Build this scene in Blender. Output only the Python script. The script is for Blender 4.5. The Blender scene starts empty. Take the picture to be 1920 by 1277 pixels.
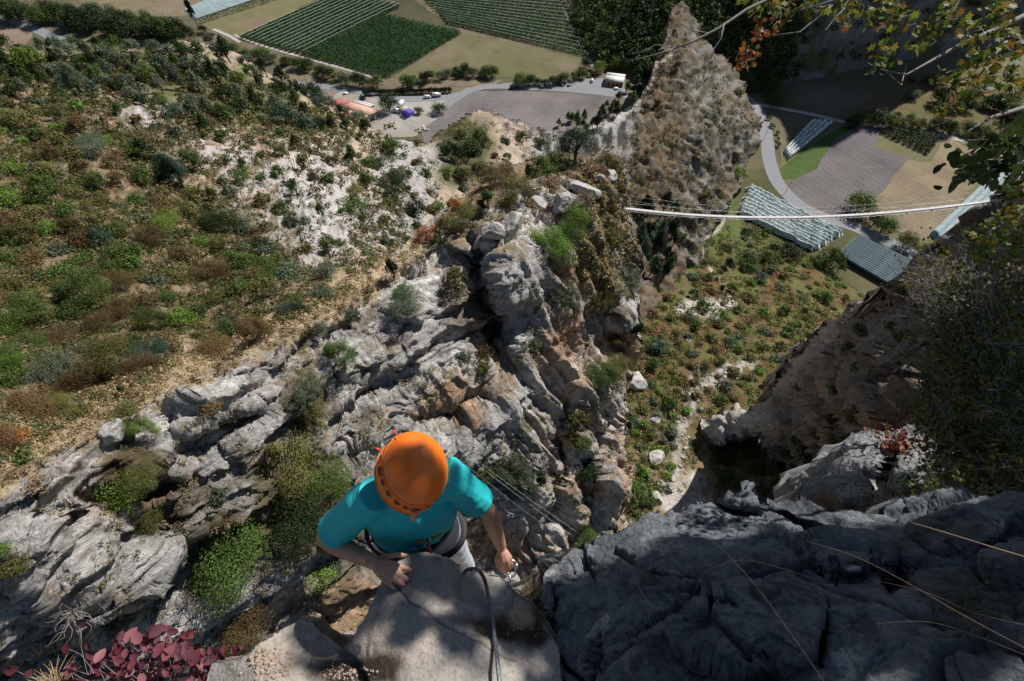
import bpy, math, random
import numpy as np
from mathutils import Vector, Matrix, Euler
from mathutils.bvhtree import BVHTree
random.seed(7); RNG = np.random.default_rng(11)
sc = bpy.context.scene
# ---------------------------------------------------------------- camera, sky, sun, exposure
FPX = 907.0; PITCH = math.radians(55)
SUN_AZ = math.radians(41); SUN_EL = math.radians(43)      # azimuth to the right of the view direction
cam = bpy.data.cameras.new('camera'); camo = bpy.data.objects.new('camera', cam); sc.collection.objects.link(camo)
cam.sensor_width = 36; cam.lens = 36*FPX/1920; cam.clip_start = 0.02; cam.clip_end = 6000
camo.location = (0,0,0); camo.rotation_euler = (math.pi/2-PITCH, 0, 0); sc.camera = camo
w = bpy.data.worlds.new('World'); sc.world = w; w.use_nodes = True
nt = w.node_tree; sky = nt.nodes.new('ShaderNodeTexSky'); sky.sky_type = 'NISHITA'; sky.sun_disc = False
sky.sun_elevation = SUN_EL; sky.sun_rotation = SUN_AZ; sky.air_density = 1.0; sky.dust_density = 0.3
nt.links.new(sky.outputs[0], nt.nodes['Background'].inputs[0]); nt.nodes['Background'].inputs[1].default_value = 0.05
sd = bpy.data.lights.new('sun', 'SUN'); sd.energy = 4.9; sd.angle = math.radians(0.53); sd.color = (1.0, 0.955, 0.90)
so = bpy.data.objects.new('sun', sd); sc.collection.objects.link(so)
SUN = Vector((math.sin(SUN_AZ)*math.cos(SUN_EL), math.cos(SUN_AZ)*math.cos(SUN_EL), math.sin(SUN_EL)))
so.rotation_euler = SUN.to_track_quat('Z', 'Y').to_euler(); so.location = (0, 0, 30)
sc.view_settings.view_transform = 'Standard'; sc.view_settings.look = 'None'
sc.view_settings.exposure = 0.42; sc.view_settings.gamma = 1.0
sc.render.engine = 'CYCLES'; sc.cycles.max_bounces = 4; sc.cycles.diffuse_bounces = 2; sc.cycles.transparent_max_bounces = 4
# ---------------------------------------------------------------- projection helpers
FW = np.array([0, math.cos(PITCH), -math.sin(PITCH)]); UPV = np.array([0, math.sin(PITCH), math.cos(PITCH)])
VZ = -220.0                                               # level of the valley floor
def ray(px, py):
    px = np.asarray(px, float); py = np.asarray(py, float)
    a = (px-960)/FPX; b = -(py-638.5)/FPX
    return FW + b[..., None]*UPV + a[..., None]*np.array([1., 0, 0])
def P(px, py, t): return ray(px, py)*np.asarray(t, float)[..., None]
def G(px, py, z=VZ):
    d = ray(px, py); return d*(z/d[..., 2])[..., None]
def gt(px, py, z=VZ): return float(z/ray(px, py)[2])
# ---------------------------------------------------------------- noise
def _h(i, j, k, s):
    n = (i*374761393 + j*668265263 + k*2147483647 + s*974634777) & 0xffffffff
    n = ((n ^ (n >> 13))*1274126177) & 0xffffffff
    n = ((n ^ (n >> 15))*2246822519) & 0xffffffff
    return ((n ^ (n >> 16)) & 0xffffff)/float(0xffffff)
def vnoise(p, s=0):
    f = np.floor(p); u = p-f; f = f.astype(np.int64); u = u*u*u*(u*(u*6-15)+10)
    r = 0
    for a in (0, 1):
        for b in (0, 1):
            for c in (0, 1):
                wt = (u[:, 0] if a else 1-u[:, 0])*(u[:, 1] if b else 1-u[:, 1])*(u[:, 2] if c else 1-u[:, 2])
                r = r + wt*_h(f[:, 0]+a, f[:, 1]+b, f[:, 2]+c, s)
    return r*2-1
def fbm(p, o=4, s=0, g=0.5):
    r = 0; a = 1; t = 0
    for i in range(o):
        r = r + a*vnoise(p*(2.03**i)+i*17.3, s+i); t += a; a *= g
    return r/t
def ridged(p, o=4, s=0, g=0.55):
    r = 0; a = 1; t = 0
    for i in range(o):
        r = r + a*(1-np.abs(vnoise(p*(2.03**i)+i*9.1, s+i))*2); t += a; a *= g
    return r/t
def worley(p, s=0):
    f = np.floor(p).astype(np.int64); d1 = np.full(len(p), 9.); d2 = np.full(len(p), 9.); idv = np.zeros(len(p))
    for a in (-1, 0, 1):
        for b in (-1, 0, 1):
            for c in (-1, 0, 1):
                g = f+np.array([a, b, c]); q = np.stack([g[:, 0]+_h(g[:, 0], g[:, 1], g[:, 2], s), g[:, 1]+_h(g[:, 0], g[:, 1], g[:, 2], s+1), g[:, 2]+_h(g[:, 0], g[:, 1], g[:, 2], s+2)], 1)
                d = np.sqrt(((q-p)**2).sum(1)); m = d < d1
                d2 = np.where(m, d1, np.minimum(d2, d)); idv = np.where(m, _h(g[:, 0], g[:, 1], g[:, 2], s+3), idv); d1 = np.where(m, d, d1)
    return d1, d2, idv
def facet(p, s=0, step=.5, tilt=.5):
    """blocks with sharp edges: each cell is a plane with its own height and tilt"""
    f = np.floor(p).astype(np.int64); d1 = np.full(len(p), 9.); out = np.zeros(len(p))
    for a in (-1, 0, 1):
        for b in (-1, 0, 1):
            for c in (-1, 0, 1):
                g = f+np.array([a, b, c]); h = [_h(g[:, 0], g[:, 1], g[:, 2], s+i) for i in range(7)]
                v = p-np.stack([g[:, 0]+h[0], g[:, 1]+h[1], g[:, 2]+h[2]], 1); d = (v**2).sum(1); m = d < d1
                val = (h[3]-.5)*step+((h[4]-.5)*v[:, 0]+(h[5]-.5)*v[:, 1]+(h[6]-.5)*v[:, 2])*2*tilt
                out = np.where(m, val, out); d1 = np.where(m, d, d1)
    return out
def sstep(a, b, x): t = np.clip((x-a)/(b-a), 0, 1); return t*t*(3-2*t)
def mixc(c, d, m): return c*(1-m[:, None])+np.asarray(d)*m[:, None]
ORD = ['first', 'second', 'third', 'fourth', 'fifth', 'sixth', 'seventh', 'eighth', 'ninth', 'tenth', 'eleventh', 'twelfth', 'thirteenth', 'fourteenth', 'fifteenth', 'sixteenth', 'seventeenth', 'eighteenth', 'nineteenth', 'twentieth']+['twenty-'+x for x in ('first', 'second', 'third', 'fourth', 'fifth', 'sixth', 'seventh', 'eighth', 'ninth')]+['thirtieth']+['thirty-'+x for x in ('first', 'second', 'third', 'fourth', 'fifth', 'sixth', 'seventh', 'eighth', 'ninth')]+['fortieth']+['forty-'+x for x in ('first', 'second', 'third', 'fourth', 'fifth', 'sixth')]
# ---------------------------------------------------------------- object helpers
COL = sc.collection
def tag(o, label=None, cat=None, group=None, kind=None):
    if label: o['label'] = label
    if cat: o['category'] = cat
    if group: o['group'] = group
    if kind: o['kind'] = kind
    return o
def mkmesh(name, V, F, mats, col=None, smooth=False, mi=None):
    V = np.asarray(V, np.float32).reshape(-1, 3); me = bpy.data.meshes.new(name)
    if isinstance(F, np.ndarray):
        n = F.shape[1]; tot = np.full(len(F), n, np.int32); flat = F.astype(np.int32).ravel()
    else:
        tot = np.array([len(f) for f in F], np.int32); flat = np.fromiter((i for f in F for i in f), np.int32)
    me.vertices.add(len(V)); me.vertices.foreach_set('co', V.ravel())
    me.loops.add(len(flat)); me.loops.foreach_set('vertex_index', flat)
    me.polygons.add(len(tot)); st = np.zeros(len(tot), np.int32); st[1:] = np.cumsum(tot)[:-1]
    me.polygons.foreach_set('loop_start', st); me.polygons.foreach_set('loop_total', tot)
    for m in (mats if isinstance(mats, (list, tuple)) else [mats]): me.materials.append(m)
    if mi is not None: me.polygons.foreach_set('material_index', np.asarray(mi, np.int32))
    if smooth: me.polygons.foreach_set('use_smooth', np.ones(len(tot), bool))
    if col is not None:
        a = me.color_attributes.new('Col', 'FLOAT_COLOR', 'POINT')
        c = np.ones((len(V), 4), np.float32); c[:, :np.shape(col)[1]] = col; a.data.foreach_set('color', c.ravel())
    me.update(calc_edges=True); me.validate(); return me
def mk(name, V, F, mats, parent=None, origin=None, **k):
    V = np.asarray(V, float).reshape(-1, 3)
    if origin is not None: V = V-np.asarray(origin)
    o = bpy.data.objects.new(name, mkmesh(name, V, F, mats, **k)); COL.objects.link(o)
    if parent is not None: o.parent = parent
    elif origin is not None: o.location = origin
    return o
def empty(name, loc=(0, 0, 0), rz=0):
    o = bpy.data.objects.new(name, None); COL.objects.link(o); o.location = loc; o.rotation_euler = (0, 0, rz); o.empty_display_size = 0.1; return o
def copytree(o, parent=None):
    c = o.copy(); COL.objects.link(c)
    if parent is not None: c.parent = parent
    for ch in list(o.children): copytree(ch, c)
    return c
class MB:
    def __init__(s): s.V = []; s.F = []; s.n = 0; s.m = []
    def add(s, V, F, mi=0):
        V = np.asarray(V, float).reshape(-1, 3); s.V.append(V); s.F += [tuple(int(i)+s.n for i in f) for f in F]; s.m += [mi]*len(F); s.n += len(V); return s
    def box(s, c, d, rz=0, mi=0, R=None):
        c = np.array(c); d = np.array(d)/2
        v = np.array([[x, y, z] for x in (-1, 1) for y in (-1, 1) for z in (-1, 1)])*d
        if R is None:
            R = np.array([[math.cos(rz), -math.sin(rz), 0], [math.sin(rz), math.cos(rz), 0], [0, 0, 1]])
        v = v@R.T+c
        return s.add(v, [(0, 1, 3, 2), (4, 6, 7, 5), (0, 4, 5, 1), (2, 3, 7, 6), (0, 2, 6, 4), (1, 5, 7, 3)], mi)
    def tube(s, pts, rad, n=8, cap=True, mi=0, flat=1.0, upv=None):
        pts = np.asarray(pts, float); rad = np.broadcast_to(np.asarray(rad, float), (len(pts),)) if np.ndim(rad) < 2 else np.asarray(rad)
        T = np.gradient(pts, axis=0); T /= np.linalg.norm(T, axis=1)[:, None]+1e-9
        up = np.array(upv if upv is not None else ([0, 0, 1.] if abs(T[0][2]) < .9 else [1., 0, 0]))
        V = []
        a = np.cross(T[0], up); a /= np.linalg.norm(a)
        for i in range(len(pts)):
            a = a-T[i]*a.dot(T[i]); a /= np.linalg.norm(a)+1e-9; b = np.cross(T[i], a)
            r = rad[i]; ra, rb = (r, r*flat) if np.ndim(r) == 0 else r
            for k in range(n):
                th = 2*math.pi*k/n; V.append(pts[i]+a*ra*math.cos(th)+b*rb*math.sin(th))
        F = [(i*n+k, i*n+(k+1) % n, (i+1)*n+(k+1) % n, (i+1)*n+k) for i in range(len(pts)-1) for k in range(n)]
        if cap: F += [tuple(range(n))[::-1], tuple((len(pts)-1)*n+k for k in range(n))]
        return s.add(V, F, mi)
    def ell(s, c, r, n=12, m=8, R=None, mi=0):
        V = []; F = []
        for i in range(m+1):
            ph = math.pi*i/m
            for k in range(n):
                th = 2*math.pi*k/n; V.append([math.sin(ph)*math.cos(th)*r[0], math.sin(ph)*math.sin(th)*r[1], math.cos(ph)*r[2]])
        V = np.array(V)
        if R is not None: V = V@np.asarray(R).T
        F = [(i*n+k, (i+1)*n+k, (i+1)*n+(k+1) % n, i*n+(k+1) % n) for i in range(m) for k in range(n)]
        return s.add(V+np.array(c), F, mi)
    def obj(s, name, mats, parent=None, origin=None, smooth=True):
        return mk(name, np.concatenate(s.V), s.F, mats, parent, origin, smooth=smooth, mi=s.m)
# ---------------------------------------------------------------- materials
def newmat(name):
    m = bpy.data.materials.new(name); m.use_nodes = True; n = m.node_tree; b = n.nodes['Principled BSDF']; return m, n, b
def N(n, t, **k):
    x = n.nodes.new(t)
    for a, v in k.items(): setattr(x, a, v)
    return x
def lk(n, a, b): n.links.new(a, b)
def ramp(n, fac, stops):
    r = N(n, 'ShaderNodeValToRGB'); e = r.color_ramp.elements
    while len(e) < len(stops): e.new(0.5)
    for q, (p, c) in zip(e, stops): q.position = p; q.color = (*c, 1) if len(c) == 3 else c
    lk(n, fac, r.inputs[0]); return r.outputs[0]
def mixn(n, fac, a, b, mode='MIX'):
    m = N(n, 'ShaderNodeMix', data_type='RGBA', blend_type=mode)
    if isinstance(fac, (int, float)): m.inputs[0].default_value = fac
    else: lk(n, fac, m.inputs[0])
    for s, v in ((6, a), (7, b)):
        if isinstance(v, tuple): m.inputs[s].default_value = (*v, 1)
        else: lk(n, v, m.inputs[s])
    return m.outputs[2]
def noise(n, scale, detail=6, rough=0.6, vec=None, dist=0):
    x = N(n, 'ShaderNodeTexNoise'); x.inputs['Scale'].default_value = scale; x.inputs['Detail'].default_value = detail; x.inputs['Roughness'].default_value = rough; x.inputs['Distortion'].default_value = dist
    if vec is not None: lk(n, vec, x.inputs['Vector'])
    return x.outputs[0]
def bump(n, b, h, strength, dist):
    u = N(n, 'ShaderNodeBump'); u.inputs['Strength'].default_value = strength; u.inputs['Distance'].default_value = dist
    lk(n, h, u.inputs['Height']); lk(n, u.outputs[0], b.inputs['Normal']); return u
def simple(name, c, rough=0.6, metal=0, nscale=None, var=0.15, spec=0.5):
    m, n, b = newmat(name); b.inputs['Roughness'].default_value = rough; b.inputs['Metallic'].default_value = metal; b.inputs['Specular IOR Level'].default_value = spec
    tc = N(n, 'ShaderNodeTexCoord').outputs['Object']
    f = noise(n, nscale or 8, 5, .6, tc)
    lk(n, ramp(n, f, [(0.3, tuple(x*(1-var) for x in c)), (0.7, tuple(min(1, x*(1+var)) for x in c))]), b.inputs['Base Color'])
    return m
def leafmat(name, cols, rough=0.6, trans=0.25, tint=0.35):
    """leaf colour differs from leaf to leaf and from plant to plant"""
    m, n, b = newmat(name); b.inputs['Roughness'].default_value = rough; b.inputs['Specular IOR Level'].default_value = 0.12
    ri = N(n, 'ShaderNodeNewGeometry').outputs['Random Per Island']
    k = len(cols); c = ramp(n, ri, [(i/(k-1) if k > 1 else 0, x) for i, x in enumerate(cols)])
    oi = N(n, 'ShaderNodeObjectInfo').outputs['Random']
    hs = N(n, 'ShaderNodeHueSaturation'); mr = N(n, 'ShaderNodeMapRange'); mr.inputs['To Min'].default_value = 1-tint; mr.inputs['To Max'].default_value = 1+tint
    lk(n, oi, mr.inputs['Value']); lk(n, mr.outputs[0], hs.inputs['Value']); lk(n, c, hs.inputs['Color'])
    mh = N(n, 'ShaderNodeMapRange'); mh.inputs['To Min'].default_value = 0.485; mh.inputs['To Max'].default_value = 0.515
    w2 = N(n, 'ShaderNodeMath', operation='FRACT'); w3 = N(n, 'ShaderNodeMath', operation='MULTIPLY'); w3.inputs[1].default_value = 7.31
    lk(n, oi, w3.inputs[0]); lk(n, w3.outputs[0], w2.inputs[0]); lk(n, w2.outputs[0], mh.inputs['Value']); lk(n, mh.outputs[0], hs.inputs['Hue'])
    lk(n, hs.outputs[0], b.inputs['Base Color'])
    if trans:
        tr = N(n, 'ShaderNodeBsdfTranslucent'); ms = N(n, 'ShaderNodeMixShader'); ms.inputs[0].default_value = trans
        lk(n, hs.outputs[0], tr.inputs[0]); lk(n, b.outputs[0], ms.inputs[1]); lk(n, tr.outputs[0], ms.inputs[2]); lk(n, ms.outputs[0], n.nodes['Material Output'].inputs[0])
    return m
def terrmat(name, s1, s2, bstr, bdist, var=0.45, pebble=None):
    """terrain: vertex pigment broken up by two scales of noise, with bump"""
    m, n, b = newmat(name); b.inputs['Roughness'].default_value = 0.95; b.inputs['Specular IOR Level'].default_value = 0.15
    a = N(n, 'ShaderNodeAttribute', attribute_name='Col'); tc = N(n, 'ShaderNodeTexCoord').outputs['Object']
    n1 = noise(n, s1, 9, .68, tc, .6); n2 = noise(n, s2, 7, .7, tc)
    f = N(n, 'ShaderNodeMath', operation='MULTIPLY'); lk(n, n1, f.inputs[0]); lk(n, n2, f.inputs[1])
    g = ramp(n, f.outputs[0], [(0.13, (1-var,)*3), (0.25, (1, 1, 1)), (0.42, (1+var*.6,)*3)])
    c = mixn(n, 1.0, a.outputs[0], g, 'MULTIPLY')
    h = N(n, 'ShaderNodeMath', operation='ADD'); lk(n, n1, h.inputs[0]); lk(n, n2, h.inputs[1]); hh = h.outputs[0]
    if pebble:
        v = N(n, 'ShaderNodeTexVoronoi'); v.inputs['Scale'].default_value = pebble; lk(n, tc, v.inputs['Vector'])
        q = N(n, 'ShaderNodeMath', operation='SUBTRACT'); lk(n, hh, q.inputs[0]); lk(n, v.outputs[0], q.inputs[1]); hh = q.outputs[0]
        pc = ramp(n, v.outputs[0], [(0.0, (1.15,)*3), (0.45, (.95,)*3), (0.75, (.55,)*3)]); c = mixn(n, 0.7, c, pc, 'MULTIPLY')
    lk(n, c, b.inputs['Base Color']); bump(n, b, hh, bstr, bdist); return m
def stratamat(name, RDv, DNv, FNv):
    m, n, b = newmat(name); b.inputs['Roughness'].default_value = 0.95; b.inputs['Specular IOR Level'].default_value = 0.15
    a = N(n, 'ShaderNodeAttribute', attribute_name='Col'); tc = N(n, 'ShaderNodeTexCoord').outputs['Object']
    def fr(vs, sc):
        cb = N(n, 'ShaderNodeCombineXYZ')
        for i, (v, k) in enumerate(zip(vs, sc)):
            d = N(n, 'ShaderNodeVectorMath', operation='DOT_PRODUCT'); lk(n, tc, d.inputs[0]); d.inputs[1].default_value = tuple(float(x)*k for x in v); lk(n, d.outputs['Value'], cb.inputs[i])
        return cb.outputs[0]
    s1 = noise(n, 1.0, 9, .66, fr((RDv, DNv, FNv), (.22, 1.5, 1.0)), .8); s2 = noise(n, 1.0, 9, .66, fr(((1, 0, 0), (0, 1, 0), (0, 0, 1)), (1.5, 1.5, .22)), .6)
    st = N(n, 'ShaderNodeMix'); lk(n, a.outputs['Alpha'], st.inputs[0]); lk(n, s1, st.inputs[2]); lk(n, s2, st.inputs[3])
    iso = noise(n, 2.2, 10, .72, tc, .4); v = N(n, 'ShaderNodeTexVoronoi', feature='DISTANCE_TO_EDGE'); v.inputs['Scale'].default_value = 1.0; lk(n, fr((RDv, DNv, FNv), (.45, 1.3, .8)), v.inputs['Vector'])
    ck = ramp(n, v.outputs[0], [(0, (0, 0, 0)), (.035, (1, 1, 1))]); ckb = mixn(n, .12, (1., 1, 1), ck)
    f = N(n, 'ShaderNodeMath', operation='MULTIPLY'); lk(n, st.outputs[0], f.inputs[0]); lk(n, iso, f.inputs[1])
    g = ramp(n, f.outputs[0], [(0.13, (.32,)*3), (0.20, (.82,)*3), (0.27, (1.08,)*3), (0.36, (1.45,)*3)])
    lk(n, mixn(n, 1.0, mixn(n, 1.0, a.outputs[0], g, 'MULTIPLY'), ckb, 'MULTIPLY'), b.inputs['Base Color'])
    h = N(n, 'ShaderNodeMath', operation='ADD'); lk(n, st.outputs[0], h.inputs[0]); lk(n, iso, h.inputs[1]); h2 = N(n, 'ShaderNodeMath', operation='ADD'); hk = N(n, 'ShaderNodeMath', operation='MULTIPLY'); hk.inputs[1].default_value = .08; lk(n, ck, hk.inputs[0]); lk(n, h.outputs[0], h2.inputs[0]); lk(n, hk.outputs[0], h2.inputs[1])
    bump(n, b, h2.outputs[0], 1.0, .5); return m
# ---------------------------------------------------------------- sheets of terrain, given by control depths
def tps(cp):
    cp = np.array(cp, float); X = cp[:, :2]/500; y = np.log(cp[:, 2]); n = len(X)
    def K(A, B):
        r2 = ((A[:, None]-B[None])**2).sum(2); return 0.5*r2*np.log(r2+1e-9)
    M = np.zeros((n+3, n+3)); M[:n, :n] = K(X, X)+np.eye(n)*2e-4; M[:n, n] = 1; M[:n, n+1:] = X; M[n:, :n] = M[:n, n:].T
    s = np.linalg.solve(M, np.concatenate([y, [0, 0, 0]]))
    def f(px, py):
        q = np.stack([np.ravel(px), np.ravel(py)], 1)/500; out = np.empty(len(q))
        for i in range(0, len(q), 40000): out[i:i+40000] = K(q[i:i+40000], X)@s[:n]+s[n]+q[i:i+40000]@s[n+1:]
        return np.exp(out)
    return f
def inpoly(px, py, poly):
    x = np.ravel(px); y = np.ravel(py); r = np.zeros(len(x), bool); n = len(poly)
    for i in range(n):
        x1, y1 = poly[i]; x2, y2 = poly[(i+1) % n]
        if y1 == y2: continue
        c = ((y1 > y) != (y2 > y)) & (x < (x2-x1)*(y-y1)/(y2-y1)+x1); r ^= c
    return r
def segd(px, py, poly, closed=False):
    x = np.ravel(px); y = np.ravel(py); d = np.full(len(x), 1e9); n = len(poly)
    for i in range(n if closed else n-1):
        a = np.array(poly[i], float); b = np.array(poly[(i+1) % n], float); ab = b-a
        t = np.clip(((x-a[0])*ab[0]+(y-a[1])*ab[1])/(ab@ab+1e-9), 0, 1)
        d = np.minimum(d, np.hypot(x-a[0]-ab[0]*t, y-a[1]-ab[1]*t))
    return d
BV = {}
def sheet(name, poly, cps, step, disp, color, mat, skirt=(0.3, 1.0), depth=20, jag=6, jags=0.02, smooth=False, feats=(), rows=4, skn=.08):
    """a body of rock or ground: front surface inside an outline, then sides that fall away behind it"""
    poly = np.array(poly, float); x0, y0 = poly.min(0)-10; x1, y1 = poly.max(0)+10
    gx = np.arange(x0, x1+step, step); gy = np.arange(y0, y1+step, step); X, Y = np.meshgrid(gx, gy); sh = X.shape
    f = tps(cps); px, py = X.ravel(), Y.ravel(); z = np.zeros(len(px))
    q = np.stack([px*jags, py*jags, z], 1); wx = px+jag*fbm(q, 4, 3); wy = py+jag*fbm(q, 4, 9)
    inside = inpoly(wx, wy, poly); T = f(px, py)
    for (cx, cy, rx, ry, an, dt, sharp) in feats:
        a = math.radians(an); ux = ((wx-cx)*math.cos(a)+(wy-cy)*math.sin(a))/rx; uy = (-(wx-cx)*math.sin(a)+(wy-cy)*math.cos(a))/ry
        r = np.sqrt(ux*ux+uy*uy); T = T+dt*(1-sstep(1-sharp, 1+sharp*.3, r))
    Pt = P(px, py, T); g = Pt.reshape(*sh, 3)
    du = np.gradient(g, axis=1); dv = np.gradient(g, axis=0); nn = np.cross(du, dv).reshape(-1, 3); nn /= np.linalg.norm(nn, axis=1)[:, None]+1e-12
    nn = np.where((nn*Pt).sum(1)[:, None] > 0, -nn, nn)
    D = disp(Pt, px, py, nn)
    V = Pt+D if D.ndim == 2 else Pt+nn*D[:, None]
    g = V.reshape(*sh, 3); du = np.gradient(g, axis=1); dv = np.gradient(g, axis=0); n2 = np.cross(du, dv).reshape(-1, 3); n2 /= np.linalg.norm(n2, axis=1)[:, None]+1e-12
    n2 = np.where((n2*V).sum(1)[:, None] > 0, -n2, n2)
    idx = np.arange(len(px)).reshape(sh); ins = inside.reshape(sh)
    cm = (ins[:-1, :-1] & ins[1:, :-1] & ins[:-1, 1:] & ins[1:, 1:])
    F = np.stack([idx[:-1, :-1][cm], idx[1:, :-1][cm], idx[1:, 1:][cm], idx[:-1, 1:][cm]], 1)
    C = color(V, px, py, n2, D if D.ndim == 1 else np.linalg.norm(D, axis=1))
    ed = {}
    E = np.concatenate([F[:, [0, 1]], F[:, [1, 2]], F[:, [2, 3]], F[:, [3, 0]]]); key = np.sort(E, 1); kk = key[:, 0].astype(np.int64)*len(px)+key[:, 1]
    u, ui, uc = np.unique(kk, return_index=True, return_counts=True); be = E[ui[uc == 1]]
    used = np.unique(F); bvx = np.unique(be); remap = -np.ones(len(px), np.int64); remap[used] = np.arange(len(used))
    VV = [V[used]]; CC = [C[used]]; FF = [remap[F]]; base = len(used); prev = {int(b): int(remap[b]) for b in bvx}
    away = V[bvx]*np.array([1, 1, 0]); away /= np.linalg.norm(away, axis=1)[:, None]+1e-9
    for r in range(1, rows+1):
        k = (r/rows)**1.6*depth; wob = fbm(V[bvx]/(depth*.25)+r*3.1, 3, 5)*depth*skn*(r/rows)
        w3 = np.stack([fbm((V[bvx]+np.array([0, 0, -k*2]))/(depth*.22)+i*5.7, 4, 15+i) for i in range(3)], 1)*depth*skn*1.6*(r/rows)**.6
        nv = V[bvx]+away*(skirt[0]*k+wob)[:, None]-np.array([0, 0, 1])*(skirt[1]*k)+w3
        VV.append(nv); CC.append(C[bvx]); cur = {int(b): base+i for i, b in enumerate(bvx)}; base += len(bvx)
        FF.append(np.array([[prev[int(a)], prev[int(b)], cur[int(b)], cur[int(a)]] for a, b in be])); prev = cur
    V3 = np.concatenate(VV); F3 = np.concatenate(FF)
    o = mk(name, V3, F3, mat, col=np.concatenate(CC), smooth=smooth); tag(o, kind='structure')
    BV[name] = BVHTree.FromPolygons(V[used].tolist(), remap[F].tolist())
    return o
def hit(name, px, py):
    d = Vector(ray(px, py)); h = BV[name].ray_cast(Vector((0, 0, 0)), d)
    if h[0] is None: return None, None, None
    return np.array(h[0]), np.array(h[1]), h[3]/d.length
# ================================================================ THE SETTING
R1 = np.array([-20, 13, -24.]); R2 = np.array([13.6, 57, -39.]); RD = (R2-R1)/np.linalg.norm(R2-R1); FN = np.array([.73, -.475, .505]); DN = np.cross(RD, FN); DN /= np.linalg.norm(DN)
m_rock = stratamat('limestone', RD, DN, FN)
m_hill = terrmat('stony_soil', 0.35, 2.2, 1.0, 0.5, .5)
m_talus = terrmat('scrub_soil', 0.12, 0.9, 1.0, 1.0, .5)
m_near = terrmat('near_limestone', 7.0, 55.0, 1.0, 0.03, .68)
m_field = terrmat('field_soil', 0.05, 0.5, .5, .3, .28)
# base pigments (linear)
ROCK = np.array([.41, .395, .375]); PALE = np.array([.54, .52, .49]); PEACH = np.array([.42, .29, .20]); DARK = np.array([.14, .125, .11])
DRY = np.array([.36, .27, .15]); SOIL = np.array([.42, .33, .25]); PINK = np.array([.40, .31, .28]); RUST = np.array([.13, .062, .025]); OLIVE = np.array([.085, .09, .03]); GRN = np.array([.045, .075, .018]); GREY = np.array([.30, .29, .28])

# ---- valley floor: one large sheet
def build_ground():
    gx = np.concatenate([[-6000, -3000, -1500], np.linspace(-900, 900, 121), [1500, 3000, 6000]]); gy = np.concatenate([[-4000, -1500, -400], np.linspace(0, 1200, 81), [1800, 3000, 7000]])
    X, Y = np.meshgrid(gx, gy); V = np.stack([X.ravel(), Y.ravel(), np.full(X.size, VZ)], 1); n = len(gx)
    i = np.arange(X.size).reshape(X.shape); F = np.stack([i[:-1, :-1].ravel(), i[:-1, 1:].ravel(), i[1:, 1:].ravel(), i[1:, :-1].ravel()], 1)
    c = np.tile(np.array([.10, .095, .055]), (len(V), 1)); c = mixc(c, [.17, .135, .09], sstep(-.2, .4, fbm(V/70, 3, 4)))
    tag(mk('ground', V, F, m_field, col=c), kind='structure')
build_ground()
LV = [0]
def patch(name, poly, c, c2=None, scale=30, lift=None, px=True, mat=None, n=26, amp=.25):
    """a field or yard: a sheet a few centimetres above the one below"""
    LV[0] += 1; z = VZ+0.05+0.012*LV[0] if lift is None else VZ+lift
    Q = G(*np.array(poly, float).T)[:, :2] if px else np.array(poly, float)
    lo = Q.min(0); hi = Q.max(0); s = max(hi-lo)/90
    Qd = []
    for i in range(len(Q)):
        a_, b_ = Q[i], Q[(i+1) % len(Q)]; m_ = max(1, int(np.linalg.norm(b_-a_)/4)); Qd += [a_+(b_-a_)*t/m_ for t in range(m_)]
    Q = np.array(Qd); Q = Q+np.stack([fbm(np.c_[Q/14, Q[:, 0]*0], 3, 5), fbm(np.c_[Q/14, Q[:, 0]*0], 3, 6)], 1)*2.2
    # triangulated grid clipped by polygon + exact border fan via bmesh
    import bmesh
    bm = bmesh.new(); vs = [bm.verts.new((*q, z)) for q in Q]; bm.faces.new(vs)
    bmesh.ops.triangulate(bm, faces=bm.faces[:]); bmesh.ops.subdivide_edges(bm, edges=bm.edges[:], cuts=2, use_grid_fill=True)
    V = np.array([v.co[:] for v in bm.verts]); bm.verts.index_update(); F = [[v.index for v in f.verts] for f in bm.faces]; bm.free()
    f2 = np.array([.0, 0, 0]) if c2 is None else np.array(c2); cc = np.tile(np.array(c, float), (len(V), 1))
    if c2 is not None: cc = mixc(cc, f2, sstep(-amp, amp, fbm(V/scale, 3, LV[0])))
    return tag(mk(name, V, F, mat or m_field, col=cc), kind='structure')
def ribbon(name, pts, wid, mat, lift=None, px=True, c=(.3, .3, .3), kind='structure'):
    LV[0] += 1; z = VZ+0.05+0.012*LV[0] if lift is None else VZ+lift
    Q = G(*np.array(pts, float).T)[:, :2] if px else np.array(pts, float)
    # smooth (Catmull-Rom)
    R = []
    for i in range(len(Q)-1):
        p0 = Q[max(i-1, 0)]; p1 = Q[i]; p2 = Q[i+1]; p3 = Q[min(i+2, len(Q)-1)]
        for t in np.linspace(0, 1, 10, endpoint=False): R.append(.5*((2*p1)+(-p0+p2)*t+(2*p0-5*p1+4*p2-p3)*t*t+(-p0+3*p1-3*p2+p3)*t**3))
    R.append(Q[-1]); R = np.array(R); T = np.gradient(R, axis=0); T /= np.linalg.norm(T, axis=1)[:, None]; Nn = np.stack([-T[:, 1], T[:, 0]], 1)
    wv = (np.interp(np.linspace(0, 1, len(R)), np.linspace(0, 1, len(wid)), wid) if np.ndim(wid) else np.full(len(R), wid))[:, None]/2
    V = np.concatenate([np.c_[R-Nn*wv, np.full(len(R), z)], np.c_[R+Nn*wv, np.full(len(R), z)]]); k = len(R)
    F = np.array([[i, i+1, k+i+1, k+i] for i in range(k-1)])
    tag(mk(name, V, F, mat, col=np.tile(np.array(c, float), (len(V), 1))), kind=kind); return R
m_furrow, _n, _b = newmat('ploughed_soil')
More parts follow.
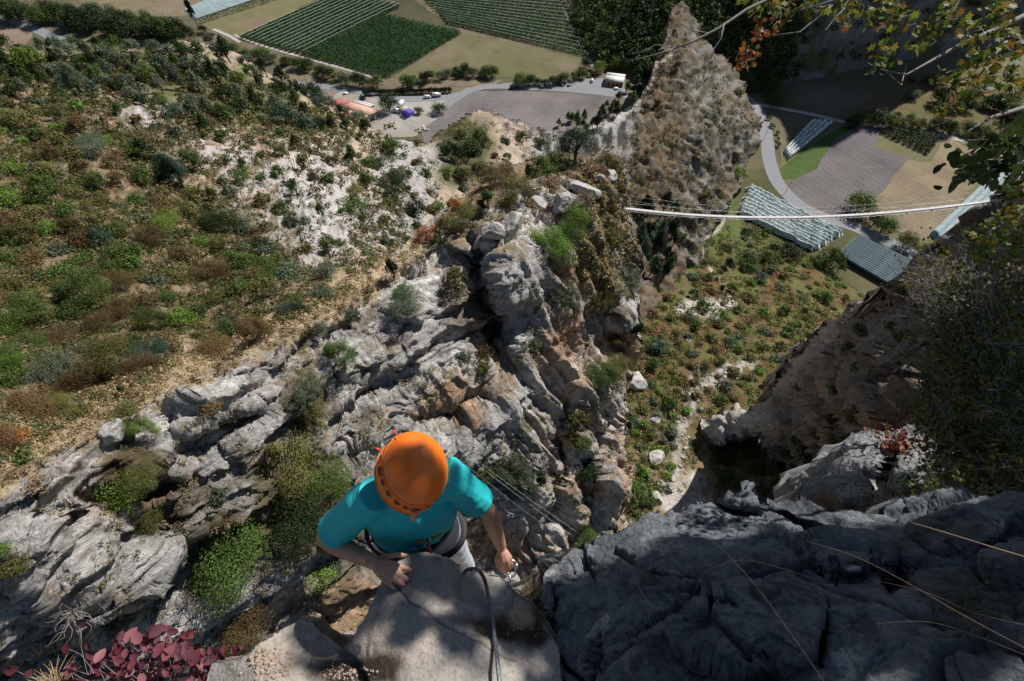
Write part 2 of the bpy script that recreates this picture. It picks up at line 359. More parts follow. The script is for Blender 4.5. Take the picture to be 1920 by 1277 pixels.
def rowmat(name, c1, c2, scale, ang, mixw=.5):
    m, n, b = newmat(name); b.inputs['Roughness'].default_value = 1; b.inputs['Specular IOR Level'].default_value = .1
    tc = N(n, 'ShaderNodeTexCoord').outputs['Object']; mp = N(n, 'ShaderNodeMapping'); mp.inputs['Rotation'].default_value = (0, 0, ang); lk(n, tc, mp.inputs[0])
    wv = N(n, 'ShaderNodeTexWave'); wv.inputs['Scale'].default_value = scale; wv.inputs['Distortion'].default_value = 2.5; wv.inputs['Detail'].default_value = 4; wv.inputs['Detail Scale'].default_value = .4; lk(n, mp.outputs[0], wv.inputs['Vector'])
    a = ramp(n, wv.outputs[0], [(0, c1), (1, c2)]); n1 = noise(n, .035, 8, .65, tc); g = ramp(n, n1, [(.3, (.72,)*3), (.5, (1, 1, 1)), (.7, (1.25,)*3)])
    n2 = noise(n, .9, 6, .7, tc); g2 = ramp(n, n2, [(.3, (.8,)*3), (.7, (1.2,)*3)])
    lk(n, mixn(n, 1, mixn(n, 1, a, g, 'MULTIPLY'), g2, 'MULTIPLY'), b.inputs['Base Color']); bump(n, b, n2, .4, .2); return m
m_asph = simple('asphalt', (.20, .205, .215), .9, nscale=.4, var=.12); m_track = simple('gravel', (.36, .34, .31), .95, nscale=.5, var=.25)
# fields of the valley
patch('field', [(-60, 25), (0, 45), (60, 62), (40, 100), (-60, 95)], (0.198, 0.145, 0.112), (0.231, 0.178, 0.133))
patch('field', [(140, -60), (420, -60), (380, 10), (355, 28), (250, 35), (190, 20), (150, 5)], (0.198, 0.158, 0.105), (0.172, 0.145, 0.084))
patch('field', [(370, 42), (545, -15), (640, -40), (700, -40), (600, 0), (445, 70), (400, 60)], (0.178, 0.139, 0.091), (0.158, 0.145, 0.070), 60)
patch('grass_verge', [(400, 62), (445, 70), (570, 106), (722, 150), (700, 166), (660, 168), (600, 150), (530, 118), (440, 88)], (0.112, 0.102, 0.056), (0.158, 0.132, 0.091), 12)
patch('field', [(512, 130), (560, 122), (640, 150), (690, 160), (690, 170), (600, 158), (520, 148)], (0.198, 0.145, 0.105), (0.172, 0.145, 0.091), 25)
patch('meadow', [(722, 148), (868, 62), (990, 88), (1095, 112), (1080, 128), (1000, 146), (930, 144), (880, 130), (800, 140)], (0.165, 0.139, 0.084), (0.125, 0.119, 0.056), 40)
patch('field', [(780, 156), (850, 148), (940, 152), (925, 160), (850, 163), (770, 168)], (0.211, 0.152, 0.112), (0.178, 0.139, 0.098), 25)
patch('ploughed_field', [(800, 210), (840, 195), (880, 172), (980, 170), (1150, 178), (1160, 195), (1140, 260), (1050, 290), (800, 290), (790, 240)], (.2, .18, .16), mat=rowmat('ploughed_earth', (.155, .14, .135), (.17, .155, .147), .07, 1.6))
patch('yard', [(610, 178), (650, 168), (770, 192), (850, 176), (872, 176), (838, 196), (815, 225), (780, 255), (700, 262), (690, 230), (640, 200)], (.33, .31, .29), (.28, .25, .21), 14)
patch('field', [(590, 162), (640, 168), (620, 190), (570, 180)], (0.218, 0.165, 0.133))
patch('meadow', [(1360, 420), (1375, 320), (1400, 215), (1440, 215), (1460, 320), (1520, 400), (1700, 470), (1760, 500), (1780, 560), (1640, 620), (1500, 560)], (0.073, 0.079, 0.032), (0.125, 0.106, 0.056), 20)
patch('meadow', [(1455, 330), (1465, 260), (1560, 225), (1690, 235), (1860, 285), (2000, 340), (1900, 400), (1780, 480), (1700, 468), (1560, 410), (1500, 380)], (0.132, 0.125, 0.063), (0.158, 0.132, 0.077), 20)
patch('green_strip', [(1462, 318), (1478, 300), (1575, 238), (1600, 240), (1565, 262), (1545, 290), (1525, 318), (1500, 335), (1468, 338)], (0.046, 0.086, 0.017), (0.066, 0.099, 0.028), 10)
patch('ploughed_field', [(1478, 345), (1528, 318), (1560, 268), (1604, 238), (1650, 240), (1640, 275), (1700, 298), (1650, 360), (1590, 402), (1560, 402), (1505, 378)], (.2, .17, .15), mat=rowmat('dark_ploughed_earth', (.125, .115, .115), (.14, .127, .125), .06, -.55))
patch('stubble_field', [(1602, 402), (1652, 360), (1702, 300), (1745, 305), (1770, 260), (1900, 290), (1870, 320), (1835, 340), (1740, 450), (1700, 440), (1650, 425)], (.36, .27, .18), mat=rowmat('stubble', (.205, .165, .108), (.235, .19, .128), .075, -.62))
patch('meadow', [(1560, 235), (1640, 180), (1690, 150), (1760, 135), (1960, 130), (2100, 200), (1960, 280), (1860, 262), (1760, 240), (1650, 230)], (0.112, 0.106, 0.038), (0.132, 0.086, 0.049), 25)
patch('orchard_ground', [(440, 74), (600, -4), (770, -4), (868, 62), (726, 150)], (0.046, 0.053, 0.021), (0.079, 0.073, 0.042), 10)
patch('orchard_ground', [(838, 46), (800, -20), (1040, -20), (1102, 110)], (0.066, 0.073, 0.035), (0.112, 0.099, 0.063), 10)
# roads, tracks
ROAD1 = ribbon('road', [(440, 130), (520, 152), (600, 162), (680, 174), (760, 186), (850, 180), (900, 165), (960, 163), (1080, 170), (1160, 179), (1230, 190)], 8, m_asph)
patch('parking', [(940, 158), (1030, 156), (1090, 146), (1140, 148), (1170, 152), (1170, 178), (1090, 172), (950, 168)], (.2, .2, .21), mat=m_asph)
ribbon('road', [(818, 212), (838, 196), (862, 180), (885, 167)], 9, m_asph)
ribbon('track', [(440, 66), (480, 82), (560, 106), (640, 128), (720, 152)], 3, m_track)
ribbon('track', [(400, 55), (430, 68), (450, 80)], 4, m_track)
ribbon('road', [(-80, 0), (0, 30), (60, 52), (110, 75), (180, 100)], 11, m_asph)
ribbon('track', [(1035, -40), (1060, 20), (1080, 70), (1100, 96), (1116, 110)], 4, m_track)
ribbon('track', [(1075, -40), (1085, 20), (1092, 55), (1108, 84), (1116, 104), (1108, 125)], 5.5, m_track)
ribbon('road', [(1380, 175), (1412, 196), (1430, 225), (1438, 265), (1442, 300), (1456, 340), (1490, 378), (1540, 406), (1600, 426), (1660, 452), (1720, 482), (1790, 515)], 10, m_asph)
ribbon('track', [(1412, 196), (1440, 200), (1520, 215), (1600, 233), (1690, 240), (1760, 255), (1820, 268), (1870, 290), (1990, 330)], 5, m_track)

# ---- mountain across the valley: wooded slope on the left, bare cliff on the right
def build_mountain():
    # foot line (world) left to right, with steepness
    foot = np.array([[-300, 1500], [20, 760], [60, 560], [74, 470], [110, 440], [170, 425], [225, 425], [270, 440], [310, 455], [350, 470], [400, 482], [440, 493], [490, 508], [620, 545], [1200, 800]], float)
    steep = np.array([.5, .5, .5, .52, .55, .62, 1.1, 2.2, 2.6, 2.8, 4.0, 4.0, 2.4, 2.0, 1.0]); cap = np.array([150, 150, 150, 150, 140, 125, 115, 120, 150, 210, 270, 285, 110, 100, 120])
    s = np.concatenate([[0], np.cumsum(np.linalg.norm(np.diff(foot, axis=0), axis=1))]); n = 260; u = np.linspace(0, s[-1], n)
    # denser sampling in view
    u = np.sort(np.concatenate([u, np.linspace(s[2], s[11], 240)])); fx = np.interp(u, s, foot[:, 0]); fy = np.interp(u, s, foot[:, 1]); st = np.interp(u, s, steep); cp = np.interp(u, s, cap)
    T = np.stack([np.gradient(fx), np.gradient(fy)], 1); k = np.ones(21)/21; T = np.stack([np.convolve(np.pad(T[:, i], 10, 'edge'), k, 'valid') for i in (0, 1)], 1); T /= np.linalg.norm(T, axis=1)[:, None]
    Nn = np.stack([-T[:, 1], T[:, 0]], 1); Nn = Nn*0.5+np.array([.25, .43]); Nn /= np.linalg.norm(Nn, axis=1)[:, None]
    r = np.concatenate([[-12], np.linspace(0, 1, 90)**1.3*420]); U, Rr = np.meshgrid(np.arange(len(u)), r)
    X = fx[U]+Nn[U, 0]*Rr; Y = fy[U]+Nn[U, 1]*Rr
    H = np.where(Rr < 0, -3, np.minimum(Rr*st[U], cp[U])); H = np.where(Rr > 0, H, H)
    p = np.stack([X.ravel(), Y.ravel(), H.ravel()], 1)
    Z = VZ+H.ravel()+(fbm(p/60, 5, 3)*14+ridged(p*np.array([1, 1, .3])/25, 4, 8)*4)*sstep(0, 40, H.ravel())
    X2 = X.ravel()+fbm(p/30, 4, 21)*6*sstep(10, 60, H.ravel()); Y2 = Y.ravel()+fbm(p/30, 4, 22)*6*sstep(10, 60, H.ravel())
    V = np.stack([X2, Y2, Z], 1); i = np.arange(X.size).reshape(X.shape); F = np.stack([i[:-1, :-1].ravel(), i[:-1, 1:].ravel(), i[1:, 1:].ravel(), i[1:, :-1].ravel()], 1)
    cl = sstep(1.0, 2.0, st[U]).ravel()
    c = np.tile(np.array([.10, .10, .045]), (len(V), 1)); c = mixc(c, [.2, .2, .2], cl*sstep(-.3, .3, fbm(p/12, 4, 5)))
    tag(mk('mountain', V, F, m_talus, col=c), kind='structure')
    print('MTN', V[:,2].max(), V[np.argmax(V[:,2])]); BV['mountain'] = BVHTree.FromPolygons(V.tolist(), F.tolist())
build_mountain()

# ---- left hillside and the rocky spur behind the pillar
def blob(px, py, lst, col, base, jit=18, seed=0, soft=.5):
    for (cx, cy, rx, ry, an) in lst:
        a = math.radians(an); ux = ((px-cx)*math.cos(a)+(py-cy)*math.sin(a))/rx; uy = (-(px-cx)*math.sin(a)+(py-cy)*math.cos(a))/ry
        base = mixc(base, col, 1-sstep(1-soft, 1+soft, np.sqrt(ux*ux+uy*uy)+.45*fbm(np.stack([px/30, py/30, px*0], 1), 4, seed)))
    return base
def disp_hill(Pt, px, py, nn):
    T = np.linalg.norm(Pt, axis=1)
    d = fbm(Pt/14, 4, 2)*2.2*np.clip(T/150, .3, 1.5)+ridged(Pt/5, 4, 6)*.5
    rocky = np.maximum.reduce([np.exp(-(((px-560)/110)**2+((py-390)/90)**2)), sstep(1130, 1230, px)*1.0, np.exp(-(((px-1000)/120)**2+((py-250)/40)**2))*.7])
    an = 1+2.0*rocky
    q = Pt*np.array([1, 1, .35]); d = d+rocky*(ridged(q/9, 5, 12)*2.6+ridged(q/2.5, 3, 15)*.6)
    rp = sstep(1200, 1300, px); d = d*(1-.6*rp)+rp*(ridged(Pt*np.array([1, 1, .22])/11, 5, 31)*4.0+ridged(Pt*np.array([1, 1, .3])/3.6, 4, 32)*1.3+facet(Pt/np.array([7, 7, 26.])+fbm(Pt/9, 3, 64)[:, None]*.5, 7, .7, .8)*1.8+fbm(Pt/1.8, 3, 33)*.5)+rocky*(1-rp)*(facet(Pt/6, 9, 1, .9)*1.6+facet(Pt/2.2, 10, 1, .9)*.5)
    return d
def col_hill(V, px, py, n, D):
    q = np.stack([px/40, py/40, px*0], 1); q2 = q*4
    c = np.tile(SOIL, (len(V), 1)); c = mixc(c, PINK, sstep(-.1, .5, fbm(q, 3, 2)))
    c = blob(px, py, [(560, 380, 110, 90, 20), (450, 300, 90, 40, 30), (600, 440, 70, 70, 0), (280, 240, 70, 50, 30), (420, 380, 60, 50, 0)], np.array([.50, .47, .45]), c, seed=3)
    c = blob(px, py, [(150, 480, 330, 240, 10), (60, 230, 170, 120, 0), (120, 640, 330, 110, -20), (300, 450, 200, 80, 10)], np.array([.25, .19, .12]), c, seed=5)
    c = blob(px, py, [(250, 130, 300, 50, 12), (480, 190, 120, 50, 20)], np.array([.15, .15, .07]), c, seed=7)
    veg = fbm(q2, 4, 11)
    c = mixc(c, RUST*1.2, sstep(.12, .3, veg)*(px < 520)*.8*sstep(120, 260, py)); c = mixc(c, OLIVE, sstep(.15, .35, fbm(q2, 4, 19))*.7*(px < 780))
    # beige dry-grass strip along the ridge
    sd_ = segd(px, py, [(-80, 950), (0, 880), (150, 800), (290, 715), (480, 640), (620, 575), (700, 530), (760, 460)])
    c = mixc(c, [.44, .34, .22], (1-sstep(25, 75, sd_+30*fbm(q*1.5, 4, 23)))*.9)
    c = blob(px, py, [(740, 300, 40, 60, 20), (770, 350, 50, 40, 0), (740, 420, 60, 60, 0), (830, 300, 40, 30, 0)], np.array([.36, .34, .33]), c, seed=31)
    c = blob(px, py, [(880, 290, 60, 70, 0), (850, 250, 40, 40, 0)], np.array([.09, .09, .04]), c, seed=33)
    # the spur: grey striped slope, brown grass rib, grey-tan cliff
    s = sstep(960, 1020, px)
    g1 = np.tile(np.array([.33, .32, .31]), (len(V), 1)); g1 = mixc(g1, [.07, .07, .06], sstep(-.05, .25, fbm(np.stack([px/9, py/22, px*0], 1), 4, 35)+.15*sstep(1130, 1200, px)))
    g2 = np.tile(np.array([.18, .145, .105]), (len(V), 1)); g2 = mixc(g2, [.18, .12, .07], sstep(-.1, .3, fbm(q2, 4, 37))); 
    g3 = np.tile(np.array([.23, .215, .19]), (len(V), 1)); g3 = mixc(g3, [.10, .09, .055], sstep(-.15, .25, fbm(q2*1.2, 4, 39))); g3 = mixc(g3, [.22, .155, .10], sstep(.25, .5, fbm(q, 3, 41))*.6)
    xr = 1150+0.0*py; g = mixc(g1, g2, sstep(1165, 1205, px+30*fbm(q, 3, 43))); g = mixc(g, g3, sstep(1255, 1290, px+30*fbm(q, 3, 45)))
    c = mixc(c, g*.85, s)
    pth = segd(px, py, [(1090, 243), (1150, 228), (1195, 195), (1222, 160), (1226, 135), (1245, 118), (1262, 105)])
    c = mixc(c, [.5, .44, .36], (1-sstep(2, 6, pth))*.9); c = mixc(c, [.5, .48, .45], (1-sstep(4, 16, pth+8*fbm(q2, 2, 3)))*(px < 1200)*.8)
    return c
HILL_POLY = [(-320, 20), (-100, 60), (0, 78), (60, 92), (180, 80), (300, 88), (400, 84), (440, 98), (500, 138), (560, 168), (620, 198), (680, 228), (720, 252), (760, 264), (800, 262), (850, 228), (900, 211), (950, 224), (1020, 242), (1100, 243), (1150, 222), (1200, 186), (1222, 140), (1232, 110), (1248, 62), (1262, 16), (1280, 2), (1298, 30), (1310, 62), (1345, 100), (1375, 140), (1400, 178), (1420, 228), (1426, 270), (1400, 300), (1382, 345), (1350, 400), (1310, 500), (1280, 520), (1200, 700), (900, 900), (500, 1100), (-320, 1100)]
HILL_CP = [(-300, 20, 130), (0, 80, 150), (200, 85, 175), (400, 85, 205), (520, 150, 215), (620, 200, 232), (700, 242, 244), (760, 268, 245), (0, 250, 95), (0, 420, 66), (0, 600, 44), (0, 760, 30), (0, 900, 24), (-300, 900, 17), (-300, 500, 40),
  (200, 200, 122), (200, 400, 72), (170, 540, 54), (200, 700, 37), (290, 730, 30.5), (400, 300, 108), (400, 500, 68), (400, 650, 44), (500, 640, 38), (600, 590, 43), (560, 400, 98), (620, 330, 120), (600, 250, 165), (480, 200, 165), (700, 520, 56), (680, 440, 88), (740, 400, 125), (760, 330, 160), (820, 340, 185), (850, 230, 258), (900, 213, 262), (900, 280, 232), (900, 400, 175), (1000, 244, 275), (1000, 330, 235), (1100, 245, 288), (1100, 330, 262), (1200, 190, 312), (1226, 135, 330), (1250, 60, 348), (1280, 8, 362), (1300, 60, 352), (1280, 140, 322), (1280, 250, 292), (1200, 300, 276), (1200, 420, 262), (1340, 100, 372), (1370, 140, 385), (1425, 240, 392), (1400, 240, 362), (1340, 240, 318), (1350, 330, 322), (1400, 300, 362), (1300, 400, 282), (1290, 490, 272), (1340, 420, 300), (700, 700, 60), (900, 700, 90), (1200, 700, 220), (500, 1000, 50), (0, 1080, 30)]
sheet('hillside', HILL_POLY, HILL_CP, 3.2, disp_hill, col_hill, m_hill, skirt=(.8, .8), depth=60, jag=9, jags=.025)

# ---- gully slope below the footbridge
def disp_tal(Pt, px, py, nn): return fbm(Pt/22, 4, 4)*2.5*sstep(0, 1, 1)+ridged(Pt/6, 4, 9)*.7
def col_tal(V, px, py, n, D):
    q = np.stack([px/40, py/40, px*0], 1); c = np.tile(np.array([.13, .10, .045]), (len(V), 1))
    c = mixc(c, [.15, .075, .04], sstep(-.05, .3, fbm(q*1.8, 4, 1))*sstep(420, 520, py)*(1-sstep(700, 800, py))*.85)
    c = mixc(c, [.12, .13, .04], sstep(.0, .35, fbm(q*2.2, 4, 3)))
    c = mixc(c, [.09, .12, .035], (1-sstep(440, 540, py))*.7)
    c = mixc(c, [.3, .22, .14], sstep(800, 930, py+40*fbm(q*2, 3, 8))*.8); c = mixc(c, [.42, .39, .35], sstep(.12, .3, fbm(q*3, 4, 9))*sstep(720, 900, py)*.6)
    scr = [[(1405, 682), (1350, 706), (1310, 728), (1290, 760), (1284, 800), (1275, 840), (1262, 890), (1250, 940)], [(1290, 745), (1320, 700)]]
    for s in scr:
        d = segd(px, py, s)+14*fbm(q*3, 3, 12); c = mixc(c, [.40, .38, .345], (1-sstep(4, 18, d))*sstep(-.35, .15, fbm(q*6, 3, 77)))
    c = blob(px, py, [(1320, 575, 45, 14, 0), (1275, 580, 12, 12, 0), (1365, 570, 18, 8, 0), (1190, 715, 25, 10, 20), (1345, 590, 20, 14, 0), (1275, 940, 40, 26, 0), (1490, 690, 22, 14, 0), (1300, 900, 22, 14, 0)], np.array([.50, .46, .41]), c, seed=6)
    d = segd(px, py, [(1375, 345), (1350, 370), (1345, 400), (1358, 412), (1345, 432), (1322, 446), (1320, 480), (1335, 505), (1355, 530), (1362, 552), (1380, 570)]); c = mixc(c, [.46, .40, .33], 1-sstep(1.6, 4, d))
    c = blob(px, py, [(1375, 370, 14, 35, 15)], np.array([.09, .15, .03]), c, seed=6)
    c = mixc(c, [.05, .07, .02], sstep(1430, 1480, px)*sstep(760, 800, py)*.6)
    return c
TAL_POLY = [(1000, 430), (1250, 330), (1300, 330), (1385, 322), (1405, 345), (1395, 370), (1378, 398), (1450, 440), (1522, 480), (1555, 500), (1580, 530), (1640, 570), (1700, 610), (1760, 620), (1900, 800), (1900, 1300), (900, 1300), (900, 700)]
TAL_CP = [(x, y, gt(x, y)+dz) for x, y, dz in [(1385, 322, 3), (1405, 345, 1.5), (1395, 370, 1), (1378, 398, 0), (1450, 440, 0), (1522, 480, 0), (1580, 530, 0), (1660, 585, 1), (1740, 610, 4)]]+[(1300, 350, 318), (1340, 420, 301), (1290, 500, 270), (1200, 500, 262), (1230, 420, 275), (1400, 500, 285), (1400, 600, 242), (1550, 620, 245), (1250, 600, 228), (1300, 700, 204), (1450, 700, 206), (1300, 800, 186), (1200, 800, 184), (1250, 940, 162), (1420, 850, 178), (1500, 900, 160), (1100, 1000, 150), (1700, 800, 190), (1400, 1250, 125), (1000, 1250, 115), (1000, 700, 195)]
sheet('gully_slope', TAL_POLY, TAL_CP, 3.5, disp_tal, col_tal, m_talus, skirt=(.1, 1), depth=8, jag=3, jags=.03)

# ---- the central rock pillar
R1 = np.array([-20, 13, -24.]); R2 = np.array([13.6, 57, -39.]); RD = (R2-R1)/np.linalg.norm(R2-R1); FN = np.array([.73, -.475, .505]); DN = np.cross(RD, FN); DN /= np.linalg.norm(DN); DN = -DN if DN[2] > 0 else DN
def saw(q, sharp=.12):
    f = q-np.floor(q); return np.where(f < 1-sharp, f/(1-sharp), (1-f)/sharp)
def disp_pil(Pt, px, py, nn):
    T = np.linalg.norm(Pt, axis=1); wv = fbm(Pt/6, 4, 3)
    right = sstep(900, 1020, px+.12*(py-600)+40*wv)
    q1 = Pt@DN+wv*2.2
    # bedding ledges, broken along their length
    al = Pt@RD; am = .45+.55*sstep(-.3, .4, fbm(np.stack([al/7, q1/2.5, al*0], 1), 3, 8))
    L = saw(q1/8.5+.15*wv, .12)*1.5*sstep(-.3, .3, fbm(Pt/14, 2, 88))+saw(q1/3.4, .1)*1.15*am+saw(q1/1.25+.25*fbm(Pt/3, 3, 5), .16)*.34*am+saw(q1/.45+fbm(Pt/1.6, 3, 55)*.35, .25)*.10
    # vertical flutes on the right
    hx = Pt@np.array([.8, .6, 0])+fbm(Pt/7, 3, 14)*1.5+Pt[:, 2]*.12; z = Pt[:, 2]
    Rr = ridged(np.stack([hx/3.4, z/22, hx*0], 1), 3, 18)*1.2+ridged(np.stack([hx/1.1, z/9, hx*0], 1), 3, 19)*.5+.2*saw(q1/4.3)
    Q = np.stack([al/3.2, q1/1.7, (Pt@FN)/2.4], 1); blk = worley(Q+wv[:, None]*.3, 4); rb = sstep(-.15, .25, fbm(Pt/8, 2, 40)); crack = -np.exp(-((blk[1]-blk[0])/.05)**2)*.25*rb+(blk[2]-.5)*.55
    b2 = worley(np.stack([al/1.1, q1/.55, (Pt@FN)/.8], 1)+fbm(Pt*1.5, 2, 7)[:, None]*.3, 9); crack2 = (b2[2]-.5)*.17
    Qf = np.stack([al/4.2, q1/1.9, (Pt@FN)/3], 1)+wv[:, None]*.25; fc = facet(Qf, 61, .9, .8)*.75+facet(np.stack([al/1.5, q1/.75, (Pt@FN)/1.2], 1)+fbm(Pt/2, 2, 66)[:, None]*.3, 71, .8, .8)*.26+facet(Pt/.45, 81, .8, .7)*.07
    fr_ = facet(np.stack([hx/2.2, z/6, (Pt@FN)/3], 1)+wv[:, None]*.2, 91, .9, .8)*.7+facet(Pt/.9, 93, .8, .8)*.16
    d = L*(1-right)*.8+Rr*right*1.35+fc*(1-.9*right)+fr_*right+.5*crack*(1-.6*right)+crack2*(1-.8*right)+ridged(Pt/3, 4, 30)*.22*(1-.7*right)+fbm(Pt/.7, 4, 31)*.08
    band = segd(px, py, [(-80, 950), (0, 885), (290, 722), (620, 575), (760, 460), (860, 385), (960, 325), (1100, 290)])
    return d*(.12+.88*sstep(10, 60, band))
def col_pil(V, px, py, n, D):
    q = np.stack([px/40, py/40, px*0], 1); c = np.tile(ROCK, (len(V), 1)); c = mixc(c, PALE, sstep(-.1, .4, fbm(V/3, 4, 2)))
    cb_ = segd(px, py, [(150, 850), (290, 765), (500, 665), (700, 570), (860, 470), (1000, 400)])+20*fbm(q, 3, 90); c = mixc(c, PALE*1.08, 1-sstep(20, 70, cb_)); c = mixc(c, [.27, .25, .235], sstep(.05, .4, fbm(V/np.array([1.6, 1.6, 3]), 4, 4))*.8); c = mixc(c, [.17, .16, .15], sstep(.25, .5, fbm(V*np.array([1.6, 1.6, .5]), 4, 44))*.6)  # strong sunlight on the crest is painted in as a paler band
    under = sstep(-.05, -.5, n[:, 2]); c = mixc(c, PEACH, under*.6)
    c = blob(px, py, [(905, 600, 34, 100, -12), (820, 745, 60, 25, -30), (240, 930, 110, 30, -15), (870, 765, 60, 30, -30), (920, 1010, 90, 50, 20), (1040, 640, 40, 60, 20), (640, 1130, 70, 60, -30)], np.array([.40, .27, .18]), c, seed=13)
    right = sstep(980, 1100, px+.12*(py-700)+60*fbm(V/6, 3, 3))*sstep(560, 700, py)
    c = mixc(c, [.50, .355, .24], right*.9*sstep(-.35, .15, fbm(V*np.array([.5, .5, .12]), 4, 6)))
    c = mixc(c, [.60, .56, .5], right*sstep(.1, .4, fbm(V/2.2, 4, 26))*.7)
    # dry grass and scrub on ledges
    led = sstep(.62, .85, n[:, 2])*sstep(.05, .35, fbm(V/2.5, 4, 33)); c = mixc(c, DRY*.8, led*.8)
    c = mixc(c, [.13, .10, .05], sstep(.28, .5, fbm(V/4, 4, 63)+.1*sstep(0, 1, n[:, 2]))*.7)
    c = blob(px, py, [(560, 950, 120, 90, 0), (240, 880, 60, 60, 0), (430, 1000, 90, 60, 0), (560, 740, 50, 50, 0)], np.array([.14, .11, .06]), c, seed=15)
    band = segd(px, py, [(-80, 950), (0, 885), (290, 722), (480, 640), (620, 575), (760, 460)])+26*fbm(q*1.5, 4, 23)
    c = mixc(c, [.44, .34, .22], 1-sstep(22, 50, band))
    A4 = sstep(900, 1020, px+.12*(py-600)+40*fbm(V/6, 4, 3))
    c = blob(px, py, [(1000, 320, 110, 22, -20), (880, 385, 70, 30, -30), (1120, 330, 60, 28, 0), (1130, 420, 40, 60, 20), (1100, 500, 50, 50, 0)], np.array([.27, .2, .11]), c, seed=17)
    return np.c_[c, A4]
PIL_POLY = [(-320, 1080), (-60, 925), (0, 893), (150, 822), (290, 738), (500, 640), (640, 570), (705, 528), (760, 462), (795, 415), (870, 368), (905, 332), (960, 308), (1060, 280), (1110, 288), (1150, 284), (1172, 330), (1184, 400), (1190, 440), (1196, 490), (1204, 570), (1195, 625), (1172, 690), (1155, 800), (1168, 930), (1140, 990), (1120, 1060), (1120, 1420), (-320, 1420)]
PIL_CP = [(-300, 1060, 18.5), (0, 895, 23), (150, 825, 25), (290, 742, 28.5), (500, 645, 34), (640, 575, 38.5), (705, 535, 42), (760, 480, 46), (800, 425, 52), (870, 372, 58), (905, 338, 61), (960, 312, 64), (1060, 285, 66), (1150, 288, 67), (1180, 390, 63),
  (870, 440, 48.5), (940, 400, 52), (1000, 375, 55), (1080, 340, 59), (1150, 330, 61), (1196, 480, 62), (1204, 570, 62), (1185, 660, 62), (1155, 800, 61), (1168, 930, 58),
  (0, 1000, 22.5), (0, 1200, 23), (-300, 1300, 19), (200, 1000, 25), (200, 1200, 26.5), (400, 850, 29), (400, 1000, 30), (400, 1200, 31.5), (550, 800, 34), (600, 1000, 36), (600, 1200, 37), (700, 700, 40), (750, 850, 41), (800, 1000, 44), (800, 600, 43.5), (880, 560, 47.5), (940, 470, 47), (960, 560, 47), (1000, 640, 49), (900, 700, 45.5), (900, 850, 46), (950, 1000, 50), (1050, 900, 53), (1050, 780, 51), (1080, 600, 53.5), (1040, 480, 51), (1120, 500, 57), (1130, 700, 57), (1120, 900, 55.5), (1100, 1000, 57), (1000, 1200, 56), (1100, 1400, 60), (600, 1400, 40), (0, 1400, 25)]
PIL_F = [(905, 560, 34, 120, -12, 3.2, .35), (925, 640, 45, 90, -10, 2.2, .5), (960, 520, 50, 60, -35, -1.7, .3), (895, 460, 36, 34, 0, -1.2, .35), (590, 640, 95, 22, -24, .9, .35), (240, 925, 120, 32, -14, 1.3, .4), (390, 870, 60, 40, -30, .8, .5), (850, 770, 110, 26, -20, 1.3, .4), (1110, 620, 30, 70, 28, 1.8, .5), (1150, 640, 45, 26, -40, 1.6, .5), (90, 1050, 100, 50, 25, -1.0, .25), (720, 930, 90, 70, 0, .8, .6), (420, 760, 110, 30, -25, -.6, .3), (1090, 740, 24, 60, 10, -1.2, .4), (1040, 860, 20, 140, 12, 2.4, .5), (985, 930, 22, 110, 20, -1.3, .4), (1105, 900, 18, 110, 8, 2.0, .5), (1140, 860, 16, 120, 2, -1.0, .4), (950, 1040, 60, 60, 0, 1.8, .6), (690, 680, 60, 26, -20, -.7, .3), (800, 860, 90, 30, -18, -.9, .3), (560, 1160, 80, 60, -20, 1.4, .5), (350, 1060, 150, 60, -35, 1.5, .45), (410, 815, 130, 26, -28, 1.3, .35), (300, 1000, 60, 60, 0, 1.0, .5), (110, 1230, 140, 40, -20, 1.2, .4), (620, 860, 100, 22, -25, 1.0, .35), (700, 740, 120, 18, -22, .9, .35)]
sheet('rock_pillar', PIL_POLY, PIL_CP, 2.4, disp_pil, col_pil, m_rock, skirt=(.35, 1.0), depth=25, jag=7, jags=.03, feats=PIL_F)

# ---- shaded cliff on the right, where the footbridge ends
def disp_rc(Pt, px, py, nn):
    q1 = Pt@DN+fbm(Pt/6, 4, 3)*1.5; b = worley(Pt/5+fbm(Pt/4, 3, 2)[:, None]*.4, 14)
    return ridged(Pt*np.array([1, 1, .6])/9, 5, 20)*1.5+saw(q1/3.5)*.9+facet(Pt/np.array([4, 4, 6.]), 5, 1, .9)*2.0+facet(Pt/1.5, 6, 1, .9)*.5+(b[2]-.5)*.6-np.exp(-((b[1]-b[0])/.06)**2)*.5+fbm(Pt/1, 4, 8)*.25
def col_rc(V, px, py, n, D):
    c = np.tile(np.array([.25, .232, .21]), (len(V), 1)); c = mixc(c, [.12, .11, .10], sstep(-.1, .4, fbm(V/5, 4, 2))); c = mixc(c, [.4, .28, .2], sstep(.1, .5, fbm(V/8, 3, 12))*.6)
    c = mixc(c, [.5, .47, .44], (1-sstep(1400, 1480, px))*.9); e = segd(px, py, [(1310, 795), (1450, 725), (1580, 600), (1700, 520)]); c = mixc(c, [.42, .39, .35], 1-sstep(8, 40, e)); return c  # pale tip and upper rim have their sunlight painted into the colour
RC_POLY = [(2300, 260), (1960, 300), (1925, 330), (1885, 388), (1860, 398), (1820, 415), (1790, 445), (1765, 478), (1700, 520), (1640, 568), (1580, 598), (1520, 650), (1450, 725), (1438, 748), (1380, 768), (1312, 795), (1318, 822), (1328, 835), (1400, 815), (1440, 812), (1452, 870), (1462, 960), (1560, 1120), (2300, 1120)]
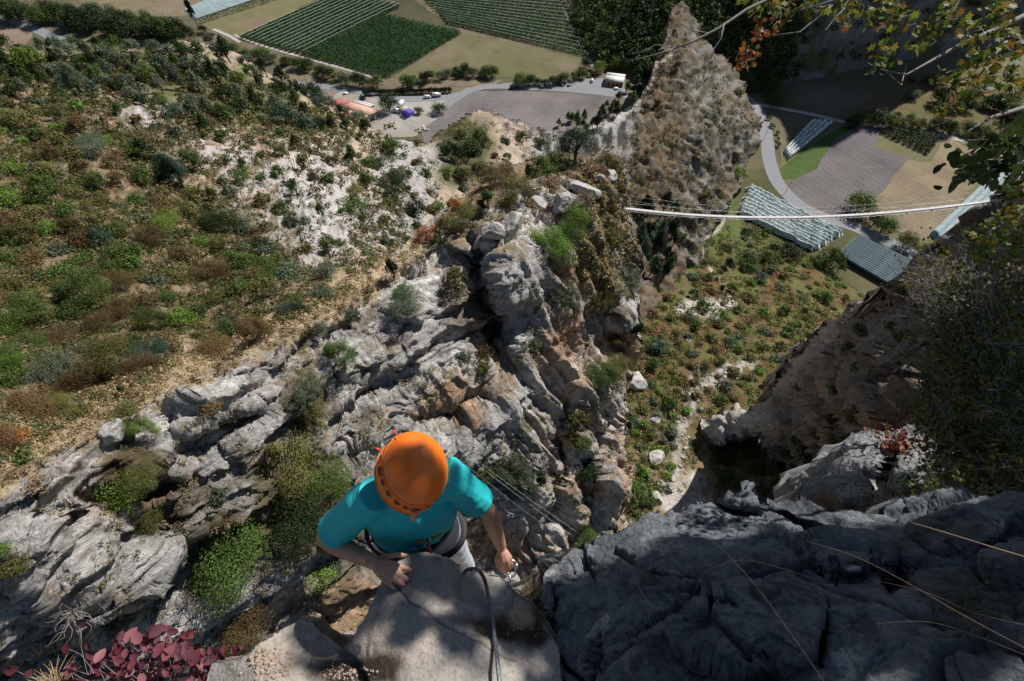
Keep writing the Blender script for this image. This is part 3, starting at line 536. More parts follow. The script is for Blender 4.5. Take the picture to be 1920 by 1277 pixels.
RC_CP = [(1312, 795, 186), (1328, 832, 180), (1400, 790, 172), (1450, 730, 158), (1450, 800, 150), (1580, 600, 112), (1700, 520, 84), (1790, 445, 68), (1885, 390, 60), (1920, 330, 60), (2200, 300, 50), (1480, 870, 166), (1500, 950, 150), (1500, 760, 140), (1640, 700, 72), (1800, 700, 45.5), (1650, 800, 62), (1540, 850, 125), (1590, 900, 95), (1580, 720, 86), (1760, 580, 64), (1760, 1000, 34), (1900, 600, 41), (1900, 900, 32), (1600, 1000, 80), (2200, 900, 22)]
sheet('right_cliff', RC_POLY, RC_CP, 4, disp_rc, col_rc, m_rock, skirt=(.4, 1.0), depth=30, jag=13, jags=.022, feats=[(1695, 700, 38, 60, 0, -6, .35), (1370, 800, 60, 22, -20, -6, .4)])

# ---- ledges in the foreground
def disp_near(s=1.0, a=1.0):
    def f(Pt, px, py, nn):
        w_ = fbm(Pt*2/s, 3, 3)
        b = worley(Pt*np.array([2.2, 2.2, 2.8])/s+w_[:, None]*.8, 24); b2 = worley(Pt*7/s+fbm(Pt*5, 3, 2)[:, None]*.6, 34); b3 = worley(Pt*30+w_[:, None], 44)
        sl = Pt@np.array([.55, -.3, -.78])+.05*w_
        fr2 = facet(Pt*np.array([3.2, 3.2, 4])/s+w_[:, None]*.35, 41, .8, .6)
        return a*((b[2]-.5)*.085-np.exp(-((b[1]-b[0])/.04)**2)*.05*sstep(-.25, .15, fbm(Pt*2, 2, 77))+fr2*.022+(b2[2]-.5)*.012-np.exp(-((b2[1]-b2[0])/.06)**2)*.010*sstep(-.1, .2, fbm(Pt*4, 2, 78))+facet(Pt*13+w_[:, None], 45, .6, .8)*.007+facet(Pt*34, 46, .6, .8)*.0028+ridged(Pt*2.5, 4, 20)*.018+ridged(Pt*28, 3, 47)*.003+saw(sl/.16, .15)*.018*sstep(-.2, .3, fbm(Pt*3, 2, 50)))
    return f
def col_near(base, dark, warm=None):
    def f(V, px, py, n, D):
        c = np.tile(np.array(base, float), (len(V), 1)); c = mixc(c, dark, sstep(-.05, .4, fbm(V*5, 5, 2))*.8); c = mixc(c, [.55, .54, .52], sstep(.42, .52, fbm(V*7, 4, 62))*.75)
        if warm: c = mixc(c, warm, sstep(.05, .4, fbm(V*4, 4, 72))*.6)
        c = mixc(c, [.035, .03, .025], sstep(.3, .45, fbm(V*11, 4, 82))*.5)
        return c
    return f
def disp_slab(Pt, px, py, nn):
    crk = segd(px+6*fbm(np.stack([px/25, py/25, px*0], 1), 3, 2), py, [(744, 1100), (770, 1130), (812, 1160), (850, 1182), (905, 1207), (925, 1222), (965, 1240)])
    c2 = segd(px+5*fbm(np.stack([px/12, py/12, px*0], 1), 3, 5), py, [(866, 1070), (862, 1100), (865, 1125), (905, 1128), (920, 1130)])
    c3 = segd(px, py, [(640, 1228), (665, 1245), (685, 1285)])
    holl = np.exp(-(((px-945)/55)**2+((py-1165)/30)**2))
    d = fbm(Pt*3, 4, 3)*.02+ridged(Pt*9, 4, 20)*.005+fbm(Pt*45, 4, 9)*.0032-np.exp(-(crk/1.5)**2)*.009-np.exp(-(c2/1.6)**2)*.006-np.exp(-(c3/7)**2)*.03-holl*.035
    b3 = worley(Pt*38, 44); d = d-np.exp(-(b3[0]/.22)**2)*.003*sstep(-.1, .3, fbm(Pt*6, 2, 6)); return d
def col_slab(V, px, py, n, D):
    c = np.tile(np.array([.34, .315, .285]), (len(V), 1)); c = mixc(c, [.25, .235, .22], sstep(-.2, .4, fbm(V*6, 5, 2))*.7); c = mixc(c, [.40, .33, .27], sstep(0, .4, fbm(V*4, 4, 72))*.5)
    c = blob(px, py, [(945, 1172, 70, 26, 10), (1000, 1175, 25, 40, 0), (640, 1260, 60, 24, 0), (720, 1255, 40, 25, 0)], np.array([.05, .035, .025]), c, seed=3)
    c = blob(px, py, [(975, 1148, 24, 14, 30)], np.array([.42, .28, .21]), c, seed=4); c = mixc(c, [.13, .12, .11], sstep(.3, .45, fbm(V*14, 4, 82))*.5); return c
SL_POLY = [(470, 1225), (480, 1212), (520, 1185), (560, 1160), (585, 1166), (600, 1180), (640, 1215), (655, 1206), (668, 1180), (690, 1148), (706, 1110), (722, 1078), (742, 1058), (768, 1042), (800, 1036), (835, 1048), (866, 1064), (885, 1074), (905, 1075), (918, 1084), (935, 1084), (955, 1100), (966, 1116), (992, 1128), (1012, 1150), (1030, 1180), (1050, 1220), (1060, 1450), (330, 1450), (388, 1262), (398, 1244)]
SL_CP = [(480, 1215, 1.50), (560, 1162, 1.6), (600, 1200, 1.56), (640, 1222, 1.53), (400, 1260, 1.5), (500, 1270, 1.42), (722, 1080, 1.58), (770, 1044, 1.64), (835, 1050, 1.68), (740, 1100, 1.56), (800, 1100, 1.55), (870, 1075, 1.68), (935, 1090, 1.72), (960, 1120, 1.66), (1005, 1140, 1.6), (1000, 1200, 1.5), (900, 1180, 1.46), (800, 1180, 1.43), (690, 1160, 1.5), (660, 1210, 1.48), (700, 1270, 1.36), (850, 1270, 1.34), (1000, 1280, 1.4), (600, 1440, 1.2), (1000, 1440, 1.2)]
m_slab = terrmat('slab_limestone', 12.0, 90.0, .8, .01, .38)
sheet('rock_ledge', SL_POLY, SL_CP, 1.8, disp_slab, col_slab, m_slab, skirt=(.10, 1), depth=2.6, jag=3, jags=.06, rows=14, skn=.025)
NR_POLY = [(1012, 1450), (1012, 1290), (1030, 1200), (1018, 1140), (1016, 1085), (1040, 1052), (1080, 1030), (1130, 1008), (1170, 990), (1225, 962), (1270, 960), (1320, 955), (1346, 938), (1372, 928), (1402, 925), (1418, 945), (1450, 945), (1500, 938), (1560, 962), (1640, 965), (1690, 940), (1760, 926), (1840, 920), (1940, 925), (2300, 960), (2300, 1450)]
NR_CP = [(1020, 1100, 1.75), (1045, 1055, 1.9), (1100, 1022, 1.95), (1170, 992, 2.0), (1260, 962, 2.05), (1400, 935, 2.15), (1500, 950, 2.05), (1640, 968, 1.95), (1840, 925, 1.8), (2200, 960, 1.4), (1150, 1080, 1.72), (1080, 1180, 1.56), (1060, 1280, 1.45), (1250, 1050, 1.68), (1300, 1150, 1.45), (1200, 1240, 1.34), (1450, 1050, 1.6), (1500, 1180, 1.32), (1650, 1070, 1.5), (1700, 1200, 1.2), (1850, 1080, 1.35), (1880, 1230, 1.05), (1300, 1400, 1.15), (1900, 1420, .9)]
NR_F = [(1440, 970, 120, 16, 12, .12, .5), (1330, 1130, 60, 14, 10, .10, .5), (1545, 1190, 16, 60, 10, .2, .5), (1250, 1170, 100, 12, -30, .07, .5), (1130, 1240, 20, 50, 15, .12, .5), (1040, 1150, 14, 60, 0, .1, .6), (1410, 1180, 150, 90, 0, -.06, .2), (1580, 1040, 70, 40, 0, -.08, .25), (1385, 940, 34, 18, 0, -.1, .3), (1680, 1080, 20, 40, 20, .2, .6), (1800, 990, 100, 50, 0, -.06, .3)]
sheet('dark_rock', NR_POLY, NR_CP, 2.4, disp_near(1.0, 1.0), col_near([.21, .225, .24], [.10, .11, .12]), m_near, skirt=(.15, 1), depth=3, jag=7, jags=.03, feats=NR_F, rows=7)  # grey limestone; the blue skylight of its shade is put into the colour
MR_POLY = [(1480, 1000), (1498, 930), (1530, 905), (1565, 895), (1580, 850), (1600, 822), (1650, 815), (1700, 800), (1760, 820), (1840, 850), (2100, 850), (2100, 1100), (1480, 1100)]
MR_CP = [(1500, 940, 3.3), (1560, 900, 3.5), (1600, 825, 4.3), (1700, 805, 4.4), (1650, 880, 3.5), (1700, 920, 3.1), (1620, 950, 2.9), (1800, 860, 3.5), (2000, 860, 3.2), (1600, 1080, 2.5), (2000, 1080, 2.3)]
sheet('middle_rock', MR_POLY, MR_CP, 3, disp_near(2.2, 2.4), col_near([.30, .30, .30], [.15, .15, .15]), m_near, skirt=(.1, 1), depth=1.6, jag=9, jags=.03, rows=12, skn=.08, feats=[(1650, 900, 16, 80, 25, .5, .6), (1740, 880, 20, 70, 40, .4, .5)])
# ================================================================ PLANTS
LM = {
 'green': leafmat('green_leaves', [(.04, .07, .016), (.07, .115, .025), (.11, .15, .04)]),
 'bright': leafmat('bright_green_leaves', [(.08, .15, .02), (.13, .22, .035), (.2, .28, .06)], tint=.2),
 'olive': leafmat('olive_leaves', [(.075, .085, .022), (.13, .135, .04), (.18, .17, .06)]),
 'grey': leafmat('grey_green_leaves', [(.07, .095, .06), (.12, .15, .09), (.17, .19, .13)]),
 'dark': leafmat('dark_green_needles', [(.014, .03, .010), (.028, .05, .016), (.05, .07, .025)]),
 'blue': leafmat('blue_green_leaves', [(.04, .075, .05), (.07, .12, .075), (.1, .15, .1)]),
 'orch': leafmat('orchard_leaves', [(.016, .06, .014), (.026, .09, .02), (.04, .12, .03)], tint=.1),
 'rust': leafmat('rusty_leaves', [(.09, .05, .022), (.13, .075, .035), (.16, .12, .05), (.10, .10, .035)]),
 'red': leafmat('orange_red_leaves', [(.22, .06, .02), (.32, .10, .03), (.20, .12, .04)]),
 'dry': leafmat('dry_grass', [(.25, .18, .09), (.36, .27, .15), (.20, .15, .08)], trans=.1),
 'twig': leafmat('dead_twigs', [(.16, .14, .125), (.24, .21, .19)], trans=0),
}
m_bark = simple('bark', (.11, .085, .065), .9, nscale=6, var=.35)
def orient(nrm, rnd):
    """rotation matrices whose z is nrm, with a random spin"""
    nrm = nrm/(np.linalg.norm(nrm, axis=1)[:, None]+1e-9); t = rnd.normal(size=nrm.shape); t -= nrm*(t*nrm).sum(1)[:, None]; t /= np.linalg.norm(t, axis=1)[:, None]+1e-9
    return np.stack([t, np.cross(nrm, t), nrm], 2)
def leaves(cent, nrm, size, rnd, tv=None, tf=None, R=None):
    if tv is None: tv = np.array([[-.5, 0, 0], [0, -.3, .06], [.5, 0, 0], [0, .3, .06]]); tf = [(0, 1, 2, 3)]
    tv = np.asarray(tv, float)
    if R is None: R = orient(nrm, rnd)
    size = np.broadcast_to(np.asarray(size, float), (len(cent),))
    V = np.einsum('nij,kj->nki', R, tv)*size[:, None, None]+cent[:, None]; K = len(tv)
    if len(set(map(len, tf))) == 1:
        F = (np.array(tf)[None]+(np.arange(len(cent))*K)[:, None, None]).reshape(-1, len(tf[0]))
    else: F = [tuple(i+b*K for i in f) for b in range(len(cent)) for f in tf]
    return V.reshape(-1, 3), F
def crown_pts(n, rnd, nclump=16, rx=.5, rz=.42, flat=.0, spread=.5, tall=None):
    c = rnd.normal(size=(nclump, 3)); c /= np.linalg.norm(c, axis=1)[:, None]; c[:, 2] = np.abs(c[:, 2])*1.2-.25; rr = rnd.uniform(.45, .82, nclump)[:, None]
    c = c*rr*np.array([rx, rx, rz]); cr = rnd.uniform(.11, .30, nclump)*(rx/.5)
    k = rnd.integers(0, nclump, n); d = rnd.normal(size=(n, 3)); d /= np.linalg.norm(d, axis=1)[:, None]
    rad = cr[k]*(rnd.uniform(.35, 1.15, n)**.5); p = c[k]+d*rad[:, None]*np.array([1, 1, .85])
    nr = d+rnd.normal(size=(n, 3))*spread+np.array([0, 0, .4]); p[:, 2] += rz
    if tall is not None: # conical plants
        h = np.clip(p[:, 2]/(2*rz), 0, 1); p[:, :2] *= (1.15-h*tall)[:, None]
    return p, nr
SH = {}
def shape(kind, lod, var):
    key = (kind, lod, var)
    if key in SH: return SH[key]
    rnd = np.random.default_rng(abs(hash(key[0]+str(lod)+str(var))) % 1 + {'round': 1, 'spiky': 2, 'tall': 3, 'cone': 4, 'tree': 5, 'flat': 6}[kind]*100+lod*10+var)
    n = [11000, 1700, 420][lod]; ls = [.023, .06, .13][lod]
    if kind == 'round': p, nr = crown_pts(n, rnd, 20)
    elif kind == 'flat': p, nr = crown_pts(n, rnd, 18, .5, .24)
    elif kind == 'tree': p, nr = crown_pts(int(n*1.3), rnd, 30, .52, .46); p[:, 2] += -.02
    elif kind == 'tall': p, nr = crown_pts(int(n*.8), rnd, 20, .26, .5, tall=.5)
    elif kind == 'cone': p, nr = crown_pts(int(n*.9), rnd, 24, .42, .62, tall=.85)
    else: # twiggy bush: leaves along rays
        m = 70; d = rnd.normal(size=(m, 3)); d[:, 2] = np.abs(d[:, 2])+.2; d /= np.linalg.norm(d, axis=1)[:, None]; k = rnd.integers(0, m, n); s = rnd.uniform(.25, 1, n)**.7
        L = rnd.uniform(.35, .55, m); p = d[k]*(s*L[k])[:, None]+rnd.normal(size=(n, 3))*.025; nr = rnd.normal(size=(n, 3))+np.array([0, 0, .3]); p[:, 2] *= .95
    V, F = leaves(p, nr, ls*rnd.uniform(.6, 1.35, len(p)), rnd)
    me = mkmesh('foliage', V, F, LM['green'])
    b = MB(); zt = {'round': .6, 'flat': .3, 'tree': .9, 'tall': .85, 'cone': 1.1, 'spiky': .4}[kind]; hw = .3 if kind in ('round', 'tree', 'flat') else .12
    if kind in ('tree', 'tall', 'cone'):
        b.tube([[0, 0, -.15], [.01, 0, .15], [-.01, .01, .4], [0, 0, zt]], [.045, .034, .024, .008], 6)
    for i in range(7 if kind != 'spiky' else 16):
        a = rnd.uniform(0, 6.28); z0 = rnd.uniform(.15, .4) if kind in ('tree', 'tall', 'cone') else -.1
        e = np.array([math.cos(a)*hw*rnd.uniform(.6, 1.3), math.sin(a)*hw*rnd.uniform(.6, 1.3), z0+zt*rnd.uniform(.4, .7)]); s0 = np.array([0, 0, z0]); mid = (s0+e)/2+rnd.normal(size=3)*.04
        b.tube([s0, mid, e], [.016, .011, .004], 5)
    ms = mkmesh('trunk', np.concatenate(b.V), b.F, m_bark, smooth=True)
    SH[key] = (me, ms); return SH[key]
PL = {}
def plant(loc, w, pxw, kind, leaf, label, group=None, cat=None, name=None, sz=1.0, tilt=None, parts=None):
    lod = 0 if pxw > 62 else (1 if pxw > 20 else 2); var = random.randint(0, 2); tree = kind in ('tree', 'tall', 'cone')
    me, ms = shape(kind, lod, var); name = name or {'tree': 'tree', 'tall': 'juniper', 'cone': 'pine_tree'}.get(kind, 'shrub'); cat = cat or ('tree' if tree else 'shrub')
    full = parts if parts is not None else pxw > 24
    if full:
        o = empty(name, loc, random.uniform(0, 6.28)); f = bpy.data.objects.new('crown' if tree else 'foliage', me); COL.objects.link(f); f.parent = o
        s = bpy.data.objects.new('trunk' if tree else 'stem', ms); COL.objects.link(s); s.parent = o
    else:
        o = bpy.data.objects.new(name, me); COL.objects.link(o); o.location = loc; o.rotation_euler = (0, 0, random.uniform(0, 6.28)); f = o
    f.material_slots[0].link = 'OBJECT'; f.material_slots[0].material = LM[leaf]
    o.scale = (w*random.uniform(.95, 1.2), w*random.uniform(.68, 1.1), w*sz*random.uniform(.75, 1.1))
    if tilt is not None: o.rotation_euler = (tilt[0], tilt[1], o.rotation_euler[2])
    tag(o, label, cat, group); return o
def on(layer, px, py, w, kind, leaf, label, group=None, sink=.12, **k):
    if layer == 'g':
        L = G(px, py); t = gt(px, py); n = np.array([0, 0, 1.])
    else:
        L, n, t = hit(layer, px, py)
        if L is None: return None
    if layer == 'rock_pillar': w = w*1.12; W = w*t/FPX; vd = -P(px, py, 1.); vd /= np.linalg.norm(vd); L = L+n*W*.12+vd*W*.12-np.array([0, 0, W*sink*.9])
    else: W = w*t/FPX; L = L-np.array([0, 0, W*sink])
    return plant(L, W, w, kind, leaf, label, group, **k)
# --- shrubs on the pillar: px, py (base), width, kind, foliage, label
for (x, y, w, k, lf, lab) in [
 (268, 812, 62, 'round', 'bright', 'bright green shrub beside the round grey boulder on the pillar edge'),
 (225, 905, 112, 'round', 'bright', 'large yellow-green shrub hanging over the rock edge at left'),
 (262, 900, 70, 'flat', 'olive', 'olive lower half of the shrubs under the left pillar edge'),
 (270, 985, 58, 'flat', 'olive', 'small olive shrub below the large yellow-green one on the left rock'),
 (402, 925, 48, 'spiky', 'grey', 'small grey-green bush in the middle of the left rock face'),
 (440, 1030, 150, 'round', 'green', 'widest green bush on the rock face, left of the climber'),
 (405, 1005, 90, 'spiky', 'grey', 'twiggy grey-green bush against the widest green bush'),
 (560, 890, 120, 'round', 'olive', 'broad olive bush on the rock face above and left of the climber'),
 (610, 900, 90, 'round', 'green', 'leafy green bush closest to the climber\'s helmet on the left'),
 (545, 960, 120, 'round', 'dark', 'dark green bush left of the climber\'s shoulder'),
 (520, 850, 55, 'tall', 'olive', 'slim olive bush rising above the broad olive bush'),
 (560, 725, 80, 'spiky', 'grey', 'grey-green twiggy bush in the cleft below the ridge crest'),
 (575, 775, 78, 'spiky', 'olive', 'dull olive bush hanging below the grey-green twiggy bush'),
 (643, 675, 62, 'round', 'green', 'compact dark green shrub on the sunlit rock under the ridge'),
 (735, 520, 48, 'tall', 'dark', 'upright dark juniper on the ridge crest'),
 (712, 515, 26, 'tall', 'green', 'thin juniper beside the upright dark juniper'),
 (762, 590, 66, 'round', 'grey', 'drooping grey-green bush hanging from the ridge crest'),
 (750, 545, 50, 'spiky', 'green', 'green bush at the foot of the upright juniper'),
 (1022, 468, 78, 'round', 'bright', 'bright yellow-green bush on top of the pillar'),
 (1072, 432, 76, 'round', 'bright', 'fresh green bush behind the yellow-green one on the pillar top'),
 (900, 665, 55, 'spiky', 'rust', 'reddish brown dry bush in the dark cleft of the pillar'),
 (905, 690, 40, 'spiky', 'olive', 'olive bush just under the reddish dry bush in the cleft'),
 (950, 870, 90, 'spiky', 'grey', 'grey-green bush to the right of the climber\'s helmet'),
 (905, 885, 60, 'spiky', 'olive', 'low olive bush between the helmet and the grey-green bush'),
 (985, 905, 50, 'flat', 'grey', 'pale bush below the grey-green bush right of the helmet'),
 (1010, 900, 45, 'tall', 'dark', 'small dark bush in the vertical crack right of the climber'),
 (1120, 705, 62, 'round', 'green', 'green bush tucked under the overhang at the pillar\'s right side'),
 (1165, 655, 58, 'round', 'rust', 'brown bush on the ledge at the pillar\'s right edge'),
 (1186, 630, 48, 'tall', 'dark', 'dark green bush sticking out from the pillar\'s right edge'),
 (1140, 700, 60, 'flat', 'olive', 'ivy-like olive mat hanging from the right ledge'),
 (1085, 780, 46, 'spiky', 'olive', 'yellowish bush on the peach-coloured wall'),
 (1095, 885, 44, 'round', 'dark', 'dark bush in the right crack of the peach wall'),
 (1088, 830, 40, 'round', 'green', 'small green bush above the dark bush in the right crack'),
 (1105, 1015, 60, 'flat', 'green', 'green bush just over the edge of the dark foreground rock'),
 (600, 1078, 44, 'flat', 'bright', 'light green tuft below the climber\'s elbow'),
 (628, 1060, 30, 'spiky', 'grey', 'grey tuft next to the climber\'s elbow'),
 (450, 1180, 92, 'round', 'rust', 'rusty olive bush above the red-leaved plant'),
 (430, 1215, 70, 'spiky', 'olive', 'olive bush behind the red-leaved plant'),
 (385, 1088, 50, 'flat', 'green', 'low green tuft under the widest bush'),
 (210, 1170, 60, 'spiky', 'grey', 'bare greyish bush on the rock at lower left'),
 (30, 1060, 50, 'flat', 'olive', 'olive cushion at the left picture edge'),
 (10, 1030, 30, 'round', 'bright', 'green cushion at the very left edge of the rock face'),
 (655, 590, 40, 'spiky', 'grey', 'thin grey bush at the foot of the ridge crest slab'),
 (600, 615, 28, 'flat', 'grey', 'tiny grey cushion on the ridge crest'),
 (60, 910, 50, 'spiky', 'dry', 'dry brown bush at the left end of the ridge'),
 (150, 800, 40, 'flat', 'olive', 'low olive cushion on the grassy ridge'),
 (245, 775, 40, 'flat', 'olive', 'grass-green cushion behind the round boulder'),
 (395, 770, 40, 'flat', 'rust', 'brown cushion on the pale rock left of the cleft'),
 (1000, 640, 36, 'spiky', 'grey', 'small bush on the block beside the shaded cave'),
 (1170, 520, 60, 'spiky', 'grey', 'grey bush high on the right edge of the pillar'),
 (1120, 560, 70, 'spiky', 'olive', 'straggly olive bush on the upper wall of the pillar'),
 (1060, 545, 60, 'spiky', 'grey', 'straggly grey bush under the yellow-green bush'),
 (1140, 440, 54, 'spiky', 'olive', 'olive bush near the footbridge anchor'),
 (855, 530, 50, 'flat', 'olive', 'olive patch left of the shaded cave'),
 (870, 670, 36, 'spiky', 'grey', 'grey tuft left of the reddish dry bush'),
 # back of the crest
 (1080, 298, 60, 'tree', 'dark', 'round dark pine standing on the far end of the pillar'),
 (1045, 315, 44, 'round', 'green', 'green bush left of the round pine'),
 (1012, 330, 52, 'round', 'green', 'dark green bush third from the round pine'),
 (990, 335, 30, 'tall', 'dark', 'narrow dark bush on the crest beside the orange bushes'),
 (940, 345, 74, 'round', 'rust', 'orange-brown bush on the crest behind the pillar'),
 (960, 372, 62, 'round', 'olive', 'olive-orange bush in front of the orange-brown bush'),
 (890, 400, 60, 'spiky', 'grey', 'grey-green bush behind the blocky pillar head'),
 (918, 392, 44, 'tall', 'green', 'upright green juniper behind the pillar head'),
 (905, 400, 34, 'tall', 'dark', 'slim dark juniper touching the upright green juniper'),
 (868, 420, 64, 'round', 'olive', 'olive bush at the back edge of the crest'),
 (835, 440, 50, 'round', 'rust', 'brownish bush between the olive and the orange-red bushes'),
 (800, 448, 46, 'round', 'red', 'orange-red bush on the left back edge of the crest'),
 (822, 462, 34, 'tall', 'green', 'green juniper beside the orange-red bush'),
 (855, 390, 30, 'flat', 'red', 'small red bush above the olive bush'),
 (1180, 355, 64, 'round', 'grey', 'grey-green bush above the footbridge end'),
 (1155, 350, 40, 'spiky', 'rust', 'brown bush left of the grey-green bush at the footbridge end'),
 (1120, 320, 40, 'spiky', 'dry', 'straw-coloured tuft among the stones of the crest'),
 (1145, 312, 36, 'flat', 'olive', 'olive cushion at the far tip of the pillar'),
 (985, 385, 44, 'spiky', 'dry', 'dry grassy tuft on the crest above the blocks'),
 (1035, 345, 44, 'spiky', 'dry', 'pale dry tuft between the crest bushes')]:
    sink = .3 if k in ('round', 'spiky') else .12
    on('rock_pillar', x, y, w, k, lf, lab, sink=sink)
# --- shrubs of the left hillside that stand out
LAND = []
for (x, y, w, k, lf, lab) in [
 (172, 565, 100, 'round', 'green', 'broad rounded green shrub in the middle of the left hillside'),
 (48, 612, 105, 'round', 'green', 'large dark green shrub near the left edge of the hillside'),
 (195, 460, 62, 'round', 'blue', 'single blue-green shrub above the broad rounded one'),
 (345, 352, 78, 'cone', 'blue', 'bushy pine in the upper middle of the left hillside'),
 (322, 340, 60, 'round', 'dark', 'dark shrub leaning on the bushy pine'),
 (412, 430, 74, 'round', 'dark', 'dark green bush left of the white rock outcrop'),
 (462, 432, 40, 'round', 'grey', 'grey-green bush between the dark bush and the white outcrop'),
 (186, 292, 68, 'round', 'grey', 'grey-green pine below the bare gully on the upper left'),
 (272, 296, 62, 'round', 'dark', 'dark juniper cluster above the bushy pine'),
 (345, 612, 58, 'round', 'bright', 'bright green shrub above the grassy ridge'),
 (385, 630, 50, 'round', 'olive', 'olive shrub touching the bright green one'),
 (432, 630, 58, 'round', 'green', 'dark green shrub nearest to the grassy ridge'),
 (215, 690, 92, 'round', 'olive', 'olive shrub left of the blue-green one at the foot of the hillside'),
 (298, 676, 72, 'round', 'blue', 'blue-green shrub at the foot of the hillside'),
 (80, 715, 95, 'spiky', 'grey', 'grey twiggy shrub near the left edge at the foot of the hillside'),
 (22, 700, 70, 'round', 'bright', 'lime green shrub at the left edge above the ridge'),
 (35, 865, 62, 'spiky', 'green', 'dark green shrub under the red bush at far left'),
 (30, 835, 60, 'round', 'red', 'reddish shrub at the left end of the ridge'),
 (235, 735, 30, 'tall', 'green', 'small upright green shrub on the dry grass'),
 (20, 390, 60, 'round', 'bright', 'yellow-green bush on the upper left edge of the hillside'),
 (90, 360, 62, 'round', 'green', 'green bush right of the yellow-green edge bush'),
 (30, 455, 52, 'round', 'green', 'mid-green bush at the left edge of the hillside'),
 (250, 500, 48, 'round', 'bright', 'fresh green bush right of the single blue-green shrub'),
 (265, 525, 40, 'round', 'olive', 'olive bush under the fresh green bush'),
 (495, 470, 44, 'round', 'dark', 'dark bush at the lower left of the white outcrop'),
 (505, 515, 78, 'flat', 'green', 'spreading green bush under the white outcrop'),
 (545, 520, 60, 'flat', 'grey', 'spreading grey bush under the white outcrop'),
 (465, 495, 34, 'round', 'bright', 'pale green bush left of the spreading green bush'),
 (538, 350, 24, 'round', 'dark', 'small dark bush on top of the white outcrop'),
 (535, 400, 44, 'round', 'green', 'green bush in the middle of the white outcrop'),
 (550, 425, 36, 'round', 'dark', 'dark bush under the green bush on the outcrop'),
 (456, 338, 42, 'round', 'green', 'green bush on the pale slope left of the outcrop'),
 (668, 400, 48, 'round', 'green', 'green bush on the slope right of the white outcrop'),
 (735, 355, 66, 'round', 'dark', 'dark green bush at the head of the gully'),
 (700, 318, 50, 'round', 'green', 'green bush above the dark bush of the gully'),
 (735, 375, 44, 'round', 'dark', 'lowest dark bush of the group in the gully'),
 (782, 405, 50, 'round', 'dark', 'dark bush on the far side of the gully'),
 (822, 405, 46, 'round', 'green', 'green bush on the far side of the gully'),
 (665, 365, 34, 'round', 'olive', 'olive bush at the upper end of the white outcrop'),
 (735, 290, 40, 'round', 'green', 'green bush at the col above the gully'),
 (560, 585, 36, 'flat', 'dark', 'dark flat bush at the upper end of the dry grass'),
 (545, 580, 34, 'flat', 'olive', 'olive flat bush at the upper end of the dry grass'),
 (155, 175, 66, 'cone', 'grey', 'grey-green pine on the upper left slope'),
 (60, 130, 60, 'round', 'bright', 'yellowish pine at the upper left corner of the hillside'),
 (880, 285, 62, 'flat', 'dark', 'dark thicket on the round knoll behind the pillar'),
 (905, 325, 56, 'flat', 'dark', 'lower dark bush on the round knoll'),
 (865, 258, 34, 'round', 'olive', 'brownish bush on top of the round knoll'),
 (850, 300, 50, 'round', 'dark', 'dark bush on the left flank of the round knoll'),
 (900, 268, 44, 'round', 'green', 'green bush just under the top of the knoll'),
 (870, 340, 46, 'round', 'olive', 'olive bush at the foot of the round knoll'),
 (840, 330, 40, 'round', 'green', 'green bush at the left foot of the knoll'),
 (1400, 325, 46, 'tree', 'green', 'round green tree between the spur and the road'),
 (1385, 330, 30, 'round', 'bright', 'bright bush beside the round tree at the foot of the spur'),
 (1240, 104, 18, 'round', 'dark', 'small dark bush by the path below the peak')]:
    on('hillside', x, y, w, k, lf, lab, sink=.12); LAND.append((x, y-w*.35, ' '.join(lab.replace(',', '').split()[:11])))
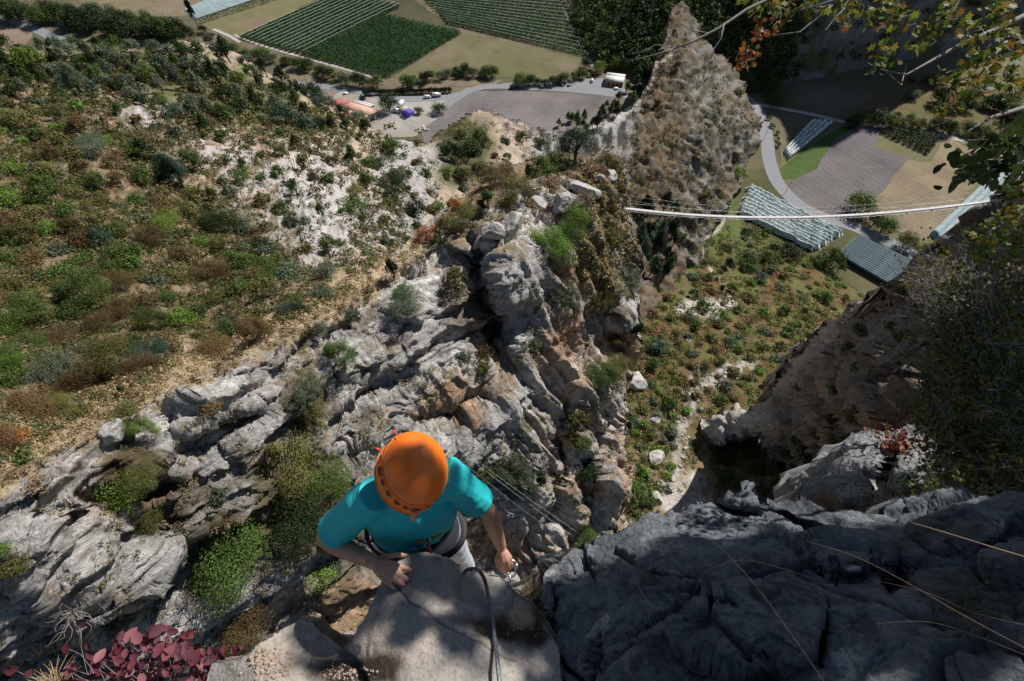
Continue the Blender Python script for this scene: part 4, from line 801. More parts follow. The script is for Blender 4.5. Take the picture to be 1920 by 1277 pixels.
# --- repeats scattered over the slopes
QUE = []
def scatter(layer, n, region, kinds, wr, lab, grp, seed, keep=None, mind=.55):
    rnd = random.Random(seed); pts = []; tries = 0; xs = [p[0] for p in region]; ys = [p[1] for p in region]
    while len(pts) < n and tries < n*60:
        tries += 1; x = rnd.uniform(min(xs), max(xs)); y = rnd.uniform(min(ys), max(ys))
        if not inpoly([x], [y], region)[0]: continue
        w = rnd.uniform(*wr)*(.55+.75*((y-60)/500 if layer == 'hillside' else .5))
        if any((x-a)**2+(y-b)**2*1.6 < ((w+c)*mind)**2 for a, b, c in pts): continue
        k, lf = rnd.choice(kinds); pts.append((x, y, w)); QUE.append((layer, x, y, w, k, lf, lab[lf], grp[lf]))
def flush_scatter(limit):
    """the largest bushes become things of their own, the rest one mass of small bushes; labels use the nearest distinctive plant"""
    tre = [q for q in QUE if q[4] in ('cone', 'tall')]; shr = sorted([q for q in QUE if q[4] not in ('cone', 'tall')], key=lambda q: -q[3]); used = set()
    for q in tre+shr[:limit]:
        layer, x, y, w, k, lf, lab, grp = q; best = sorted((math.hypot(x-a, y-b), a, b, l) for a, b, l in LAND)[:14]; kind = 'pine' if k in ('cone', 'tall') else 'bush'
        a0 = {'rust': 'brown', 'olive': 'olive', 'green': 'green', 'grey': 'grey-green', 'dark': 'dark', 'blue': 'bluish', 'bright': 'light green'}[lf]; L = None
        for d, a, b, l in best:
            dx, dy = x-a, y-b; pos = ('right of' if dx > 0 else 'left of') if abs(dx) > abs(dy) else ('below' if dy > 0 else 'above')
            for near in (('close ' if d < 45 else ''),):
                c = '%s %s %s%s the %s' % (a0, kind, near, pos, l)
                if c not in used and len(c.split()) <= 16: L = c; break
            if L: break
        used.add(L)
        on(layer, x, y, w, k, lf, L or lab, grp, sink=.1)
    VV = []; FF = []; mi = []; base = 0; keys = sorted({q[5] for q in shr[limit:]})
    for (layer, x, y, w, k, lf, lab, grp) in shr[limit:]:
        Lc, nn, t = hit(layer, x, y)
        if Lc is None: continue
        me, _ = shape(k, 2, random.randint(0, 2)); n_ = len(me.vertices); v = np.empty(n_*3, np.float32); me.vertices.foreach_get('co', v); v = v.reshape(-1, 3); f = np.empty(len(me.loops), np.int32); me.loops.foreach_get('vertex_index', f); f = f.reshape(-1, 4); W = w*t/FPX; a = random.uniform(0, 6.28)
        R = np.array([[math.cos(a), -math.sin(a), 0], [math.sin(a), math.cos(a), 0], [0, 0, 1]]); VV.append((v*W)@R.T+Lc-np.array([0, 0, W*.1])); FF.append(f+base); base += n_; mi += [keys.index(lf)]*len(f)
    if VV: tag(mk('small_bushes', np.concatenate(VV), np.concatenate(FF), [LM[k] for k in keys], mi=mi), 'many small bushes dotted between the larger ones on the slopes', 'bushes', kind='stuff')
hl = {'rust': 'rusty brown bush on the left hillside', 'olive': 'olive green bush on the left hillside', 'green': 'green bush on the left hillside', 'grey': 'grey-green bush on the left hillside', 'dark': 'dark evergreen bush on the upper left slope', 'blue': 'bluish evergreen bush on the upper left slope', 'bright': 'light green bush on the left hillside'}
hg = {k: v.replace(' bush ', ' bushes ') for k, v in hl.items()}
scatter('hillside', 190, [(0, 90), (180, 90), (300, 90), (430, 100), (560, 172), (690, 240), (690, 262), (600, 250), (470, 215), (380, 250), (250, 190), (120, 170), (0, 200)], [('cone', 'green'), ('round', 'dark'), ('round', 'green'), ('cone', 'dark'), ('round', 'grey'), ('round', 'blue'), ('cone', 'grey')], (40, 68), hl, hg, 1, mind=.36)
scatter('hillside', 150, [(0, 200), (120, 180), (230, 300), (380, 420), (480, 520), (620, 560), (450, 650), (280, 700), (120, 780), (0, 840)], [('flat', 'rust'), ('round', 'rust'), ('round', 'rust'), ('flat', 'olive'), ('round', 'olive'), ('round', 'green'), ('flat', 'green'), ('spiky', 'grey'), ('flat', 'bright')], (34, 62), hl, hg, 2, mind=.42)
scatter('hillside', 60, [(120, 180), (380, 240), (480, 220), (680, 262), (700, 400), (640, 520), (480, 500), (380, 400), (230, 290)], [('round', 'green'), ('round', 'grey'), ('cone', 'green'), ('flat', 'rust'), ('round', 'olive')], (18, 42), hl, hg, 3, mind=.55)
scatter('hillside', 40, [(700, 280), (870, 250), (1000, 260), (1060, 300), (880, 420), (720, 480)], [('flat', 'rust'), ('round', 'olive'), ('round', 'green'), ('flat', 'dark')], (16, 34), {k: 'low %s bush on the slopes of the gully' % a for k, a in (('rust', 'brown'), ('olive', 'olive'), ('green', 'green'), ('dark', 'dark'))}, {k: '%s bushes in the gully' % a for k, a in (('rust', 'brown'), ('olive', 'olive'), ('green', 'green'), ('dark', 'dark'))}, 4)
scatter('hillside', 8, [(1170, 200), (1225, 140), (1250, 60), (1300, 50), (1400, 190), (1415, 260), (1370, 350), (1290, 480), (1190, 400)], [('flat', 'rust'), ('flat', 'olive'), ('round', 'green'), ('round', 'dark')], (12, 30), {k: 'small %s bush on the rocky spur' % a for k, a in (('rust', 'brown'), ('olive', 'olive'), ('green', 'green'), ('dark', 'dark'))}, {k: '%s bushes on the rocky spur' % a for k, a in (('rust', 'brown'), ('olive', 'olive'), ('green', 'green'), ('dark', 'dark'))}, 5)
# pines along the back of the spur
rnd = random.Random(9)
for i in range(34):
    u = (i+.5)/34; x = np.interp(u, [0, .35, .65, 1], [1050, 1130, 1185, 1215])+rnd.uniform(-18, 8); y = np.interp(u, [0, .35, .65, 1], [236, 224, 182, 130])+rnd.uniform(-14, 6)
    on('hillside', x, y+14, rnd.uniform(20, 32), 'cone', rnd.choice(['green', 'dark', 'green']), ORD[i]+' small pine from the left along the crest of the spur', 'small pines along the crest of the spur', sink=.1, sz=1.1, parts=True) if hit('hillside', x, y+14)[0] is not None else on('g', x, y+8, rnd.uniform(16, 24), 'cone', 'green', ORD[i]+' small pine from the left along the crest of the spur', 'small pines along the crest of the spur', parts=True)
# --- gully slope
for (x, y, w, k, lf, lab) in [
 (1228, 655, 52, 'round', 'blue', 'blue-green shrub beside the pillar on the gully slope'),
 (1182, 785, 54, 'spiky', 'grey', 'grey-green shrub low on the gully slope beside the pillar'),
 (1185, 930, 62, 'round', 'green', 'green bush at the bottom of the gully next to the pillar'),
 (1370, 645, 26, 'round', 'blue', 'small blue-green shrub in the middle of the gully slope'),
 (1290, 635, 20, 'round', 'blue', 'smallest blue-green shrub of the gully slope'),
 (1352, 545, 26, 'tall', 'dark', 'dark tree by the footpath on the gully slope'),
 (1610, 585, 34, 'round', 'blue', 'bluish bush near the shaded cliff'),
 (1505, 585, 16, 'round', 'dark', 'small dark bush on the open slope'),
 (1555, 500, 56, 'round', 'green', 'leftmost round tree at the corner of the netted orchards'),
 (1600, 520, 52, 'round', 'green', 'second round tree below the netted orchard'),
 (1640, 545, 50, 'round', 'green', 'third round tree below the netted orchard'),
 (1530, 495, 34, 'round', 'green', 'dark bush left of the round trees below the netted orchard'),
 (1668, 560, 36, 'round', 'olive', 'last bush of the row below the netted orchard'),
 (1470, 480, 50, 'round', 'dark', 'dark green bush cluster in front of the white netted orchard'),
 (1440, 490, 44, 'round', 'green', 'green bush left of the dark cluster near the netted orchard'),
 (1400, 500, 46, 'round', 'green', 'broad green bush on the upper gully slope'),
 (1420, 525, 30, 'round', 'blue', 'bluish bush on the upper gully slope'),
 (1395, 440, 26, 'round', 'dark', 'dark bush beside the corner of the netted orchard'),
 (1362, 500, 30, 'cone', 'dark', 'dark pine beside the footpath'),
 (1545, 565, 34, 'round', 'bright', 'bright bush on the right of the gully slope'),
 (1290, 600, 30, 'round', 'grey', 'grey bush by the pale scree patch'),
 (1345, 600, 34, 'round', 'bright', 'bright green bush on the pale scree patch')]:
    on('gully_slope', x, y, w, k, lf, lab, sink=.1); LAND.append((x, y-w*.35, ' '.join(lab.replace(',', '').split()[:11])))
rnd = random.Random(12)
for i in range(26):
    x = 1196+66*i/25; y = rnd.uniform(400, 525)
    on('gully_slope' if hit('gully_slope', x, y)[0] is not None and (hit('hillside', x, y)[2] or 1e9) > hit('gully_slope', x, y)[2] else 'hillside', x, y, rnd.uniform(30, 44), 'cone', rnd.choice(['dark', 'dark', 'blue']), ORD[i]+' tall dark pine from the left in the hollow under the footbridge', 'dark pines in the hollow under the footbridge', sink=.1, sz=1.25)
gl = {'olive': 'olive bush on the gully slope', 'green': 'green bush on the gully slope', 'bright': 'light green bush on the gully slope', 'rust': 'brown bush on the gully slope', 'grey': 'grey-green bush on the gully slope'}
gg = {k: v.replace(' bush ', ' bushes ') for k, v in gl.items()}
scatter('gully_slope', 130, [(1200, 520), (1340, 470), (1400, 410), (1560, 500), (1650, 570), (1540, 650), (1450, 720), (1310, 790), (1230, 760), (1200, 640)], [('flat', 'rust'), ('flat', 'olive'), ('round', 'green'), ('flat', 'bright'), ('flat', 'olive'), ('flat', 'grey')], (14, 34), gl, gg, 6)
scatter('gully_slope', 50, [(1170, 760), (1270, 740), (1260, 900), (1230, 960), (1170, 960)], [('flat', 'olive'), ('round', 'green'), ('flat', 'bright'), ('flat', 'grey')], (20, 40), gl, gg, 7)
scatter('gully_slope', 40, [(1340, 850), (1450, 830), (1490, 900), (1480, 960), (1360, 900)], [('flat', 'olive'), ('round', 'green'), ('flat', 'green')], (24, 50), gl, gg, 8)
scatter('right_cliff', 34, [(1455, 830), (1600, 780), (1640, 900), (1500, 960)], [('round', 'dark'), ('round', 'green'), ('flat', 'green')], (44, 84), {'dark': 'dark bush in the shade under the right cliff', 'green': 'green bush in the shade under the right cliff'}, {'dark': 'dark bushes in the shade of the cliff', 'green': 'green bushes in the shade of the cliff'}, 9, mind=.3)
scatter('right_cliff', 16, [(1440, 740), (1700, 530), (1830, 430), (1800, 560), (1600, 740)], [('flat', 'olive'), ('flat', 'green')], (24, 50), {'olive': 'olive tuft on the right cliff', 'green': 'green tuft on the right cliff'}, {'olive': 'tufts on the right cliff', 'green': 'green tufts on the right cliff'}, 19)
flush_scatter(150)
# --- low scrub nobody could count
def scrub(name, layer, n, region, mix, size, leafn, label, seed, dens=None, h=.5):
    rg = np.random.default_rng(seed); reg = np.array(region); out = []; mis = []; r2 = random.Random(seed); cnt = 0; VV = []; FF = []; base = 0; tries = 0
    tot = sum(m[1] for m in mix)
    while cnt < n and tries < n*8:
        m_ = 400; px = rg.uniform(reg[:, 0].min(), reg[:, 0].max(), m_); py = rg.uniform(reg[:, 1].min(), reg[:, 1].max(), m_); tries += m_
        ok = inpoly(px, py, region)
        if dens is not None: ok &= dens(px, py, rg)
        for x, y in zip(px[ok], py[ok]):
            L, nn, t = hit(layer, x, y)
            if L is None or cnt >= n: continue
            cnt += 1; s = rg.uniform(*size)*t/FPX; u = rg.uniform(0, tot); k = 0
            while u > mix[k][1]: u -= mix[k][1]; k += 1
            d = rg.normal(size=(leafn, 3)); d[:, 2] = np.abs(d[:, 2]); d /= np.linalg.norm(d, axis=1)[:, None]; p = L+d*s*.5*rg.uniform(.5, 1.1, leafn)[:, None]*np.array([1, 1, h*1.6])
            V, F = leaves(p, d+rg.normal(size=d.shape)*.6, s*.24*rg.uniform(.6, 1.4, leafn), rg); VV.append(V); FF.append(F+base); base += len(V); mis += [k]*len(F)
    o = mk(name, np.concatenate(VV), np.concatenate(FF), [LM[m[0]] for m in mix], mi=mis); tag(o, label, 'scrub', kind='stuff'); return o
nz = lambda s, th, sd: (lambda px, py, rg: fbm(np.stack([px/s, py/s, px*0], 1), 3, sd) > th)
scrub('low_scrub', 'hillside', 9500, [(0, 110), (300, 100), (520, 160), (700, 245), (760, 280), (760, 460), (640, 560), (280, 715), (0, 870)], [('rust', 4), ('olive', 4), ('green', 2.2), ('grey', 1.2), ('dry', 1)], (9, 22), 24, 'low brown and green scrub covering the left hillside', 21, lambda px, py, rg: (fbm(np.stack([px/45, py/45, px*0], 1), 3, 71) > -.3) & ((((px-560)/120)**2+((py-380)/90)**2 > 1) | (rg.random(len(px)) < .22)) & ((((px-420)/120)**2+((py-310)/50)**2 > 1) | (rg.random(len(px)) < .4)))
scrub('low_scrub', 'hillside', 6500, [(0, 170), (300, 200), (520, 300), (640, 520), (280, 715), (0, 870)], [('rust', 5), ('olive', 4), ('dry', 3), ('grey', 1)], (5, 11), 14, 'fine brown heath between the bushes of the left hillside', 28, nz(30, -.15, 79), h=.4)
scrub('low_scrub', 'hillside', 3400, [(760, 270), (900, 215), (1100, 250), (1220, 150), (1260, 60), (1300, 60), (1420, 230), (1300, 480), (1200, 420), (1100, 300), (900, 420), (720, 480)], [('rust', 2), ('olive', 3), ('green', 2), ('dry', 2), ('dark', 4)], (5, 11), 14, 'sparse scrub clinging to the rocky spur and knoll', 22, nz(22, 0, 72))
scrub('low_scrub', 'gully_slope', 4200, [(1170, 500), (1330, 450), (1400, 400), (1530, 480), (1680, 580), (1560, 680), (1480, 900), (1440, 960), (1160, 980)], [('rust', 3), ('olive', 4), ('green', 2), ('bright', 1.3), ('dry', 1)], (6, 15), 20, 'low reddish and green scrub covering the gully slope', 23, lambda px, py, rg: (fbm(np.stack([px/30, py/30, px*0], 1), 3, 73) > -.2) & (segd(px, py, [(1405, 682), (1310, 728), (1284, 800), (1275, 840), (1250, 940)]) > 14) & ((py < 880) | (px > 1340) | (px < 1240) | (rg.random(len(px)) < .2)))
scrub('dry_grass', 'rock_pillar', 1500, [(0, 890), (290, 730), (500, 640), (640, 572), (760, 470), (900, 340), (1150, 290), (1160, 420), (900, 420), (640, 600), (500, 660), (290, 760), (0, 920)], [('dry', 6), ('olive', 1.5), ('rust', 1)], (8, 17), 22, 'dry straw-coloured grass along the crest of the pillar', 24, h=.7)
scrub('dry_grass', 'rock_pillar', 1000, [(100, 900), (500, 700), (800, 620), (1100, 480), (1180, 520), (1140, 980), (700, 1050), (600, 1240), (0, 1277), (0, 1000)], [('dry', 3), ('olive', 3), ('rust', 2), ('grey', 2)], (8, 20), 22, 'small tufts rooted in the cracks of the pillar wall', 25, nz(50, .05, 74), h=.6)
scrub('low_scrub', 'rock_pillar', 700, [(1100, 300), (1165, 300), (1192, 400), (1195, 560), (1100, 560), (1060, 440)], [('dry', 3), ('olive', 3), ('rust', 1), ('grey', 2)], (8, 20), 22, 'scrubby tufts on the upper right flank of the pillar', 27, h=.7)
scrub('dry_grass', 'hillside', 1500, [(0, 790), (150, 730), (300, 670), (500, 600), (700, 500), (760, 440), (720, 540), (500, 650), (290, 740), (0, 890)], [('dry', 6), ('olive', 1.5), ('rust', 1.4)], (9, 18), 22, 'dry straw-coloured grass on the upper edge of the ridge', 26, h=.7)

# ================================================================ THE VALLEY
def gp(x, y, z=0): return G(x, y, VZ+z)
# trees of the valley floor: px, py(base), width
def gtree(x, y, w, k, lf, lab, grp=None, sz=.95, **kk): return on('g', x, y, w, k, lf, lab, grp, sink=.02, sz=sz, parts=w > 14, **kk)
for a in [(824, 211, 26, 'tree', 'green', 'round tree with a clear shadow beside the gravel yard'), (730, 207, 38, 'tree', 'dark', 'broad dark tree behind the farm sheds'), (785, 212, 17, 'tree', 'grey', 'small tree behind the purple crates'),
 (598, 188, 32, 'tree', 'dark', 'round dark tree left of the red roof'), (543, 160, 14, 'tall', 'dark', 'left one of the twin trees by the road'), (557, 160, 14, 'tall', 'dark', 'right one of the twin trees by the road'),
 (650, 158, 34, 'tree', 'grey', 'grey-green tree at the lower edge of the green orchard'), (675, 160, 30, 'tree', 'dark', 'dark tree beside the grey-green one below the orchard'), (708, 163, 28, 'tree', 'bright', 'bright green tree at the corner of the green orchard'), (688, 163, 24, 'round', 'olive', 'olive bush between the dark and the bright tree'),
 (764, 163, 28, 'tree', 'green', 'lone tree between the two meadows'), (855, 138, 20, 'tree', 'dark', 'dark tree at left of the pair over the hedge'), (873, 140, 26, 'tree', 'dark', 'taller dark tree at right of the pair over the hedge'),
 (977, 158, 26, 'tree', 'bright', 'light green tree beside the road'), (997, 158, 14, 'cone', 'green', 'narrow tree right of the light green one'), (846, 172, 10, 'tall', 'green', 'upright tree at the end of the clipped hedge'),
 (372, 52, 20, 'tall', 'dark', 'tall dark poplar at the top left'), (383, 62, 18, 'tree', 'dark', 'dark tree under the tall poplar'), (397, 72, 16, 'tree', 'dark', 'small dark tree right of the poplar'),
 (1185, 108, 26, 'tree', 'dark', 'dark tree above the stone house'), (1098, 128, 24, 'tree', 'dark', 'dark tree at the right corner of the meadow'),
 (1605, 398, 52, 'tree', 'green', 'leafy tree left of the footbridge middle, beside the road'), (1634, 424, 32, 'tree', 'green', 'middle tree in the row beside the road'), (1652, 434, 38, 'tree', 'green', 'tree right of the middle one in the roadside row'), (1692, 462, 40, 'tree', 'olive', 'detached tree at the corner of the stubble field'), (1722, 475, 30, 'round', 'green', 'bush right of the detached tree'), (1745, 478, 34, 'round', 'olive', 'last bush at the end of the stubble field'),
 (1592, 240, 26, 'tree', 'dark', 'dark tree in the shadow edge beside the pale track'), (1706, 185, 24, 'tree', 'grey', 'small tree with shadow on the upper meadow'), (1757, 165, 24, 'tree', 'dark', 'dark tree at the upper rim of the meadow'), (1737, 155, 20, 'tree', 'green', 'green tree at the upper rim of the meadow'), (1705, 155, 14, 'tree', 'olive', 'smallest tree of the upper meadow')]:
    gtree(*a, sz=2.6 if a[5].startswith('tall dark poplar') else .95)
rnd = random.Random(31)
def treeline(pts, n, wr, leafs, lab, grp, jx=6, jy=3, kinds=('tree', 'round')):
    pts = np.array(pts, float); s = np.linspace(0, len(pts)-1, n)
    for qi, q in enumerate(s):
        x = np.interp(q, range(len(pts)), pts[:, 0])+rnd.uniform(-jx, jx); y = np.interp(q, range(len(pts)), pts[:, 1])+rnd.uniform(-jy, jy)
        gtree(x, y, rnd.uniform(*wr), rnd.choice(kinds), rnd.choice(leafs), '%s %s, counted from the left' % (ORD[qi], lab), grp)
treeline([(400, 85), (470, 110), (540, 120), (600, 138), (640, 152)], 20, (16, 30), ['green', 'grey', 'green', 'olive'], 'bushy tree in the hedgerow below the netted orchard', 'trees of the hedgerow below the netted orchard')
treeline([(770, 160), (800, 152), (850, 145), (900, 142), (925, 146)], 14, (16, 26), ['green', 'grey', 'dark'], 'bushy tree in the hedge across the meadow', 'trees of the hedge across the meadow')
treeline([(975, 162), (1020, 160), (1060, 154), (1090, 146), (1130, 136), (1170, 118), (1180, 90)], 24, (14, 24), ['green', 'olive', 'dark', 'bright'], 'bushy tree in the hedge above the car park', 'trees of the hedge above the car park')
treeline([(-10, 30), (60, 38), (120, 40), (160, 55), (230, 62), (290, 70), (350, 72)], 30, (28, 48), ['dark', 'green', 'dark', 'green'], 'tree in the front row of the riverside grove', 'trees of the riverside grove', 10, 8)
treeline([(130, 40), (200, 45), (260, 52), (330, 62)], 14, (30, 44), ['dark', 'green'], 'tree in the rear row of the riverside grove', 'trees of the riverside grove', 8, 6)
treeline([(1380, 160), (1410, 165), (1440, 180), (1455, 195)], 12, (22, 36), ['green', 'olive', 'green'], 'sunlit tree clump between the spur and the shadow', 'sunlit trees right of the spur', 10, 8)
treeline([(1600, 232), (1660, 232), (1720, 240), (1790, 250), (1850, 262), (1900, 268)], 26, (22, 36), ['green', 'dark', 'olive'], 'tree of the belt along the pale track', 'trees along the pale track', 8, 6)
treeline([(1760, 200), (1820, 210), (1880, 200), (1920, 220)], 16, (24, 40), ['dark', 'green'], 'tree behind the overhanging branches on the far right', 'trees on the far right of the valley', 16, 20)
treeline([(1440, 225), (1455, 250), (1460, 275)], 5, (10, 14), ['green'], 'small bush on the verge of the winding road', 'bushes on the road verge', 2, 2, ('round',))
treeline([(1070, 40), (1095, 90), (1150, 105)], 10, (12, 22), ['green', 'dark'], 'small tree beside the dirt track', 'trees beside the dirt track')
# far wood on the mountain: one mass
def wood():
    rg = np.random.default_rng(5); VV = []; FF = []; mi = []; base = 0; n = 0; rgx = np.concatenate([rg.uniform(1085, 1500, 2600), rg.uniform(1400, 2000, 1100)]); rgy = np.concatenate([rg.uniform(-60, 190, 2600), rg.uniform(-60, 190, 1100)])
    for x, y in zip(rgx, rgy):
        L, nn, t = hit('mountain', x, y)
        if L is None or L[2] < VZ+2 or (x > 1430 and nn[2] < .55 and rg.random() < .8): continue
        s = rg.uniform(5.5, 10); m = 42; d = rg.normal(size=(m, 3)); d[:, 2] = np.abs(d[:, 2]); d /= np.linalg.norm(d, axis=1)[:, None]
        p = L+np.array([0, 0, s*.35])+d*s*.5*rg.uniform(.6, 1.1, m)[:, None]*np.array([1, 1, 1.1]); V, F = leaves(p, d+rg.normal(size=d.shape)*.5, s*.24*rg.uniform(.6, 1.4, m), rg)
        k = rg.choice(4, p=[.58, .36, .05, .01]); VV.append(V); FF.append(F+base); base += len(V); mi += [k]*m
    tag(mk('forest', np.concatenate(VV), np.concatenate(FF), [LM['dark'], LM['green'], LM['olive'], LM['rust']], mi=mi), 'dense dark forest covering the far mountainside', 'forest', kind='stuff')
wood()
# --- orchards: every row is a thing
m_net = newmat('hail_net')[0]
def netmat():
    n = m_net.node_tree; b = n.nodes['Principled BSDF']; b.inputs['Roughness'].default_value = .7
    tc = N(n, 'ShaderNodeTexCoord').outputs['Object']; a = noise(n, .5, 6, .7, tc); c = noise(n, .06, 3, .5, tc)
    lk(n, mixn(n, 1, ramp(n, a, [(.34, (.05, .11, .06)), (.44, (.30, .38, .35)), (.56, (.66, .71, .70))]), ramp(n, c, [(.3, (.8,)*3), (.7, (1.1,)*3)]), 'MULTIPLY'), b.inputs['Base Color'])
netmat()
m_net2 = simple('smooth_net', (.22, .285, .29), .8, nscale=.35, var=.22)
m_white = simple('white_net', (.55, .60, .58), .6, nscale=.5, var=.1)
def rows(A, B, D, C, n, net, lab, grp, hgt=3.2, wid=.62, leaf=(0, 0), gap=.12, seed=1, name='orchard_row', lm=('orch', 'orch'), dens=15):
    """rows run from line A-B towards line D-C (world xy)"""
    rg = np.random.default_rng(seed); A, B, C, D = [np.array(q[:2]) for q in (A, B, C, D)]; pitch = np.linalg.norm(B-A)/n
    for i in range(n):
        u = (i+.5)/n; s = A+(B-A)*u+rg.normal(size=2)*.2; e = D+(C-D)*u; L = np.linalg.norm(e-s); d = (e-s)/L; pr = np.array([-d[1], d[0]])
        k = int(L*dens); a = rg.uniform(0, L, k); wd = pitch*wid*(.8+.35*fbm(np.stack([a/5, a*0+i, a*0], 1), 2, 3)); g = fbm(np.stack([a/3.5, a*0+i*7, a*0], 1), 2, 5)
        o1 = rg.normal(size=k)*wd*.33; z = hgt*(.25+.75*rg.uniform(0, 1, k)**.6)*(1+.22*g)*(1-(np.abs(o1)/(pitch*.6))**2*.5); p = np.stack([s[0]+d[0]*a+pr[0]*o1, s[1]+d[1]*a+pr[1]*o1, VZ+z], 1)
        V, F = leaves(p, rg.normal(size=(k, 3))*.7+np.array([0, 0, .8]), rg.uniform(.8, 1.6, k)*(.9 if dens > 20 else 1), rg); org = (s[0], s[1], VZ)
        root = empty(name, org); mk('foliage', V-np.array(org), F, LM[lm[i % 2]], root)
        if net:
            m = max(8, int(L/3)); t = np.linspace(0, L, m); wob = fbm(np.stack([t/8, t*0+i, t*0], 1), 2, 8)*.5; w2 = .26; zz = hgt+.5+fbm(np.stack([t/6, t*0+i, t*0], 1), 2, 18)*.35
            c0 = np.stack([d[0]*t+pr[0]*wob, d[1]*t+pr[1]*wob, zz], 1); b = MB(); b.tube(c0, w2/2, 4); b.obj('net', m_white, root)
        tag(root, lab if n == 1 else '%s %s' % (ORD[i], lab), 'tree row' if n > 1 else 'hedge', grp)
A, B, C = gp(447, 72), gp(724, 147), gp(866, 64); D = A+(C-B); n1 = 14; AB = A+(B-A)*.47; DC = D+(C-D)*.47
ext = 1.25
rows(A, AB, A+(D-A)*ext, AB+(DC-AB)*ext, 13, True, 'row from the left in the netted half of the large orchard', 'netted rows of the left orchard', seed=3)
rows(AB, B, AB+(DC-AB)*1.0, C, 16, False, 'green row right of the netted ones in the large orchard', 'dense green rows of the left orchard', seed=4, wid=1.05, dens=22, hgt=3.6)
A, B, C = gp(840, 46), gp(1100, 108), gp(1040, -60); D = gp(740, -60)
rows(A, D, B, C, 24, True, 'netted row counted from the front in the orchard above the meadow', 'netted rows of the right orchard', seed=5, hgt=2.8)
def netrows(A, B, D, C, n, lab, grp, mat, seed, hgt=4.0, dip=1.5, rough=.5, name='netted_row'):
    rg = np.random.default_rng(seed); A, B, C, D = [np.array(q[:2]) for q in (A, B, C, D)]
    for i in range(n):
        s = A+(B-A)*(i/n); e = D+(C-D)*(i/n); s2 = A+(B-A)*((i+.985)/n); e2 = D+(C-D)*((i+.985)/n); m = int(np.linalg.norm(e-s)/1.5)+2; k = 9
        if rough > .3: s = s+(e-s)*rg.uniform(-.02, .02); e = e+(e-s)*rg.uniform(-.03, .03)
        U, W = np.meshgrid(np.linspace(0, 1, m), np.linspace(0, 1, k)); U = U.ravel(); W = W.ravel()
        xy = (s+(e-s)*U[:, None])*(1-W[:, None])+(s2+(e2-s2)*U[:, None])*W[:, None]; q = np.stack([xy[:, 0]/3, xy[:, 1]/3, U*0], 1)
        z = hgt-dip*(np.abs(W-.5)*2)**1.3+fbm(q, 3, seed+i)*rough*1.6; z = np.where((W == 0) | (W == 1), z-rough, z); z = np.where((U == 0) | (U == 1), .3, z)
        V = np.concatenate([xy, (VZ+z)[:, None]], 1); org = np.array([s[0], s[1], VZ]); I = np.arange(m*k).reshape(k, m); F = np.stack([I[:-1, :-1].ravel(), I[:-1, 1:].ravel(), I[1:, 1:].ravel(), I[1:, :-1].ravel()], 1)
        tag(mk(name, V, F, mat, origin=org, smooth=True), '%s %s' % (ORD[i], lab), 'netted row', grp)
netrows(gp(1402, 348), gp(1380, 402), gp(1578, 440), gp(1522, 474), 9, 'white net-draped row from the back in the orchard under the footbridge', 'net-covered rows under the footbridge', m_net, 41, rough=.75, dip=2.2)
netrows(gp(1602, 446), gp(1563, 482), gp(1735, 510), gp(1690, 556), 14, 'smooth bluish net row from the back, right of the round trees', 'bluish net rows at the corner of the valley', m_net2, 42, rough=.12, dip=.9)
netrows(gp(1520, 228), gp(1562, 232), gp(1468, 284), gp(1476, 302), 4, 'white netted row from the left at the mountain shadow edge', 'netted rows at the edge of the shadow', m_net, 43, rough=.6)
netrows(gp(1858, 330), gp(1900, 330), gp(1742, 440), gp(1772, 470), 3, 'long net-covered row from the left beside the stubble field', 'long net-covered rows on the right', m_net2, 44, rough=.1, dip=.8)
netrows(gp(345, 20), gp(368, 37), gp(520, -60), gp(560, -28), 12, 'strip from the left of the pale net-covered field at top left', 'pale net strips at top left', m_net2, 45, rough=.15, dip=.7, hgt=1.6)
A, B, C, D = gp(1646, 250), gp(1740, 292), gp(1758, 258), gp(1672, 238)
rows(A, B, D, C, 9, False, 'dark fruit row from the left in the small orchard', 'rows of the small dark orchard', hgt=4, wid=1.0, seed=6, lm=('dark', 'dark'), dens=24)
rows(gp(372, 42), gp(375, 45), gp(530, -8), gp(533, -5), 1, False, 'long dark hedge along the pale net-covered field', None, seed=8, name='hedge', hgt=5, wid=5, dens=26)
# clipped hedge beside the yard
rows(gp(680, 176), gp(680, 180), gp(846, 172), gp(846, 175), 1, False, 'long clipped dark hedge between the road and the gravel yard', None, seed=9, name='hedge', hgt=4.5, wid=1.3, dens=60, lm=('dark', 'dark'))
